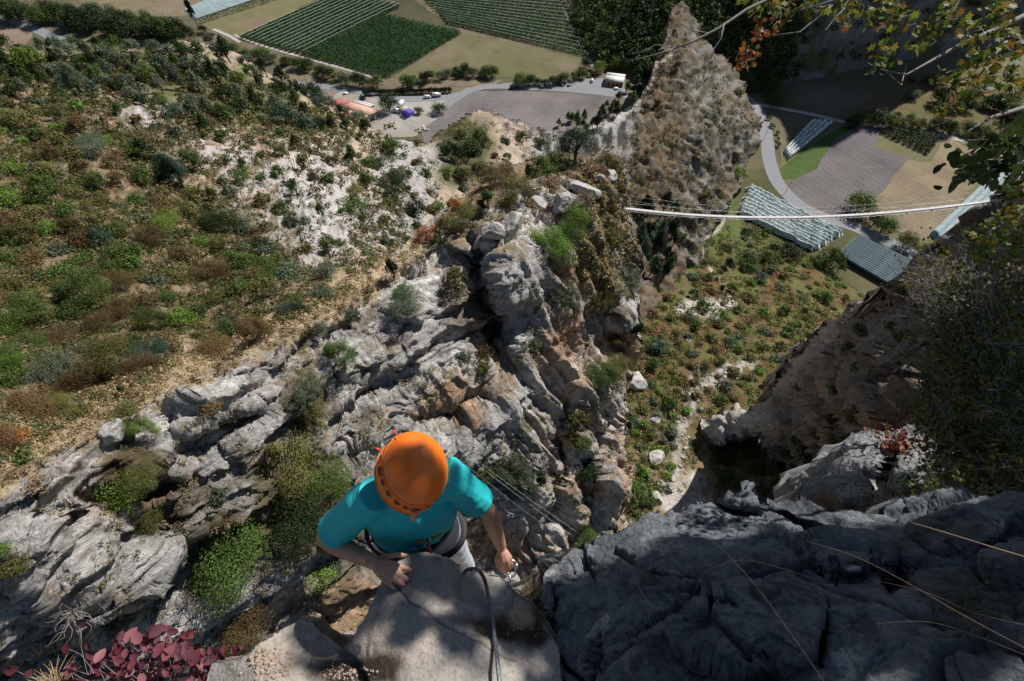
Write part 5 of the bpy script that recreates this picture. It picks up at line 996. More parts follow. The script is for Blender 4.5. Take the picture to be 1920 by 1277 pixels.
# --- farm sheds
m_red = simple('red_roof', (.34, .10, .09), .8, nscale=.4, var=.15); m_peach = simple('faded_tiles', (.50, .29, .22), .85, nscale=.5, var=.25); m_wroof = simple('white_roof', (.52, .51, .5), .7, nscale=.4, var=.08)
m_wall = simple('grey_wall', (.32, .30, .28), .9, nscale=1, var=.12); m_wallr = simple('red_wall', (.30, .09, .08), .9, nscale=1, var=.12); m_hole = simple('dark_opening', (.02, .02, .022), .9, nscale=1, var=.1); m_wallb = simple('brick_wall', (.38, .19, .12), .9, nscale=1.5, var=.2)
def gable(name, r0, r1, off, he, hr, roof, wall, label, cat, over=.5, doors=(), t=.18):
    r0 = np.array([*r0[:2], VZ+hr]); r1 = np.array([*r1[:2], VZ+hr]); off = np.array([*off[:2], 0.]); root = empty(name, ((r0+r1)/2)[:2].tolist()+[VZ]); org = np.array(root.location[:]); ax = (r1-r0)/np.linalg.norm(r1-r0); down = np.array([0, 0, he-hr])
    a = [r0+off+down, r0-off+down, r1-off+down, r1+off+down]; g = [np.array([*q[:2], VZ-.3]) for q in a]
    V = np.array(a+g+[r0, r1])-org; mk('wall', V, [(0, 4, 5, 1, 8), (2, 6, 7, 3, 9), (1, 5, 6, 2), (3, 7, 4, 0)], wall, root)
    for s in (1, -1):
        o = off*s; k = 1+over/np.linalg.norm(off); e0 = r0-ax*over; e1 = r1+ax*over; up = np.array([0, 0, .06])
        q = [e0+up, e1+up, e1+o*k+down*k+up, e0+o*k+down*k+up]; q2 = [v+np.array([0, 0, t]) for v in q]
        mk('roof', np.array(q+q2)-org, [(0, 1, 2, 3)[::-1], (4, 5, 6, 7), (0, 4, 7, 3), (1, 2, 6, 5), (2, 3, 7, 6), (0, 1, 5, 4)], roof, root)
    for (u, side, w_, h_, z0, nm) in doors:   # openings on the long walls or on the end
        b = MB()
        if side == 'end': c = r1+off*u+ax*.03; dr = off/np.linalg.norm(off); nr = ax
        else: c = r0+(r1-r0)*u+off*side+np.sign(side)*off/np.linalg.norm(off)*.03; dr = ax; nr = np.sign(side)*off/np.linalg.norm(off)
        c = np.array([*c[:2], VZ+z0+h_/2])-org; R = np.stack([dr, nr, [0, 0, 1.]], 1); b.box(c, (w_, .08, h_), R=R); b.obj(nm, m_hole, root, smooth=False)
    return tag(root, label, cat)
r0 = gp(637, 201, 6.4); r1 = gp(689, 217, 6.4); e0 = gp(659, 192, 4.6); gable('shed', r0, r1, e0-r0, 4.6, 6.4, m_peach, m_wall, 'long shed with faded peach-coloured tiles beside the gravel yard', 'shed', doors=[(.3, 'end', 5, 3.4, 0, 'door'), (-.45, 'end', 4.5, 3.4, 0, 'door')])
q0 = gp(612, 195, 6); q1 = gp(634, 200.5, 6); gable('shed', q0, q1-(q1-q0)*.04, (gp(637, 184.5, 4.8)-q0)*.95, 4.8, 6.0, m_red, m_wallr, 'shed with a dull red roof at the left end of the farm', 'shed')
w0 = gp(664, 189, 3.4); w1 = gp(698, 198.5, 3.4); gable('shed', w0, w1, (e0-r0)/np.linalg.norm(e0-r0)*2.2, 3.2, 3.4, m_wroof, m_wall, 'low narrow shed with a white roof behind the peach-tiled one', 'shed', over=.2)
h0 = gp(1138, 140, 6); h1 = gp(1171, 144, 6); gable('house', h0, h1, gp(1140, 145, 0)-gp(1142, 138, 0), 4.4, 5.6, m_wroof, m_wallb, 'small brick house with a white roof beside the car park', 'house', doors=[(.2, 1, 1.4, 2, .8, 'window'), (.45, 1, 1.4, 2, .8, 'window'), (.7, 1, 1.4, 2.6, 0, 'door'), (.9, 1, 1.2, 1.6, 1, 'window'), (.2, -1, 1.4, 2, .8, 'window'), (.45, -1, 1.4, 2, .8, 'window'), (.7, -1, 1.4, 2.6, 0, 'door')])
# --- vehicles
m_car = simple('white_paint', (.78, .79, .8), .3, nscale=1, var=.02); m_cardark = simple('dark_paint', (.05, .055, .07), .3, nscale=1, var=.02); m_glass = simple('dark_glass', (.02, .025, .03), .1, nscale=1, var=.1); m_tyre = simple('tyre', (.02, .02, .02), .9); m_green = simple('green_paint', (.02, .25, .12), .4); m_purple = simple('purple_plastic', (.10, .06, .42), .5, nscale=2, var=.15); m_beige = simple('beige_wood', (.42, .38, .30), .8, nscale=2, var=.2); m_yellow = simple('yellow_paint', (.5, .38, .03), .5)
def vehicle(kind, px, py, rz, mat, label, group=None, s=1.0):
    root = empty(kind, gp(px, py), rz); root.scale = (s, s, s); L, W, H = {'car': (4.3, 1.8, .75), 'van': (5.4, 2.0, 2.0), 'truck': (7.5, 2.4, .9), 'tractor': (3.4, 1.5, .9)}[kind]
    def prism(prof, w):
        b = MB(); n = len(prof); V = [(x, -w/2, z) for x, z in prof]+[(x, w/2, z) for x, z in prof]; return b.add(V, [tuple(range(n)), tuple(range(n, 2*n))[::-1]]+[(i, (i+1) % n, n+(i+1) % n, n+i)[::-1] for i in range(n)])
    if kind == 'car':
        prism([(-2.1, .35), (2.1, .35), (2.15, .8), (1.1, .95), (.5, 1.42), (-1.2, 1.45), (-2.0, .98), (-2.15, .8)], 1.75).obj('body', mat, root, smooth=False)
        prism([(1.0, 1.0), (.46, 1.38), (-1.15, 1.4), (-1.75, 1.02)], 1.78).obj('window', m_glass, root, smooth=False)
    elif kind == 'van':
        prism([(-2.7, .4), (2.7, .4), (2.75, 1.1), (2.0, 1.35), (1.5, 2.2), (-2.6, 2.3), (-2.72, .8)], 2.0).obj('body', mat, root, smooth=False)
        prism([(2.02, 1.38), (1.55, 2.1), (.7, 2.1), (.7, 1.4)], 2.03).obj('window', m_glass, root, smooth=False)
    elif kind == 'truck':
        b = MB(); b.box((-1, 0, 1.9), (5.6, 2.4, 2.3)); b.obj('box_body', mat, root, smooth=False); prism([(1.9, .5), (3.7, .5), (3.7, 1.6), (3.4, 2.5), (1.9, 2.5)], 2.2).obj('cab', mat, root, smooth=False); prism([(3.72, 1.65), (3.46, 2.35), (2.8, 2.35), (2.8, 1.65)], 2.23).obj('window', m_glass, root, smooth=False)
        b = MB(); b.box((0, 0, .62), (7.2, .9, .25)); b.obj('chassis', m_cardark, root, smooth=False)
    else:
        prism([(-.6, .6), (1.9, .6), (1.9, 1.4), (.6, 1.5), (-.6, 1.4)], .9).obj('body', mat, root, smooth=False); prism([(-1.2, .8), (.4, .8), (.3, 2.5), (-1.1, 2.5)], 1.3).obj('cab', m_glass, root, smooth=False); b = MB(); b.box((-.4, 0, 2.56), (1.7, 1.5, .1)); b.obj('roof', mat, root, smooth=False)
    wr = {'car': .33, 'van': .36, 'truck': .48, 'tractor': .7}[kind]; wx = {'car': 1.35, 'van': 1.8, 'truck': 2.5, 'tractor': 1.2}[kind]
    for sx in (-1, 1):
        for sy in (-1, 1):
            b = MB(); r = wr*(.65 if kind == 'tractor' and sx > 0 else 1); y = sy*W*.44; b.tube([(sx*wx, y-.12, r), (sx*wx, y+.12, r)], r, 12); b.obj('wheel', m_tyre, root, smooth=False)
    return tag(root, label, kind if kind != 'van' else 'van', group)
vehicle('car', 648, 176.5, .3, m_car, 'white car parked on the verge left of the yard')
vehicle('tractor', 680, 186, 2.6, m_green, 'green tractor behind the white-roofed shed', s=1.5)
vehicle('van', 746, 210.5, -.3, m_car, 'white van parked under the broad dark tree', s=1.25)
vehicle('truck', 753, 198, 1.3, m_car, 'white truck standing behind the white van', s=1.2)
vehicle('truck', 819, 181, .05, m_car, 'larger white truck with a red end beside the hedge', s=1.0)
vehicle('van', 802, 184, .05, m_car, 'white van left of the large truck beside the hedge', s=1.05)
vehicle('car', 1156, 168, .1, m_car, 'white car in front of the brick house', s=1.2)
vehicle('van', 1110, 153, 1.4, m_car, 'white camper van on the car park', s=1.0)
vehicle('car', 1045, 160, .2, m_green, 'green car at the left end of the car park', s=1.1)
vehicle('car', 1055, 161, .5, m_cardark, 'dark car next to the green one')
vehicle('car', 1067, 162, .5, m_cardark, 'dark car furthest right of the three parked by the hedge')
vehicle('truck', 965, 166, .15, m_cardark, 'dark truck driving on the road past the ploughed field', s=1.0)
vehicle('car', 548, 104, .9, m_car, 'white car on the track below the netted orchard')
vehicle('car', 115, 47, .3, m_car, 'white car by the riverside grove at top left', s=1.2)
# crates
base = gp(763, 222); u = (gp(776, 215)-gp(763, 222)); u /= np.linalg.norm(u); v = np.array([-u[1], u[0], 0])
for i in range(5):
    b = MB(); L = 7.5; c = base+u*L/2+v*(i*1.35); H = 3.6
    for z in range(4): b.box((0, 0, z*.9+.42), (L, 1.12, .80)); b.box((0, 0, z*.9+.85), (L-.1, 1.02, .08))
    for k in range(7): b.box((-L/2+.1+k*(L-.2)/6, 0, H/2), (.14, 1.18, H-.02))
    o = b.obj('crate_stack', m_purple, None, smooth=False); o.location = c; o.rotation_euler = (0, 0, math.atan2(u[1], u[0])); tag(o, ORD[i]+' row from the right of the stacked purple fruit crates', 'crate stack', 'rows of purple crates')
for i in range(3):
    b = MB(); L = 8; c = base+u*(L/2+.6)+v*(6.9+i*1.9); H = 3.2
    for z in range(3): b.box((0, 0, z*1.05+.5), (L, 1.3, .92)); b.box((0, 0, z*1.05+1.0), (L-.2, 1.1, .1))
    o = b.obj('crate_stack', m_beige, None, smooth=False); o.location = c; o.rotation_euler = (0, 0, math.atan2(u[1], u[0])); tag(o, ORD[i]+' row of beige bins, counted from the purple crates', 'crate stack', 'rows of beige bins')
# scrap on the yard
rnd = random.Random(3)
for (x, y, lab, ms) in [(730, 236, 'heap of yellow and grey machine parts at the end of the peach-tiled shed', [m_yellow, m_beige, m_cardark]), (793, 243, 'heap of pale stone blocks and scrap in the middle of the yard', [m_wroof, m_beige, m_cardark])]:
    b = MB()
    for i in range(34):
        e = Euler((rnd.uniform(-.4, .4), rnd.uniform(-.4, .4), rnd.uniform(0, 3))).to_matrix(); b.box((rnd.gauss(0, 2.6), rnd.gauss(0, 2.2), rnd.uniform(.2, 1.0)), (rnd.uniform(.5, 2.6), rnd.uniform(.3, .9), rnd.uniform(.3, 1)), R=np.array(e), mi=rnd.randint(0, 2))
    tag(b.obj('scrap_heap', ms, None, origin=None, smooth=False), lab, 'scrap heap').location = gp(x, y)
# poles
for (x, y, h, lab) in [(575, 156, 9, 'wooden utility pole beside the farm road'), (1472, 362, 9, 'wooden utility pole on the bend of the winding road'), (1432, 262, 8, 'utility pole on the left verge of the winding road')]:
    root = empty('utility_pole', gp(x, y)); b = MB(); b.tube([(0, 0, -.3), (0, 0, h)], [.16, .1], 8); b.obj('pole', m_bark, root); b = MB(); b.box((0, 0, h-.7), (1.6, .12, .12)); b.obj('crossarm', m_bark, root, smooth=False); tag(root, lab, 'utility pole')
# --- footbridge
m_deck = simple('bridge_planks', (.46, .46, .45), .6, nscale=3, var=.08); m_cable = simple('steel_cable', (.30, .30, .31), .4, .7, nscale=30, var=.3)
def bridge():
    A = P(1174, 391, 62.); B = P(1892, 372, 60.); root = empty('footbridge', A); M = 100; L = np.linalg.norm(B-A); ax = (B-A)/L; sd2 = np.cross(ax, [0, 0, 1]); sd2 /= np.linalg.norm(sd2)
    t = np.linspace(0, 1, M+1); c = (B-A)[None]*t[:, None]; c[:, 2] -= 4*2.2*t*(1-t)
    b = MB()
    for i in range(M):
        for s in (0,):
            m0 = c[i]; m1 = c[i]+(c[i+1]-c[i])*(.97 if i % 4 == 3 else 1.0); w_ = .19; V = [m0-sd2*w_, m0+sd2*w_, m1+sd2*w_, m1-sd2*w_]; V = V+[q-np.array([0, 0, .07]) for q in V]
            b.add(V, [(0, 1, 2, 3), (7, 6, 5, 4), (1, 5, 6, 2), (3, 7, 4, 0)])
    b.obj('deck', m_deck, root, smooth=False)
    for s in (-1, 1):
        top = c+sd2*s*.5; top = top.copy(); top[:, 2] = c[:, 2]+1.15+.5*(2*t-1)**2; b = MB(); b.tube(top, .014, 5); b.obj('hand_cable', m_cable, root)
        und = c+sd2*s*.33-np.array([0, 0, .1]); b = MB(); b.tube(und, .03, 5); b.obj('deck_cable', m_cable, root)
        mid = (c+sd2*s*.45); mid = mid.copy(); mid[:, 2] += .55; b = MB(); b.tube(mid, .007, 4); b.obj('side_cable', m_cable, root)
        for i in range(4, M, 6):
            b = MB(); b.tube([c[i]+sd2*s*.37-np.array([0, 0, .08]), top[i]], .006, 4); b.obj('hanger', m_cable, root)
    for i in range(4, M, 6):
        b = MB(); b.box(c[i]-np.array([0, 0, .11]), (.1, 1.0, .08), rz=math.atan2(ax[1], ax[0])); b.obj('cross_beam', m_cable, root, smooth=False)
    tag(root, 'narrow white suspension footbridge spanning the gap from the pillar to the right cliff', 'footbridge')
bridge()
def cable(pts, r, label, name='steel_cable', sag=0.0, n=30, mat=None):
    A, B = [np.array(q) for q in pts]; t = np.linspace(0, 1, n); c = (B-A)[None]*t[:, None]; c[:, 2] -= 4*sag*t*(1-t); b = MB(); b.tube(c, r, 6); o = b.obj(name, mat or m_cable, None); o.location = A; return tag(o, label, 'cable')
cable([P(812, 803, 38), P(1085, 1000, 34)], .008, 'upper thin wire crossing the gap right of the climber', sag=.3)
cable([P(822, 812, 38), P(1075, 1006, 34)], .010, 'middle thin wire crossing the gap right of the climber', sag=.4)
cable([P(800, 812, 38), P(1040, 1000, 33)], .010, 'lower thin wire crossing the gap right of the climber', sag=.4)
# --- loose boulders
m_bould = terrmat('boulder_stone', 1.2, 8, .8, .2, .4)
def boulder(layer, px, py, w, lab, group=None, seed=1, sq=(1, .8, .7), mat=None, name='boulder', tcol=(.45, .43, .40), sub=5, fac=.35):
    import bmesh
    L, nn, t = hit(layer, px, py)
    if L is None: return
    bm = bmesh.new(); bmesh.ops.create_icosphere(bm, subdivisions=sub, radius=.5); V = np.array([v.co[:] for v in bm.verts]); F = [[v.index for v in f.verts] for f in bm.faces]; bm.free()
    rg = np.random.default_rng(seed); pn = rg.normal(size=(9 if fac > .5 else 16, 3)); pn /= np.linalg.norm(pn, axis=1)[:, None]; pd = rg.uniform(.26, .46, len(pn)) if fac > .5 else rg.uniform(.36, .5, len(pn)); dv_ = V/.5; rr_ = np.min(np.where(dv_@pn.T > .05, pd/np.maximum(dv_@pn.T, .05), 9), axis=1); V = dv_*np.minimum(rr_, .6)[:, None]*(1+fbm(V*5+seed, 4, seed)*.10+facet(V*5, seed, 1, .9)*.04)[:, None]*np.array(sq); s = w*t/FPX; V *= s
    c = np.tile(np.array(tcol), (len(V), 1)); c = mixc(c, np.array(tcol)*.5, sstep(0, .4, fbm(V/s*5+seed, 4, 6))*.7)
    o = mk(name, V, F, mat or m_bould, col=c); o.location = L+np.array([0, 0, s*.12]); o.rotation_euler = (0, 0, seed*1.7); tag(o, lab, 'boulder', group); return o
for i, a in enumerate([('rock_pillar', 215, 812, 52, 'rounded grey boulder on the pillar edge beside a bright shrub'), ('gully_slope', 1230, 790, 20, 'pale boulder nearest the scree stream in the gully'), ('gully_slope', 1190, 720, 44, 'long pale boulder half buried beside the pillar'), ('gully_slope', 1230, 862, 34, 'pale boulder with a pointed top low in the gully'), ('gully_slope', 1232, 935, 24, 'smooth pale boulder close to the gully bottom'), ('gully_slope', 1290, 640, 12, 'small pale boulder on the brown slope'), ('gully_slope', 1465, 700, 22, 'pale boulder near the tip of the right cliff'),
  ('rock_pillar', 1075, 350, 30, 'upright angular block on the crest of the pillar'), ('rock_pillar', 1095, 362, 52, 'flat angular block lying on the crest'), ('rock_pillar', 1050, 382, 44, 'angular block at the rim above the yellow-green bush'), ('rock_pillar', 1012, 385, 40, 'angular block left of the rim block'), ('rock_pillar', 960, 425, 56, 'large fractured block on the pillar head'), ('rock_pillar', 920, 440, 46, 'fractured block at the left of the pillar head'), ('rock_pillar', 1145, 330, 30, 'pale block at the far end of the pillar'), ('rock_pillar', 1125, 335, 24, 'pale stone beside the far end block')]):
    boulder(*a, seed=i+1, fac=.8 if 'block' in a[4] else .35, sub=5)
rnd = random.Random(17)
for i in range(46):
    u = i/45; x = np.interp(u, [0, .4, .7, 1], [1390, 1300, 1280, 1255])+rnd.gauss(0, 12); y = np.interp(u, [0, .4, .7, 1], [690, 735, 840, 930])+rnd.gauss(0, 8)
    boulder('gully_slope', x, y, rnd.uniform(4, 9), ORD[i]+' stone from the top of the scree stream in the gully', 'stones of the scree stream', seed=i+30, sub=2, name='stone', tcol=(.5, .48, .45))
# ================================================================ THE CLIMBER
m_skin = simple('skin', (.46, .25, .17), .55, nscale=40, var=.08); m_shirt = simple('teal_shirt', (.012, .45, .47), .7, nscale=60, var=.05); m_trous = simple('pale_trousers', (.46, .49, .55), .75, nscale=40, var=.06)
m_orange = simple('orange_helmet', (.82, .165, .010), .42, nscale=5, var=.03); m_orange2 = simple('orange_rim', (.80, .16, .01), .4, nscale=5, var=.03); m_black = simple('black_webbing', (.018, .018, .02), .7, nscale=60, var=.3); m_gold = simple('gold_cord', (.45, .27, .05), .6, nscale=200, var=.3)
m_steel = simple('brushed_steel', (.42, .43, .46), .3, .9, nscale=60, var=.12); m_redtag = simple('red_tag', (.7, .05, .02), .5); m_bluetag = simple('blue_tag', (.05, .22, .45), .5); m_hair = simple('dark_hair', (.03, .02, .015), .6, nscale=80, var=.4); m_nail = simple('nail_polish', (.22, .06, .08), .25, nscale=30, var=.05); m_shoe = simple('white_shoe', (.65, .65, .66), .6, nscale=20, var=.08); m_eye = simple('eye_white', (.7, .68, .66), .3); m_lip = simple('lips', (.36, .13, .11), .5); m_redcord = simple('red_cord', (.6, .05, .02), .6)
def remesh(b, name, mat, parent, org, vox, noise_amp=0, nfreq=12, sm=4, subd=0):
    me = mkmesh('tmp', np.concatenate(b.V)-org, b.F, mat, smooth=True); o = bpy.data.objects.new('tmp', me); COL.objects.link(o)
    r = o.modifiers.new('r', 'REMESH'); r.mode = 'VOXEL'; r.voxel_size = vox
    s = o.modifiers.new('s', 'SMOOTH'); s.factor = .5; s.iterations = sm
    dg = bpy.context.evaluated_depsgraph_get(); dg.update(); e = o.evaluated_get(dg); me2 = bpy.data.meshes.new_from_object(e, depsgraph=dg); bpy.data.objects.remove(o)
    n = len(me2.vertices); V = np.empty(n*3, np.float32); me2.vertices.foreach_get('co', V); V = V.reshape(-1, 3).astype(float)
    if callable(noise_amp):
        Nn = np.empty(n*3, np.float32); me2.vertices.foreach_get('normal', Nn); V = V+Nn.reshape(-1, 3)*noise_amp(V+org)[:, None]; me2.vertices.foreach_set('co', V.astype(np.float32).ravel())
    me2.materials.clear(); me2.materials.append(mat); me2.polygons.foreach_set('use_smooth', np.ones(len(me2.polygons), bool)); me2.update()
    o = bpy.data.objects.new(name, me2); COL.objects.link(o); o.parent = parent; return o
def climber():
    root = empty('person', (-.33, .50, -3.2)); org = np.array(root.location[:])
    F3 = np.array([.27, -.96, 0]); F3 /= np.linalg.norm(F3); Lx = np.array([.96, .27, 0]); Z = np.array([0, 0, 1.])
    q = lambda x, y, t: P(x, y, t)
    shL = q(684, 944, 1.60); elL = q(611, 1010, 1.76); wrL = q(697, 1053, 1.625); shR = q(848, 900, 1.65); elR = q(916, 958, 1.84); wrR = q(940, 1026, 1.99)
    neck = np.array([-.335, .515, -1.60]); hip = np.array([-.395, .495, -2.02]); AX = (hip-neck)/np.linalg.norm(hip-neck)
    nk_top = np.array([-.318, .50, -1.53]); hc = np.array([-.312, .515, -1.475])
    # ---- body: torso, neck, head, arms, hands, legs grown together
    b = MB()
    sc_ = [neck+Z*.02, neck+AX*.05, neck+AX*.14, neck+AX*.24, neck+AX*.33, hip, hip-Z*.10]
    rr = [(.055, .055), (.135, .075), (.150, .098), (.135, .092), (.125, .085), (.155, .105), (.150, .105)]
    b.tube(sc_, np.array(rr), 24, upv=F3)
    b.tube([neck-Z*.06, nk_top, hc-Z*.03], [.062, .052, .055], 16, upv=F3)
    U = np.array([.34, -.12, .93]); U /= np.linalg.norm(U); Ff = F3-U*F3.dot(U); Ff /= np.linalg.norm(Ff); S = np.cross(U, Ff); R = np.stack([S, Ff, U], 1)
    b.ell(hc+U*.0, (.075, .095, .105), 20, 14, R=R); b.ell(hc+Ff*.045-U*.06, (.052, .052, .055), 16, 10, R=R)
    nose = [hc+Ff*.092-U*.012, hc+Ff*.118-U*.045, hc+Ff*.095-U*.052]; b.tube(nose, [.007, .014, .010], 8)
    for s in (-1, 1): b.ell(hc+S*s*.078-U*.02-Ff*.005, (.010, .02, .032), 10, 8, R=R)
    b.ell(hc+Ff*.088-U*.084, (.024, .012, .010), 10, 8, R=R)
    def limb(pts, rad, n=14, **k): b.tube(pts, rad, n, **k)
    def arm(sh, el, wr, k=1.0):
        limb([sh-(el-sh)*.12, sh+(el-sh)*.25, sh+(el-sh)*.6, el], np.array([.046, .046, .040, .034])*k); b.ell(el, (.035*k,)*3); b.ell(sh, (.052*k,)*3)
        limb([el, el+(wr-el)*.25, el+(wr-el)*.6, wr], np.array([.034, .038, .031, .023])*k)
    arm(shL, elL, wrL); arm(shR, elR, wrR, .95)
    def hand(wr, kn, tips, th, up, fr, thr, arch):
        kc = np.mean(kn, 0); palm = np.array(kn)
        for i, kk in enumerate(kn):
            mid = (wr+kk)/2+up*.004; b.tube([wr+(kk-wr)*.02, mid, kk], [.0135, .0135, fr*1.28], 8)
        b.ell((wr+kc)/2, (.024, .024, .014), 12, 8, R=np.stack([(kn[0]-kn[3])/np.linalg.norm(kn[0]-kn[3]), np.cross(up, (kn[0]-kn[3])/np.linalg.norm(kn[0]-kn[3])), up], 1))
        for i, (k0, tp) in enumerate(zip(kn, tips)):
            f = fr*(.88 if i == 3 else 1); d = tp-k0; b.tube([k0, k0+d*.42+up*arch, k0+d*.76+up*arch*.75, tp], [f*1.12, f*1.03, f*.92, f*.74], 10); b.ell(k0, (f*1.22,)*3, 8, 6); b.ell(tp, (f*.76,)*3, 8, 6)
        b.tube(th, [thr*1.35, thr*1.1, thr, thr*.75], 10); b.ell(th[-1], (thr*.8,)*3, 8, 6)
    def onrock(x, y, lift):
        L, n, t = hit('rock_ledge', x, y); return (P(x, y, t-lift) if L is not None else P(x, y, 1.6))
    up = -P(735, 1070, 1.)/np.linalg.norm(P(735, 1070, 1.))
    kn = [onrock(742, 1060, .035), onrock(736, 1069, .038), onrock(727, 1077, .036), onrock(718, 1084, .03)]; tips = [onrock(773, 1070, .012), onrock(766, 1088, .012), onrock(756, 1097, .012), onrock(739, 1103, .012)]
    kn[3] = P(718, 1084, np.linalg.norm(kn[2])/np.linalg.norm(P(727, 1077, 1.))); wrH = P(697, 1053, np.linalg.norm(kn[2])/np.linalg.norm(P(727, 1077, 1.))+.02)
    limb([elL+(wrL-elL)*.9, wrH], [.025, .022])
    th = [P(706, 1050, 1.60), P(728, 1043, 1.585), P(745, 1040, 1.60), P(762, 1042, 1.625)]
    hand(wrH, kn, tips, th, up, .0088, .0098, .010)
    c0 = P(958, 1068, 2.03); upR = -P(945, 1045, 1.)/np.linalg.norm(P(945, 1045, 1.))
    knR = [P(938, 1050, 1.985), P(944, 1052, 1.975), P(951, 1051, 1.975), P(957, 1047, 1.985)]; tR = [P(942, 1072, 2.01), P(948, 1073, 2.01), P(955, 1070, 2.012), P(961, 1065, 2.015)]
    thR = [P(938, 1036, 2.0), P(931, 1050, 2.01), P(934, 1062, 2.02), P(942, 1070, 2.03)]
    hand(wrR, knR, tR, thR, upR, .0092, .0098, .008)
    # legs
    hipR = hip+Lx*.085-Z*.02; hipL = hip-Lx*.085-Z*.02; knR_ = P(858, 1046, 2.42); knL = np.array([-.42, .38, -2.52]); ftR = np.array([-.26, .50, -3.02]); ftL = np.array([-.42, .44, -2.98])
    for h, k, f in ((hipR, knR_, ftR), (hipL, knL, ftL)): limb([h, (h+k)/2, k, k+(f-k)*.3, f], [.08, .068, .052, .053, .036])
    remesh(b, 'body', m_skin, root, org, .0042, sm=3)
    # ---- face details
    f = MB()
    for s in (-1, 1): f.ell(hc+Ff*.086+S*s*.031-U*.012, (.012, .008, .008), 10, 6, R=R)
    f.obj('eyes', m_eye, root, org)
    f = MB()
    for s in (-1, 1): f.ell(hc+Ff*.0935+S*s*.031-U*.013, (.005, .0025, .005), 8, 6, R=R)
    f.obj('pupils', m_hair, root, org)
    f = MB(); f.ell(hc+Ff*.099-U*.084, (.022, .005, .006), 10, 6, R=R); f.obj('lips', m_lip, root, org)
    f = MB(); f.ell(hc-Ff*.03-U*.02, (.084, .085, .095), 20, 12, R=R); f.tube([hc-Ff*.10-U*.06, neck-F3*.06-Z*.0, neck-F3*.10-Z*.14], [.03, .026, .010], 10); f.obj('hair', m_hair, root, org)
    for i, tp in enumerate(tips+[th[-1]]):
        d = (tp-(kn+[th[1]])[i]); d /= np.linalg.norm(d); s_ = np.cross(up, d); s_ /= np.linalg.norm(s_); n_ = np.cross(d, s_); nb = MB(); nb.ell(tp+up*.0048+d*.001, (.0052, .0072, .0024), 10, 6, R=np.stack([s_, d, up], 1)); nb.obj('fingernail', m_nail, root, org)
    # ---- shirt
    b = MB(); k = 1.0
    tor = [neck+Z*.012, neck+AX*.03, neck+AX*.075, neck+AX*.16, neck+AX*.26, neck+AX*.34, neck+AX*.385]
    b.tube(tor, np.array([(.066, .062), (.125, .078), (.160, .098), (.168, .118), (.152, .112), (.145, .105), (.152, .112)]), 28, upv=F3)
    for sh, el, kk in ((shL, elL, .74), (shR, elR, .66)):
        d = el-sh; b.ell(sh+np.array([0, 0, -.005]), (.062,)*3, 14, 10); b.tube([sh-d*.25, sh, sh+d*.35, sh+d*kk], [.058, .064, .060, .062], 18)
        b.tube([neck-Z*.05, (neck*.45+sh*.55)-Z*.02, sh], [.05, .062, .060], 16)
    def wr_(V):
        a = ridged(np.stack([V[:, 0]*9+V[:, 2]*5, V[:, 1]*8, V[:, 2]*6], 1), 3, 5); c = fbm(V*22, 3, 8); low = sstep(-1.72, -1.9, V[:, 2])
        return .010*(a-.3)*(1+1.2*low)+.003*c+.010*low*ridged(np.stack([V[:, 0]*5, V[:, 1]*5, V[:, 2]*22+V[:, 0]*9], 1), 2, 15)
    sh_o = remesh(b, 'shirt', m_shirt, root, org, .006, wr_, sm=5)
    for (c_, r_, ax) in ((shL+(elL-shL)*.735, .0615, elL-shL), (shR+(elR-shR)*.655, .0615, elR-shR)):
        ax = ax/np.linalg.norm(ax); a0 = np.cross(ax, [0, 0, 1]); a0 /= np.linalg.norm(a0); a1 = np.cross(ax, a0); pts = [c_+(a0*math.cos(x)+a1*math.sin(x))*r_ for x in np.linspace(0, 2*math.pi, 30)]
        h = MB(); h.tube(pts, .0022, 5, cap=False); h.obj('sleeve_hem', m_shirt, root, org)
    # ---- trousers and shoes
    b = MB(); b.tube([hip+Z*.085, hip, hip-Z*.08, hip-Z*.14], np.array([(.150, .108), (.166, .118), (.165, .12), (.13, .11)]), 24, upv=F3)
    for h, k_, f_ in ((hipR, knR_, ftR), (hipL, knL, ftL)): b.tube([h, (h+k_)/2, k_, k_+(f_-k_)*.3, f_+(k_-f_)*.1], [.094, .08, .064, .066, .056], 18)
    remesh(b, 'trousers', m_trous, root, org, .007, lambda V: .006*(ridged(V*np.array([7, 7, 14]), 3, 4)-.3), sm=4)
    for f_ in (ftR, ftL):
        s = MB(); s.tube([f_-F3*.05-Z*.03, f_+F3*.03-Z*.04, f_+F3*.13-Z*.06, f_+F3*.19-Z*.07], np.array([(.038, .045), (.042, .042), (.046, .03), (.03, .02)]), 14, upv=Z); s.tube([f_+Z*.05, f_-Z*.04], [.045, .045], 14); s.obj('shoe', m_shoe, root, org)
    # ---- helmet
    hr = empty('helmet', (0, 0, 0)); hr.parent = root
    hcen = P(773, 884, 1.475); HU = np.array([.46, .03, .88]); HU /= np.linalg.norm(HU); HF = F3-HU*F3.dot(HU); HF /= np.linalg.norm(HF); HS = np.cross(HU, HF)
    rx, ry, rz = .104, .118, .110; nu = 64; nv = 34; V = []; ph = np.linspace(.05, math.radians(106), nv)
    def hp(p, th, off=0):
        front = math.cos(th); lim = 1.0
        st = .0030*(1 if p < math.radians(70) else 0)+.0035*float(sstep(math.radians(92), math.radians(106), np.array(p)))
        x = math.sin(p)*math.sin(th)*(rx+off+st); y = math.sin(p)*math.cos(th)*(ry+off+st); z = math.cos(p)*(rz+off+st)
        if p > math.pi/2: z += -.012*(math.cos(th)*-.4+.3)*((p-math.pi/2)/.28)
        return hcen+HS*x+HF*y+HU*z
    V = [hp(p, 2*math.pi*j/nu) for p in ph for j in range(nu)]; V2 = [hp(p, 2*math.pi*j/nu, -.012) for p in ph for j in range(nu)]; n = nu*nv
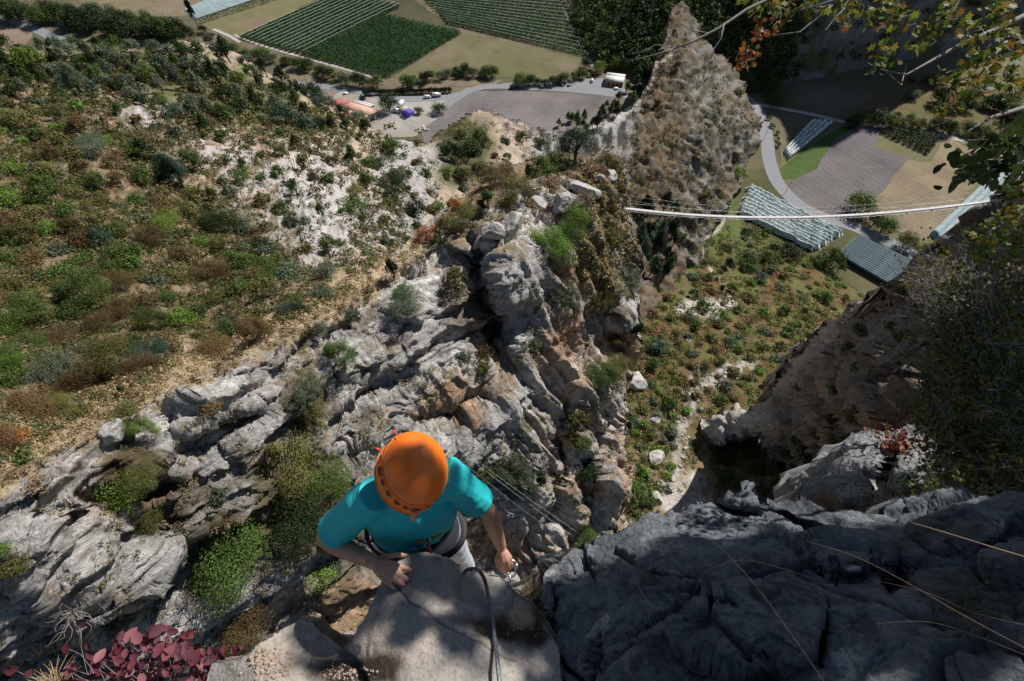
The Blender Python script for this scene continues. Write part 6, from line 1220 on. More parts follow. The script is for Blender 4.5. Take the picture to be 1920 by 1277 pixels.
    Fq = [(i*nu+j, (i+1)*nu+j, (i+1)*nu+(j+1) % nu, i*nu+(j+1) % nu) for i in range(nv-1) for j in range(nu)]; inner = [tuple(x+n for x in f[::-1]) for f in Fq]
    rim = [((nv-1)*nu+j, n+(nv-1)*nu+j, n+(nv-1)*nu+(j+1) % nu, (nv-1)*nu+(j+1) % nu) for j in range(nu)]
    top = [hp(0, 0), hp(0, 0, -.012)]; capf = [(2*n, j, (j+1) % nu) for j in range(nu)]+[(2*n+1, n+(j+1) % nu, n+j) for j in range(nu)]; b = MB(); b.add(V+V2+top, Fq+inner+rim+capf); b.obj('shell', m_orange, hr, org)
    # vents along the band
    for (deg, pdeg, w_, h_) in [(-4, 86, .024, .015), (-22, 83, .014, .009), (-38, 82, .015, .010), (-56, 81, .016, .010), (-74, 80, .016, .010), (-92, 82, .023, .014), (-84, 74, .007, .004), (-112, 80, .012, .006), (16, 83, .014, .009), (34, 82, .015, .010), (52, 81, .016, .010), (72, 80, .016, .010), (92, 82, .023, .014), (150, 82, .014, .008), (-150, 82, .014, .008)]:
        th = math.radians(deg); p = math.radians(pdeg); c = hp(p, th); e1 = hp(p, th+.05)-c; e1 /= np.linalg.norm(e1); e2 = hp(p+.05, th)-c; e2 /= np.linalg.norm(e2); nn = np.cross(e2, e1); nn /= np.linalg.norm(nn); nn = nn if nn.dot(c-hcen) > 0 else -nn
        m = 14; a = np.linspace(0, 2*math.pi, m, endpoint=False); rad = 1+.12*np.cos(3*a); ring = [c+e1*math.cos(x)*w_*r*.62+e2*math.sin(x)*h_*r*.75 for x, r in zip(a, rad)]
        # follow the curve of the shell
        vb = MB(); vb.add([r_+nn*.0014 for r_ in ring]+[c+nn*.0022]+[r_-nn*.004 for r_ in ring], [(i, (i+1) % m, m) for i in range(m)]+[(i, m+1+i, m+1+(i+1) % m, (i+1) % m) for i in range(m)]); vb.obj('vent', m_black, hr, org)
        lp = MB(); lp.tube([c+(r_-c)*1.14+nn*.0006 for r_ in ring+[ring[0]]], .0013, 5, cap=False); lp.obj('vent_rim', m_orange2, hr, org)
    cr = MB(); cr.tube([hp(math.radians(71), x, .0016) for x in np.linspace(0, 2*math.pi, 64)], .0016, 5, cap=False); cr.obj('moulded_edge', m_orange2, hr, org)
    cr = MB(); cr.tube([hp(math.radians(105), x, .0005) for x in np.linspace(0, 2*math.pi, 64)], .0030, 6, cap=False); cr.obj('rim', m_orange2, hr, org)
    for (deg, pdeg) in ((-122, 86), (-150, 70)):
        c = hp(math.radians(pdeg), math.radians(deg), .006); o_ = (c-hcen)/np.linalg.norm(c-hcen); k_ = MB(); k_.tube([c, c+o_*.012+HU*.004, c+o_*.020], [.0035, .004, .0022], 8); k_.obj('lamp_clip', m_redtag, hr, org)
        k_ = MB(); k_.tube([hp(math.radians(pdeg-10), math.radians(deg+8), .004), c], .0018, 6); k_.obj('elastic_cord', m_gold, hr, org)
    k_ = MB(); k_.tube([hp(1.75, math.radians(80), -.012), hc+Ff*.05-U*.11+S*-.04, hc+Ff*.055-U*.118, hc+Ff*.05-U*.11+S*.04, hp(1.75, math.radians(-80), -.012)], .005, 6, flat=.35); k_.obj('chin_strap', m_black, hr, org)
    # ---- harness
    h = empty('harness', (0, 0, 0)); h.parent = root
    def ring(c, ra, rb, wd, th, mat, name, tilt=0, a0=0, a1=360):
        b = MB(); A = np.radians(np.linspace(a0, a1, 48)); V = []
        for x in A:
            for (dz, do) in ((-wd, 0), (wd, 0), (wd, th), (-wd, th)): V.append(c+Lx*math.cos(x)*(ra+do)+F3*math.sin(x)*(rb+do)+Z*(dz+tilt*math.sin(x)))
        F = [(i*4+j, (i+1)*4+j, (i+1)*4+(j+1) % 4, i*4+(j+1) % 4) for i in range(len(A)-1) for j in range(4)]; b.add(V, F); return b.obj(name, mat, h, org, smooth=False)
    ring(hip+Z*.075, .163, .121, .026, .008, m_black, 'waist_belt'); ring(hip+Z*.075, .171, .129, .008, .003, simple('grey_stitching', (.2, .2, .2), .7), 'belt_trim')
    for hh, kk in ((hipR, knR_), (hipL, knL)):
        c = hh+(kk-hh)*.22; ax = (kk-hh)/np.linalg.norm(kk-hh); a0 = np.cross(ax, F3); a0 /= np.linalg.norm(a0); a1 = np.cross(ax, a0); b = MB(); b.tube([c+(a0*math.cos(x)+a1*math.sin(x))*.098+ax*.01*math.sin(x) for x in np.linspace(0, 6.283, 32)], .018, 6, cap=False, flat=.4, upv=None); b.obj('leg_loop', m_black, h, org)
    fr = hip+F3*.135
    b = MB(); b.tube([fr+Z*.10, fr+F3*.02+Z*.04, fr+Z*-.03], .010, 8, flat=.5); b.obj('belay_loop', m_black, h, org)
    b = MB(); b.tube([P(832, 938, 1.90), P(843, 962, 1.83), P(840, 985, 1.79), P(825, 1004, 1.76), P(800, 1013, 1.74)], .0045, 8); b.obj('rope_loop', m_gold, h, org)
    b = MB(); b.tube([P(828, 945, 1.90), P(836, 970, 1.83), P(830, 992, 1.79), P(814, 1008, 1.76), P(792, 1008, 1.74)], .0045, 8); b.obj('rope_loop', m_gold, h, org)
    b = MB(); b.tube([P(672, 980, 1.84), P(664, 998, 1.86), P(672, 1014, 1.85), P(688, 1020, 1.82), P(700, 1012, 1.78)], .0042, 8); b.obj('gear_loop', m_black, h, org)
    def biner(c, e1, e2, a_, b_, r, mat, name, par, o_=org):
        b = MB(); A = np.linspace(0, 2*math.pi, 36); b.tube([c+e1*math.cos(x)*a_*(1+.12*math.sin(x))+e2*math.sin(x)*b_ for x in A], r, 8, cap=False)
        b.tube([c+e1*a_*.9-e2*b_*.45, c+e1*a_*.95+e2*b_*.45], r*1.5, 10); return b.obj(name, mat, par, o_)
    e1 = np.array([1., 0, 0]); e2 = UPV
    biner(P(800, 1013, 1.72), e1, e2, .011, .026, .0035, m_steel, 'carabiner', h)
    biner(P(786, 1022, 1.74), e2, e1, .016, .028, .003, m_steel, 'carabiner', h)
    b = MB(); b.tube([P(800, 1022, 1.73), P(806, 1034, 1.73), P(812, 1042, 1.74)], [.008, .009, .007], 8, flat=.5); b.obj('red_sling', m_redtag, h, org)
    b = MB(); b.tube([P(768, 1031, 1.70), P(780, 1027, 1.70)], [.010, .010], 6, flat=.3); b.obj('fabric_tag', m_bluetag, h, org)
    b = MB(); b.tube([P(778, 1012, 1.72), P(788, 1018, 1.71), P(797, 1012, 1.72)], [.006, .006, .006], 8, flat=.5); b.obj('orange_sling', simple('orange_tape', (.7, .2, .02), .6), h, org)
    for (a_, c_) in (((718, 1006), (748, 1018)), ((735, 996), (772, 1002)), ((808, 985), (834, 962))):
        b = MB(); b.tube([P(*a_, 1.76), P((a_[0]+c_[0])/2, (a_[1]+c_[1])/2+8, 1.73), P(*c_, 1.76)], .006, 8, flat=.5); b.obj('gear_loop', m_black, h, org)
    tag(root, 'climber in orange helmet and teal t-shirt gripping the rock ledge, looking down', 'person')
    # ---- the carabiner held in the hand, and the anchor
    r2 = empty('carabiner', P(958, 1068, 2.03)); o2 = np.array(r2.location[:])
    biner(P(958, 1066, 2.035), np.array([1., 0, 0])*.8+UPV*.2, UPV*.95+np.array([-.1, 0, 0]), .031, .036, .0052, m_steel, 'frame', r2, o2)
    b = MB(); b.tube([P(957, 1083, 2.03), P(953, 1098, 2.04)], .006, 8); b.obj('link', m_steel, r2, o2); tag(r2, 'steel carabiner held in the climber\'s lowered hand, clipped to the cable', 'carabiner')
climber()
def strand_cable(pts, R, label, nstr=6, pitch=.085, name='wire_rope'):
    pts = np.array(pts, float); s = np.concatenate([[0], np.cumsum(np.linalg.norm(np.diff(pts, axis=0), axis=1))]); n = int(s[-1]/.006)+2; u = np.linspace(0, s[-1], n)
    c = []
    for i in range(len(u)):
        k = min(np.searchsorted(s, u[i], 'right')-1, len(pts)-2); t = (u[i]-s[k])/(s[k+1]-s[k]); p0 = pts[max(k-1, 0)]; p1 = pts[k]; p2 = pts[k+1]; p3 = pts[min(k+2, len(pts)-1)]; c.append(.5*((2*p1)+(-p0+p2)*t+(2*p0-5*p1+4*p2-p3)*t*t+(-p0+3*p1-3*p2+p3)*t**3))
    c = np.array(c); T = np.gradient(c, axis=0); T /= np.linalg.norm(T, axis=1)[:, None]; a = np.cross(T, [0.1, .2, 1]); a /= np.linalg.norm(a, axis=1)[:, None]; bb = np.cross(T, a); m = MB()
    for j in range(nstr):
        th = 2*math.pi*(u/pitch+j/nstr); m.tube(c+(a*np.cos(th)[:, None]+bb*np.sin(th)[:, None])*R*.62, R*.42, 6)
    m.tube(c, R*.6, 6); o = m.obj(name, m_cable2, None); o.location = (0, 0, 0); return tag(o, label, 'cable')
m_cable2 = simple('galvanised_wire', (.17, .18, .19), .45, .6, nscale=120, var=.35)
def rk(layer, x, y, lift): L, n, t = hit(layer, x, y); return P(x, y, t-lift) if t else P(x, y, 1.5)
strand_cable([P(868, 1074, 1.72), P(880, 1067, 1.62), P(898, 1070, 1.55), rk('rock_ledge', 911, 1095, .06), rk('rock_ledge', 920, 1140, .05), rk('rock_ledge', 927, 1190, .045), rk('rock_ledge', 933, 1240, .04), rk('rock_ledge', 938, 1300, .04)], .0062, 'thick twisted steel cable running over the rock ledge to the bottom edge')
strand_cable([P(950, 1098, 2.02), P(968, 1096, 1.99), P(990, 1085, 1.95), P(1012, 1070, 1.93), P(1030, 1062, 2.05)], .0085, 'twisted steel cable between the held carabiner and the dark rock')
strand_cable([P(952, 1100, 2.0), P(975, 1108, 1.95), P(1000, 1112, 1.9), P(1022, 1110, 1.9)], .005, 'thinner steel cable end under the one at the carabiner')
b = MB(); b.tube([P(862, 1069, 1.70), P(872, 1076, 1.69), P(880, 1076, 1.70), P(868, 1072, 1.71)], .006, 8); tag(b.obj('rubber_sleeve', m_black, None), 'black crimp sleeve where the thick cable meets the rock ledge', 'cable fitting')

# ================================================================ PLANTS CLOSE TO THE CAMERA
MAPLE = np.array([[0, -.5, 0], [.16, -.22, .03], [.5, -.18, .06], [.30, .02, .04], [.36, .34, .07], [.13, .22, .02], [0, .55, .04], [-.13, .22, .02], [-.36, .34, .07], [-.30, .02, .04], [-.5, -.18, .06], [-.16, -.22, .03]]); MAPF = [(0, 1, 2, 3, 4, 5, 6), (0, 6, 7, 8, 9, 10, 11)]
OVAL = np.array([[0, -.5, 0], [.2, -.32, .05], [.33, 0, .10], [.24, .3, .08], [0, .5, .02], [-.24, .3, .08], [-.33, 0, .10], [-.2, -.32, .05], [0, 0, .0]]); OVF = [(0, 1, 2, 8), (8, 2, 3, 4), (0, 8, 6, 7), (8, 4, 5, 6)]
LM['maple'] = leafmat('autumn_maple_leaves', [(.04, .075, .012), (.09, .15, .02), (.20, .21, .03), (.05, .09, .015), (.12, .15, .03), (.26, .15, .02), (.06, .10, .02)], .52, .4, 0)
LM['mapler'] = leafmat('red_maple_leaves', [(.25, .05, .02), (.34, .12, .025), (.14, .03, .015), (.20, .17, .03)], .4, .35, 0)
LM['oak'] = leafmat('dark_oak_leaves', [(.03, .05, .012), (.05, .075, .018), (.02, .03, .01)], .4, .3, 0)
LM['smoke'] = leafmat('purple_red_leaves', [(.13, .03, .05), (.20, .06, .09), (.07, .025, .045), (.30, .12, .14), (.16, .03, .04), (.10, .05, .07)], .45, .25, 0)
LM['small'] = leafmat('small_dark_leaves', [(.04, .06, .014), (.09, .11, .025), (.17, .19, .04), (.06, .07, .02)], .5, .3, 0)
LM['orange'] = leafmat('orange_dry_leaves', [(.38, .13, .07), (.24, .08, .05), (.48, .25, .17)], .6, .2, 0)
m_twig = simple('grey_twig', (.20, .18, .165), .9, nscale=60, var=.3); m_stalk = simple('dry_stalk', (.13, .09, .055), .8, nscale=60, var=.3); m_straw = simple('straw', (.42, .30, .16), .8, nscale=60, var=.25)  # stalk colour is darkened, painting in the shade on the stems
def wig(p0, p1, n, amp, rg):
    t = np.linspace(0, 1, n)[:, None]; return p0+(p1-p0)*t+np.cumsum(rg.normal(size=(n, 3)), 0)*amp/n**.5*np.sin(t*math.pi)
def spray(clusters, seed, *a, **k):
    for i, c in enumerate(clusters): spray1([c], seed*100+i, *a, **k)
def spray1(clusters, seed, mat_leaf, name, parent, tmpl=(MAPLE, MAPF), size=.04, twigs=True, spread=1.0, up=.6):
    rg = np.random.default_rng(seed); Cs = []; Ns = []; tw = MB()
    for (x, y, rx, ry, n, t) in clusters:
        c = P(x, y, t); k = max(2, n//9)
        for j in range(k):
            px = x+rg.normal()*rx*.5; py = y+rg.normal()*ry*.5; e = P(px, py, t+rg.normal()*.12); L = wig(c, e, 5, .03, rg)
            if twigs: tw.tube(L, [.0028, .002, .0016, .0012, .0008], 4)
            m = max(2, n//k); s = rg.uniform(.15, 1.1, m); pt = c+(e-c)*s[:, None]+rg.normal(size=(m, 3))*size*.7; Cs.append(pt); Ns.append(rg.normal(size=(m, 3))*.7+np.array([0, 0, up]))
    C_ = np.concatenate(Cs); V, F = leaves(C_, np.concatenate(Ns), size*rg.uniform(.6, 1.25, len(C_)), rg, *tmpl)
    o = mk(name, V, F, LM[mat_leaf], parent)
    if twigs and tw.V: tw.obj('twigs', m_twig, o)
    return o
# --- the maple above and to the right: leaf clumps of its unseen crown are set to shade the foreground
tree = empty('maple_tree', (0, 0, 0)); tag(tree, 'overhanging maple branches with green, yellow and orange autumn leaves, top right', 'tree')
trunk = MB(); trunk.tube([(4.3, 1.2, -2.2), (4.2, 1.5, -1.0), (3.9, 2.0, .4), (3.5, 2.6, 1.6), (3.2, 3.0, 2.8)], [.14, .12, .10, .075, .03], 10); trunk.obj('trunk', m_bark, tree)
def branch(pts, rad, mat=m_twig, par=None, name='branch'): b = MB(); b.tube([P(*p) for p in pts] if len(pts[0]) == 3 and pts[0][0] > 10 else pts, rad, 6); return b.obj(name, mat, par or tree)
for (ax_, r) in [([P(2060, -150, 2.6), P(1760, -60, 2.3), P(1600, -10, 2.2), P(1500, 20, 2.1)], [.02, .012, .008, .003]), ([P(2100, -60, 2.6), P(1900, 40, 2.3), P(1790, 90, 2.2), P(1700, 140, 2.1), P(1650, 130, 2.1)], [.02, .013, .009, .004, .002]), ([P(2140, 160, 2.5), P(1960, 190, 2.2), P(1860, 220, 2.1), P(1800, 255, 2.0)], [.018, .012, .008, .003]),
   ([P(1620, -80, 2.4), P(1480, -20, 2.3), P(1400, 18, 2.25), P(1350, 52, 2.2), P(1300, 78, 2.2), P(1262, 92, 2.2)], [.012, .009, .0075, .006, .0045, .003]), ([P(1262, 92, 2.2), P(1236, 100, 2.2), P(1208, 108, 2.2), P(1176, 114, 2.2)], [.003, .0022, .0016, .0008]), ([P(1268, 90, 2.2), P(1230, 84, 2.2), P(1202, 98, 2.2), P(1180, 100, 2.2)], [.0025, .0018, .0012, .0007]),
   ([P(1358, 44, 2.2), P(1352, 72, 2.2), P(1338, 92, 2.2), P(1330, 122, 2.2)], [.003, .0025, .002, .001]), ([P(1328, 62, 2.2), P(1290, 56, 2.2), P(1262, 32, 2.2)], [.0025, .0016, .0009]), ([P(1338, 108, 2.2), P(1322, 124, 2.2), P(1302, 130, 2.2)], [.0015, .001, .0006]), ([P(2080, 420, 1.7), P(1960, 330, 1.6), P(1890, 310, 1.55), P(1800, 335, 1.5)], [.012, .008, .005, .002]), ([P(1900, 60, 2.2), P(1830, 150, 2.15), P(1800, 200, 2.1)], [.007, .004, .002]), ([P(1960, 380, 2.6), P(1860, 430, 2.5), P(1820, 470, 2.4)], [.01, .006, .003]), ([P(1560, 10, 2.2), P(1500, 60, 2.2), P(1420, 70, 2.2)], [.004, .003, .001]), ([P(1700, 120, 2.2), P(1690, 160, 2.1), P(1640, 115, 2.1)], [.003, .002, .001])]:
    branch(ax_, r)
spray([(1460, 12, 40, 14, 46, 2.2), (1520, 10, 40, 16, 50, 2.2), (1585, 14, 40, 18, 60, 2.2), (1650, 16, 34, 18, 50, 2.2), (1700, 30, 26, 22, 34, 2.2), (1745, 50, 26, 18, 30, 2.15), (1780, 20, 40, 20, 40, 2.2), (1820, 60, 34, 26, 50, 2.15), (1870, 30, 40, 30, 80, 2.1), (1900, 80, 30, 40, 60, 2.1), (1850, 110, 34, 26, 60, 2.1), (1665, 100, 26, 14, 26, 2.1), (1730, 75, 26, 14, 24, 2.1), (1640, 118, 14, 12, 12, 2.1), (1800, 150, 26, 20, 46, 2.05), (1830, 175, 28, 18, 46, 2.05), (1790, 200, 22, 14, 28, 2.0), (1900, 170, 26, 30, 50, 2.0), (1420, 20, 18, 12, 14, 2.2), (1880, 140, 30, 20, 40, 2.0)], 51, 'maple', 'foliage', tree, size=.036)
spray([(1402, 92, 12, 20, 26, 2.2), (1385, 118, 14, 12, 22, 2.2), (1422, 62, 12, 22, 26, 2.2), (1462, 40, 12, 8, 10, 2.2), (1590, 30, 20, 8, 10, 2.2), (1775, 200, 14, 8, 16, 2.0), (1650, 50, 14, 8, 9, 2.2)], 52, 'mapler', 'foliage', tree, size=.034)
spray([(1820, 295, 30, 18, 30, 1.5), (1870, 300, 36, 20, 44, 1.5), (1910, 310, 26, 24, 34, 1.5), (1800, 320, 20, 14, 16, 1.45), (1835, 335, 14, 12, 10, 1.4), (1850, 255, 26, 14, 20, 1.6), (1900, 260, 26, 20, 30, 1.6)], 53, 'oak', 'foliage', tree, size=.042, up=.2, tmpl=(OVAL, OVF))
spray([(1855, 440, 36, 26, 90, 2.5), (1890, 400, 30, 34, 90, 2.5), (1840, 470, 30, 16, 60, 2.4), (1905, 460, 24, 40, 90, 2.4), (1900, 350, 24, 24, 50, 2.4)], 54, 'maple', 'foliage', tree, size=.034)
def shade_crown():
    rg = np.random.default_rng(83); T = []
    def tgt(x0, x1, y0, y1, t, n, r, k0=3.6, k1=6.5):
        for _ in range(n): T.append((P(rg.uniform(x0, x1), rg.uniform(y0, y1), t), r*rg.uniform(.7, 1.3), rg.uniform(k0, k1)))
    tgt(1040, 1950, 960, 1400, 1.55, 52, .11); tgt(1200, 1950, 1060, 1400, 1.4, 70, .14); tgt(1400, 2000, 980, 1300, 1.5, 60, .2); tgt(1700, 2100, 600, 1000, 2.6, 40, .3); tgt(1620, 2100, 860, 1000, 3.0, 30, .25)
    tgt(860, 1040, 1090, 1300, 1.55, 11, .05); tgt(660, 860, 1110, 1290, 1.45, 7, .035); tgt(740, 900, 1030, 1110, 1.6, 9, .06); tgt(570, 620, 1170, 1230, 1.5, 3, .04)
    tgt(700, 860, 950, 1040, 1.85, 13, .06); tgt(600, 720, 1030, 1060, 1.7, 7, .045); tgt(780, 880, 850, 960, 1.55, 5, .045); tgt(860, 960, 900, 1060, 1.9, 6, .045); tgt(690, 790, 900, 960, 1.6, 4, .035)
    Cs = []; Ns = []
    for p, r, k in T:
        c = p+np.array(SUN)*k; n = int(900*r*r/.03*.35)+14; d = rg.normal(size=(n, 3)); Cs.append(c+d*r*.55); Ns.append(rg.normal(size=(n, 3))*.6+np.array(SUN)*.8)
    C_ = np.concatenate(Cs)
    sp = np.array([P(x, y, t) for x, y, t in ((1460, 12, 2.2), (1585, 14, 2.2), (1700, 30, 2.2), (1780, 20, 2.2), (1870, 40, 2.1), (1850, 110, 2.1), (1665, 100, 2.1), (1800, 170, 2.0), (1402, 92, 2.2), (1900, 170, 2.), (1860, 440, 2.5), (1870, 300, 1.5), (1890, 400, 2.5))])
    kp = np.ones(len(C_), bool)
    for q in sp:
        v = C_-q; al = v@np.array(SUN); kp &= ~((al > 0) & (np.linalg.norm(v-al[:, None]*np.array(SUN), axis=1) < .13))
    hv = C_-P(773, 884, 1.475); al = hv@np.array(SUN); kp &= ~((al > 0) & (np.linalg.norm(hv-al[:, None]*np.array(SUN), axis=1) < .15))
    N_ = np.concatenate(Ns)[kp]; C_ = C_[kp]
    for (x, y, n, r) in ((803, 850, 7, .022), (770, 870, 3, .015), (812, 888, 12, .026), (785, 908, 11, .024), (752, 892, 8, .022), (733, 860, 6, .018), (800, 930, 20, .035), (755, 925, 14, .03), (828, 910, 14, .03)):  # extra unseen clumps added to dapple the helmet with shade
        c = P(x, y, 1.40)+np.array(SUN)*rg.uniform(4, 6.5); C_ = np.concatenate([C_, c+rg.normal(size=(n, 3))*r]); N_ = np.concatenate([N_, rg.normal(size=(n, 3))*.6+np.array(SUN)*.8])
    # keep everything out of the lens
    dd = C_@FW; u = (C_@UPV)/np.maximum(dd, 1e-3); ok = (dd < .15) | (u > 638.5/FPX+.06); C_ = C_[ok]; N_ = N_[ok]
    V, F = leaves(C_, N_, .062*rg.uniform(.6, 1.2, len(C_)), rg, MAPLE, MAPF); mk('crown', V, F, LM['maple'], tree)
    b = MB()
    for i in range(26):
        c = C_[rg.integers(0, len(C_))]; s = np.array([3.6, 2.5, 1.4])*(1-i/60)+np.array([3.2, 3.0, 2.8])*(i/60); L = wig(s, c, 7, .08, rg)
        dl = L@FW; ul = (L@UPV)/np.maximum(dl, 1e-3)
        if ((dl > .05) & (ul < .78)).any(): continue
        b.tube(L, np.linspace(.03, .005, 7), 6)
    b.obj('limbs', m_bark, tree)
shade_crown()
# --- the dense twiggy shrub on the right
def right_bush():
    root = empty('shrub', (0, 0, 0)); rg = np.random.default_rng(61); tw = MB(); Cs = []; Ns = []
    blobs = [(1900, 420, 40, 50, 3.0, 50), (1880, 540, 70, 60, 3.0, 120), (1800, 590, 60, 60, 3.1, 90), (1900, 660, 70, 80, 2.8, 150), (1800, 700, 80, 70, 2.9, 160), (1760, 780, 60, 60, 2.9, 110), (1860, 790, 90, 70, 2.6, 200), (1920, 860, 70, 60, 2.4, 150), (1820, 870, 70, 50, 2.6, 130), (1770, 640, 40, 50, 3.1, 50)]
    base = P(1930, 930, 2.7)
    for (x, y, rx, ry, t, n) in blobs:
        for _ in range(n):
            e = P(x+rg.normal()*rx*.6, y+rg.normal()*ry*.6, t+rg.normal()*.16); s = e+(base-e)*rg.uniform(.1, .3)+rg.normal(size=3)*.08; L = wig(s, e, 5, .05, rg); tw.tube(L, [.0042, .003, .0022, .0016, .0008], 4)
            m = rg.integers(8, 20); u = rg.uniform(.2, 1, m); Cs.append(s+(e-s)*u[:, None]+rg.normal(size=(m, 3))*.03); Ns.append(rg.normal(size=(m, 3))+np.array([0, 0, .5]))
    for i in range(26):
        x, y, rx, ry, t, n = blobs[i % len(blobs)]; tw.tube(wig(base+rg.normal(size=3)*.1, P(x, y, t), 8, .12, rg), np.linspace(.014, .004, 8), 5)
    C_ = np.concatenate(Cs); V, F = leaves(C_, np.concatenate(Ns), .024*rg.uniform(.5, 1.4, len(C_)), rg, OVAL, OVF); mk('foliage', V, F, LM['small'], root); tw.obj('stems', m_twig, root); tag(root, 'large dense twiggy shrub with small dark leaves filling the right edge', 'shrub')
    # bare twiggy one above it
    root = empty('shrub', (0, 0, 0)); tw = MB(); Cs = []
    b0 = P(1800, 620, 3.6)
    for _ in range(230):
        e = P(1765+rg.normal()*48, 520+rg.normal()*28, 3.6+rg.normal()*.2); s = e+(b0-e)*rg.uniform(.25, .6)+rg.normal(size=3)*.06; tw.tube(wig(s, e, 5, .07, rg), [.004, .003, .0022, .0015, .0008], 4)
        if rg.random() < .5: Cs.append(e+rg.normal(size=(3, 3))*.04)
    for _ in range(14): tw.tube(wig(b0, P(1765+rg.normal()*40, 525+rg.normal()*20, 3.6), 6, .1, rg), np.linspace(.012, .004, 6), 5)
    C_ = np.concatenate(Cs); V, F = leaves(C_, rg.normal(size=C_.shape)+np.array([0, 0, .6]), .026, rg, OVAL, OVF); mk('foliage', V, F, LM['maple'], root); tw.obj('stems', m_twig, root); tag(root, 'nearly bare shrub of pale grey twigs in front of the bluish net rows', 'shrub')
right_bush()
def tuft(base, n, L, spread, mat, label, cat, name, seed, rad=.0012, leaf=None, lsz=.02, up=(0, 0, 1), nleaf=3):
    rg = np.random.default_rng(seed); b = MB(); Cs = []; base = np.array(base)
    for _ in range(n):
        d = np.array(up)+rg.normal(size=3)*spread; d /= np.linalg.norm(d); l = L*rg.uniform(.5, 1.1); e = base+d*l+np.array([0, 0, -.15*l]); m = base+d*l*.55+rg.normal(size=3)*l*.05; s = base+rg.normal(size=3)*L*.07; b.tube([s, m, e], [rad*1.2, rad, rad*.35], 4)
        if leaf: Cs.append(s+(e-s)*rg.uniform(.3, 1, nleaf)[:, None]+rg.normal(size=(nleaf, 3))*L*.05)
    if leaf:
        root = empty(name, base); o = b.obj('stems', mat, root, base); C_ = np.concatenate(Cs); V, F = leaves(C_, rg.normal(size=C_.shape)+np.array([0, 0, .6]), lsz*rg.uniform(.6, 1.3, len(C_)), rg, OVAL, OVF); mk('foliage', V, F, LM[leaf], root, base); return tag(root, label, cat)
    return tag(b.obj(name, mat, None, base), label, cat)
tuft(P(1668, 840, 3.9), 40, .26, .45, m_twig, 'orange-leaved sprig standing on the grey rock at right', 'plant', 'orange_sprig', 1, leaf='orange', lsz=.032, nleaf=9)
tuft(P(1545, 945, 3.0), 130, .20, .6, m_straw, 'dry grass tuft with orange tips on the grey rock', 'grass tuft', 'grass_tuft', 2, leaf='orange', lsz=.012, nleaf=1)
tuft(P(1590, 960, 2.9), 110, .24, .55, m_twig, 'grey-brown dead twig cushion right of the orange-tipped tuft', 'dead plant', 'twig_cushion', 3)
tuft(P(1640, 965, 2.6), 70, .26, .6, m_straw, 'thin straw tuft rising behind the dark rock', 'grass tuft', 'grass_tuft', 4, leaf='small', lsz=.016)
tuft(P(1700, 950, 2.4), 90, .30, .6, m_bark, 'dark-leaved tuft at the foot of the big shrub', 'plant', 'leafy_tuft', 5, leaf='small', lsz=.02, nleaf=4)
tuft(P(1760, 960, 2.1), 90, .28, .6, m_bark, 'dark twiggy tuft on the dark rock, rightmost of the tufts', 'plant', 'leafy_tuft', 6, leaf='small', lsz=.018, nleaf=4)
tuft(P(1620, 890, 3.5), 80, .22, .6, m_twig, 'small dead twigs between the two grey rocks', 'dead plant', 'twig_cushion', 7)
tuft(P(1000, 1112, 1.75), 80, .09, .7, m_straw, 'short dry grass in the crack beside the cable end', 'grass tuft', 'grass_tuft', 8, rad=.0008)
tuft(P(110, 1290, 1.75), 120, .12, .55, m_straw, 'yellowish grass tuft left of the red-leaved plant', 'grass tuft', 'grass_tuft', 9, rad=.0008)
tuft(P(500, 1230, 1.5), 40, .05, .9, m_straw, 'small tuft of dry grass on the left stone slab', 'grass tuft', 'grass_tuft', 10, rad=.0008)
tuft(P(1790, 1140, 1.15), 60, .12, .8, m_bark, 'dark sprig growing from the crack of the dark rock', 'plant', 'leafy_tuft', 11, leaf='small', lsz=.009, rad=.0007)
# red-leaved plant at the lower left
def redplant():
    rg = np.random.default_rng(91); root = empty('smoke_bush', P(300, 1330, 1.6)); org = np.array(root.location[:]); tw = MB(); Cs = []; Ns = []; base = P(300, 1340, 1.6)
    def grp(x0, x1, y0, y1, n, t0=1.5, t1=1.7):
        for _ in range(n):
            e = P(rg.uniform(x0, x1), rg.uniform(y0, y1), rg.uniform(t0, t1)); Cs.append(e); Ns.append(np.array([.2, -.3, .9])+rg.normal(size=3)*.55)
            if rg.random() < .4: tw.tube(wig(base+(e-base)*.3+rg.normal(size=3)*.02, e, 5, .02, rg), [.0022, .0018, .0014, .001, .0007], 4)
    grp(215, 285, 1190, 1277, 70); grp(285, 362, 1178, 1277, 70); grp(350, 430, 1210, 1260, 26); grp(180, 250, 1225, 1290, 30); grp(120, 175, 1245, 1290, 16); grp(420, 450, 1212, 1232, 3); grp(230, 400, 1240, 1300, 50)
    for (x, y) in ((153, 1167), (125, 1215), (166, 1212), (174, 1226), (22, 1254), (55, 1262)):
        e = P(x, y, 1.6); Cs.append(e); Ns.append(np.array([0, -.5, .8])); tw.tube(wig(P(190, 1300, 1.6), e, 5, .02, rg), [.0016, .0013, .001, .0008, .0006], 4)
    C_ = np.array(Cs); V, F = leaves(C_, np.array(Ns), .044*rg.uniform(.5, 1.2, len(C_)), rg, OVAL*np.array([1, 1, 1.6]), OVF); mk('foliage', V, F, LM['smoke'], root, org, smooth=True); tw.obj('stems', m_twig, root, org)
    tag(root, 'plant with purple-red oval leaves at the lower left corner', 'plant')
redplant()
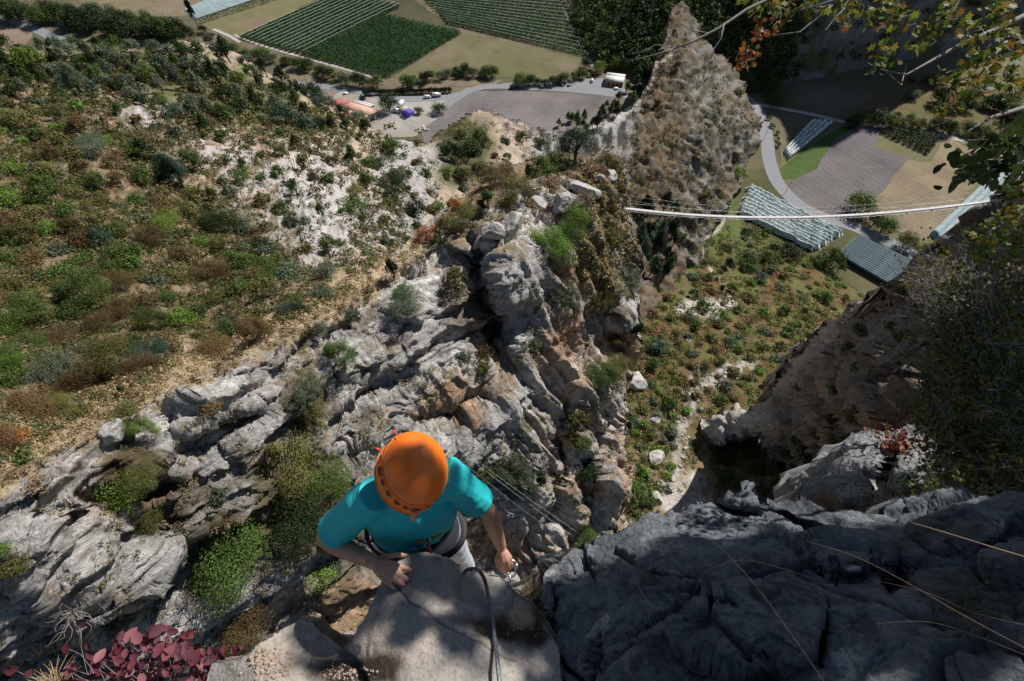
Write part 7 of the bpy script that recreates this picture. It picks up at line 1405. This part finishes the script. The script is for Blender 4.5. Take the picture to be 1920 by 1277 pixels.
# bare twigs near the lower left
rg = np.random.default_rng(14)
for (x, y, lab) in ((140, 1140, 'bare silvery twigs sprawling over the rock at lower left'), (345, 1135, 'bare silvery twigs right of the larger ones on the lower left rock')):
    b = MB(); L0, n0, t0 = hit('rock_pillar', x, y); base = L0+n0*.2
    for _ in range(46):
        d = rg.normal(size=3)+n0*.8+np.array([0, 0, .3]); d /= np.linalg.norm(d); e = base+d*rg.uniform(.6, 1.6); b.tube(wig(base, e, 6, .25, rg), np.linspace(.02, .006, 6), 4)
    tag(b.obj('dead_bush', m_twig, None), lab, 'dead bush')
# gravel lying on the slabs
b = MB(); rg = np.random.default_rng(4)
for _ in range(260):
    if rg.random() < .5: x, y = 640+rg.normal()*26, 1262+rg.normal()*9
    else: x, y = 505+rg.normal()*20, 1245+rg.normal()*14
    if rg.random() < .1: x, y = 985+rg.normal()*20, 1190+rg.normal()*16
    L, n, t = hit('rock_ledge', x, y)
    if L is None: continue
    s = rg.uniform(.002, .0065)*(1.6 if x < 560 else 1); v = np.array([[1, 0, 0], [-1, 0, 0], [0, 1, 0], [0, -1, 0], [0, 0, 1], [0, 0, -1]])*rg.uniform(.6, 1.3, (6, 1)); R = np.array(Euler(rg.uniform(0, 3, 3)).to_matrix()); b.add(v@R.T*s+L, [(0, 2, 4), (2, 1, 4), (1, 3, 4), (3, 0, 4), (2, 0, 5), (1, 2, 5), (3, 1, 5), (0, 3, 5)])
tag(b.obj('gravel', simple('gravel_bits', (.30, .23, .18), .9, nscale=80, var=.4), None, smooth=False), 'loose gravel lying on the foreground slabs', 'gravel', kind='stuff')
# dry grass stems close to the lens
for i, (pts, r, lab) in enumerate([
 ([(1215, 978, .9), (1290, 992, .9), (1345, 1022, .88), (1410, 1090, .85), (1470, 1170, .8), (1560, 1300, .75)], .0007, 'long dry grass stem bending across the dark rock from its top edge'),
 ([(1512, 1015, .7), (1600, 1042, .68), (1700, 1092, .66), (1800, 1150, .62), (1940, 1225, .58)], .0011, 'thick pale grass stem crossing the dark rock towards the right edge'),
 ([(1708, 980, .42), (1790, 1004, .42), (1860, 1026, .41), (1960, 1056, .4)], .0019, 'blurred thick straw stalk close to the right edge'),
 ([(1650, 1090, .75), (1740, 1112, .72), (1830, 1150, .7), (1960, 1180, .66)], .0008, 'thin dry stem just under the thick pale one'),
 ([(1320, 1072, 1.0), (1390, 1050, 1.0), (1480, 1070, 1.0), (1560, 1100, 1.0)], .0006, 'very thin straw lying across the middle of the dark rock'),
 ([(1640, 1170, .7), (1740, 1166, .7), (1840, 1196, .7), (1940, 1236, .7)], .0006, 'thin straw near the lower right corner'),
 ([(1170, 1020, 1.2), (1192, 1090, 1.2), (1230, 1150, 1.2), (1262, 1200, 1.2)], .0007, 'upright rusty stem on the left part of the dark rock'),
 ([(1288, 1000, 1.2), (1296, 1060, 1.2), (1310, 1120, 1.2)], .0006, 'short rusty stem right of the upright one'),
 ([(1140, 765, 2.6), (1160, 800, 2.6), (1183, 840, 2.6)], .0006, 'tiny stem in front of the gully'),
 ([(1600, 800, 2.6), (1605, 850, 2.6), (1625, 930, 2.4)], .0014, 'upright stem in front of the shaded cliff foot'),
 ([(1640, 810, 2.4), (1720, 850, 2.4), (1790, 960, 2.3)], .0016, 'arching stem beside the orange-leaved sprig'),
 ([(1560, 780, 2.8), (1580, 830, 2.7), (1600, 900, 2.6)], .0012, 'slender stem left of the orange-leaved sprig')]):
    A_ = np.array([P(*p) for p in pts]); Q = []
    for k in range(len(A_)-1):
        p0 = A_[max(k-1, 0)]; p1 = A_[k]; p2 = A_[k+1]; p3 = A_[min(k+2, len(A_)-1)]
        for t in np.linspace(0, 1, 8, endpoint=False): Q.append(.5*((2*p1)+(-p0+p2)*t+(2*p0-5*p1+4*p2-p3)*t*t+(-p0+3*p1-3*p2+p3)*t**3))
    Q.append(A_[-1]); rr_ = r*.45*np.linspace(.45, 1.1, len(Q)); b = MB(); b.tube(Q, rr_, 6)
    for k in range(1, 7): b.ell(Q[k], (rr_[k]*2.0, rr_[k]*2.0, rr_[k]*2.6), 6, 5)
    tag(b.obj('dry_straw', m_stalk, None), lab, 'straw')
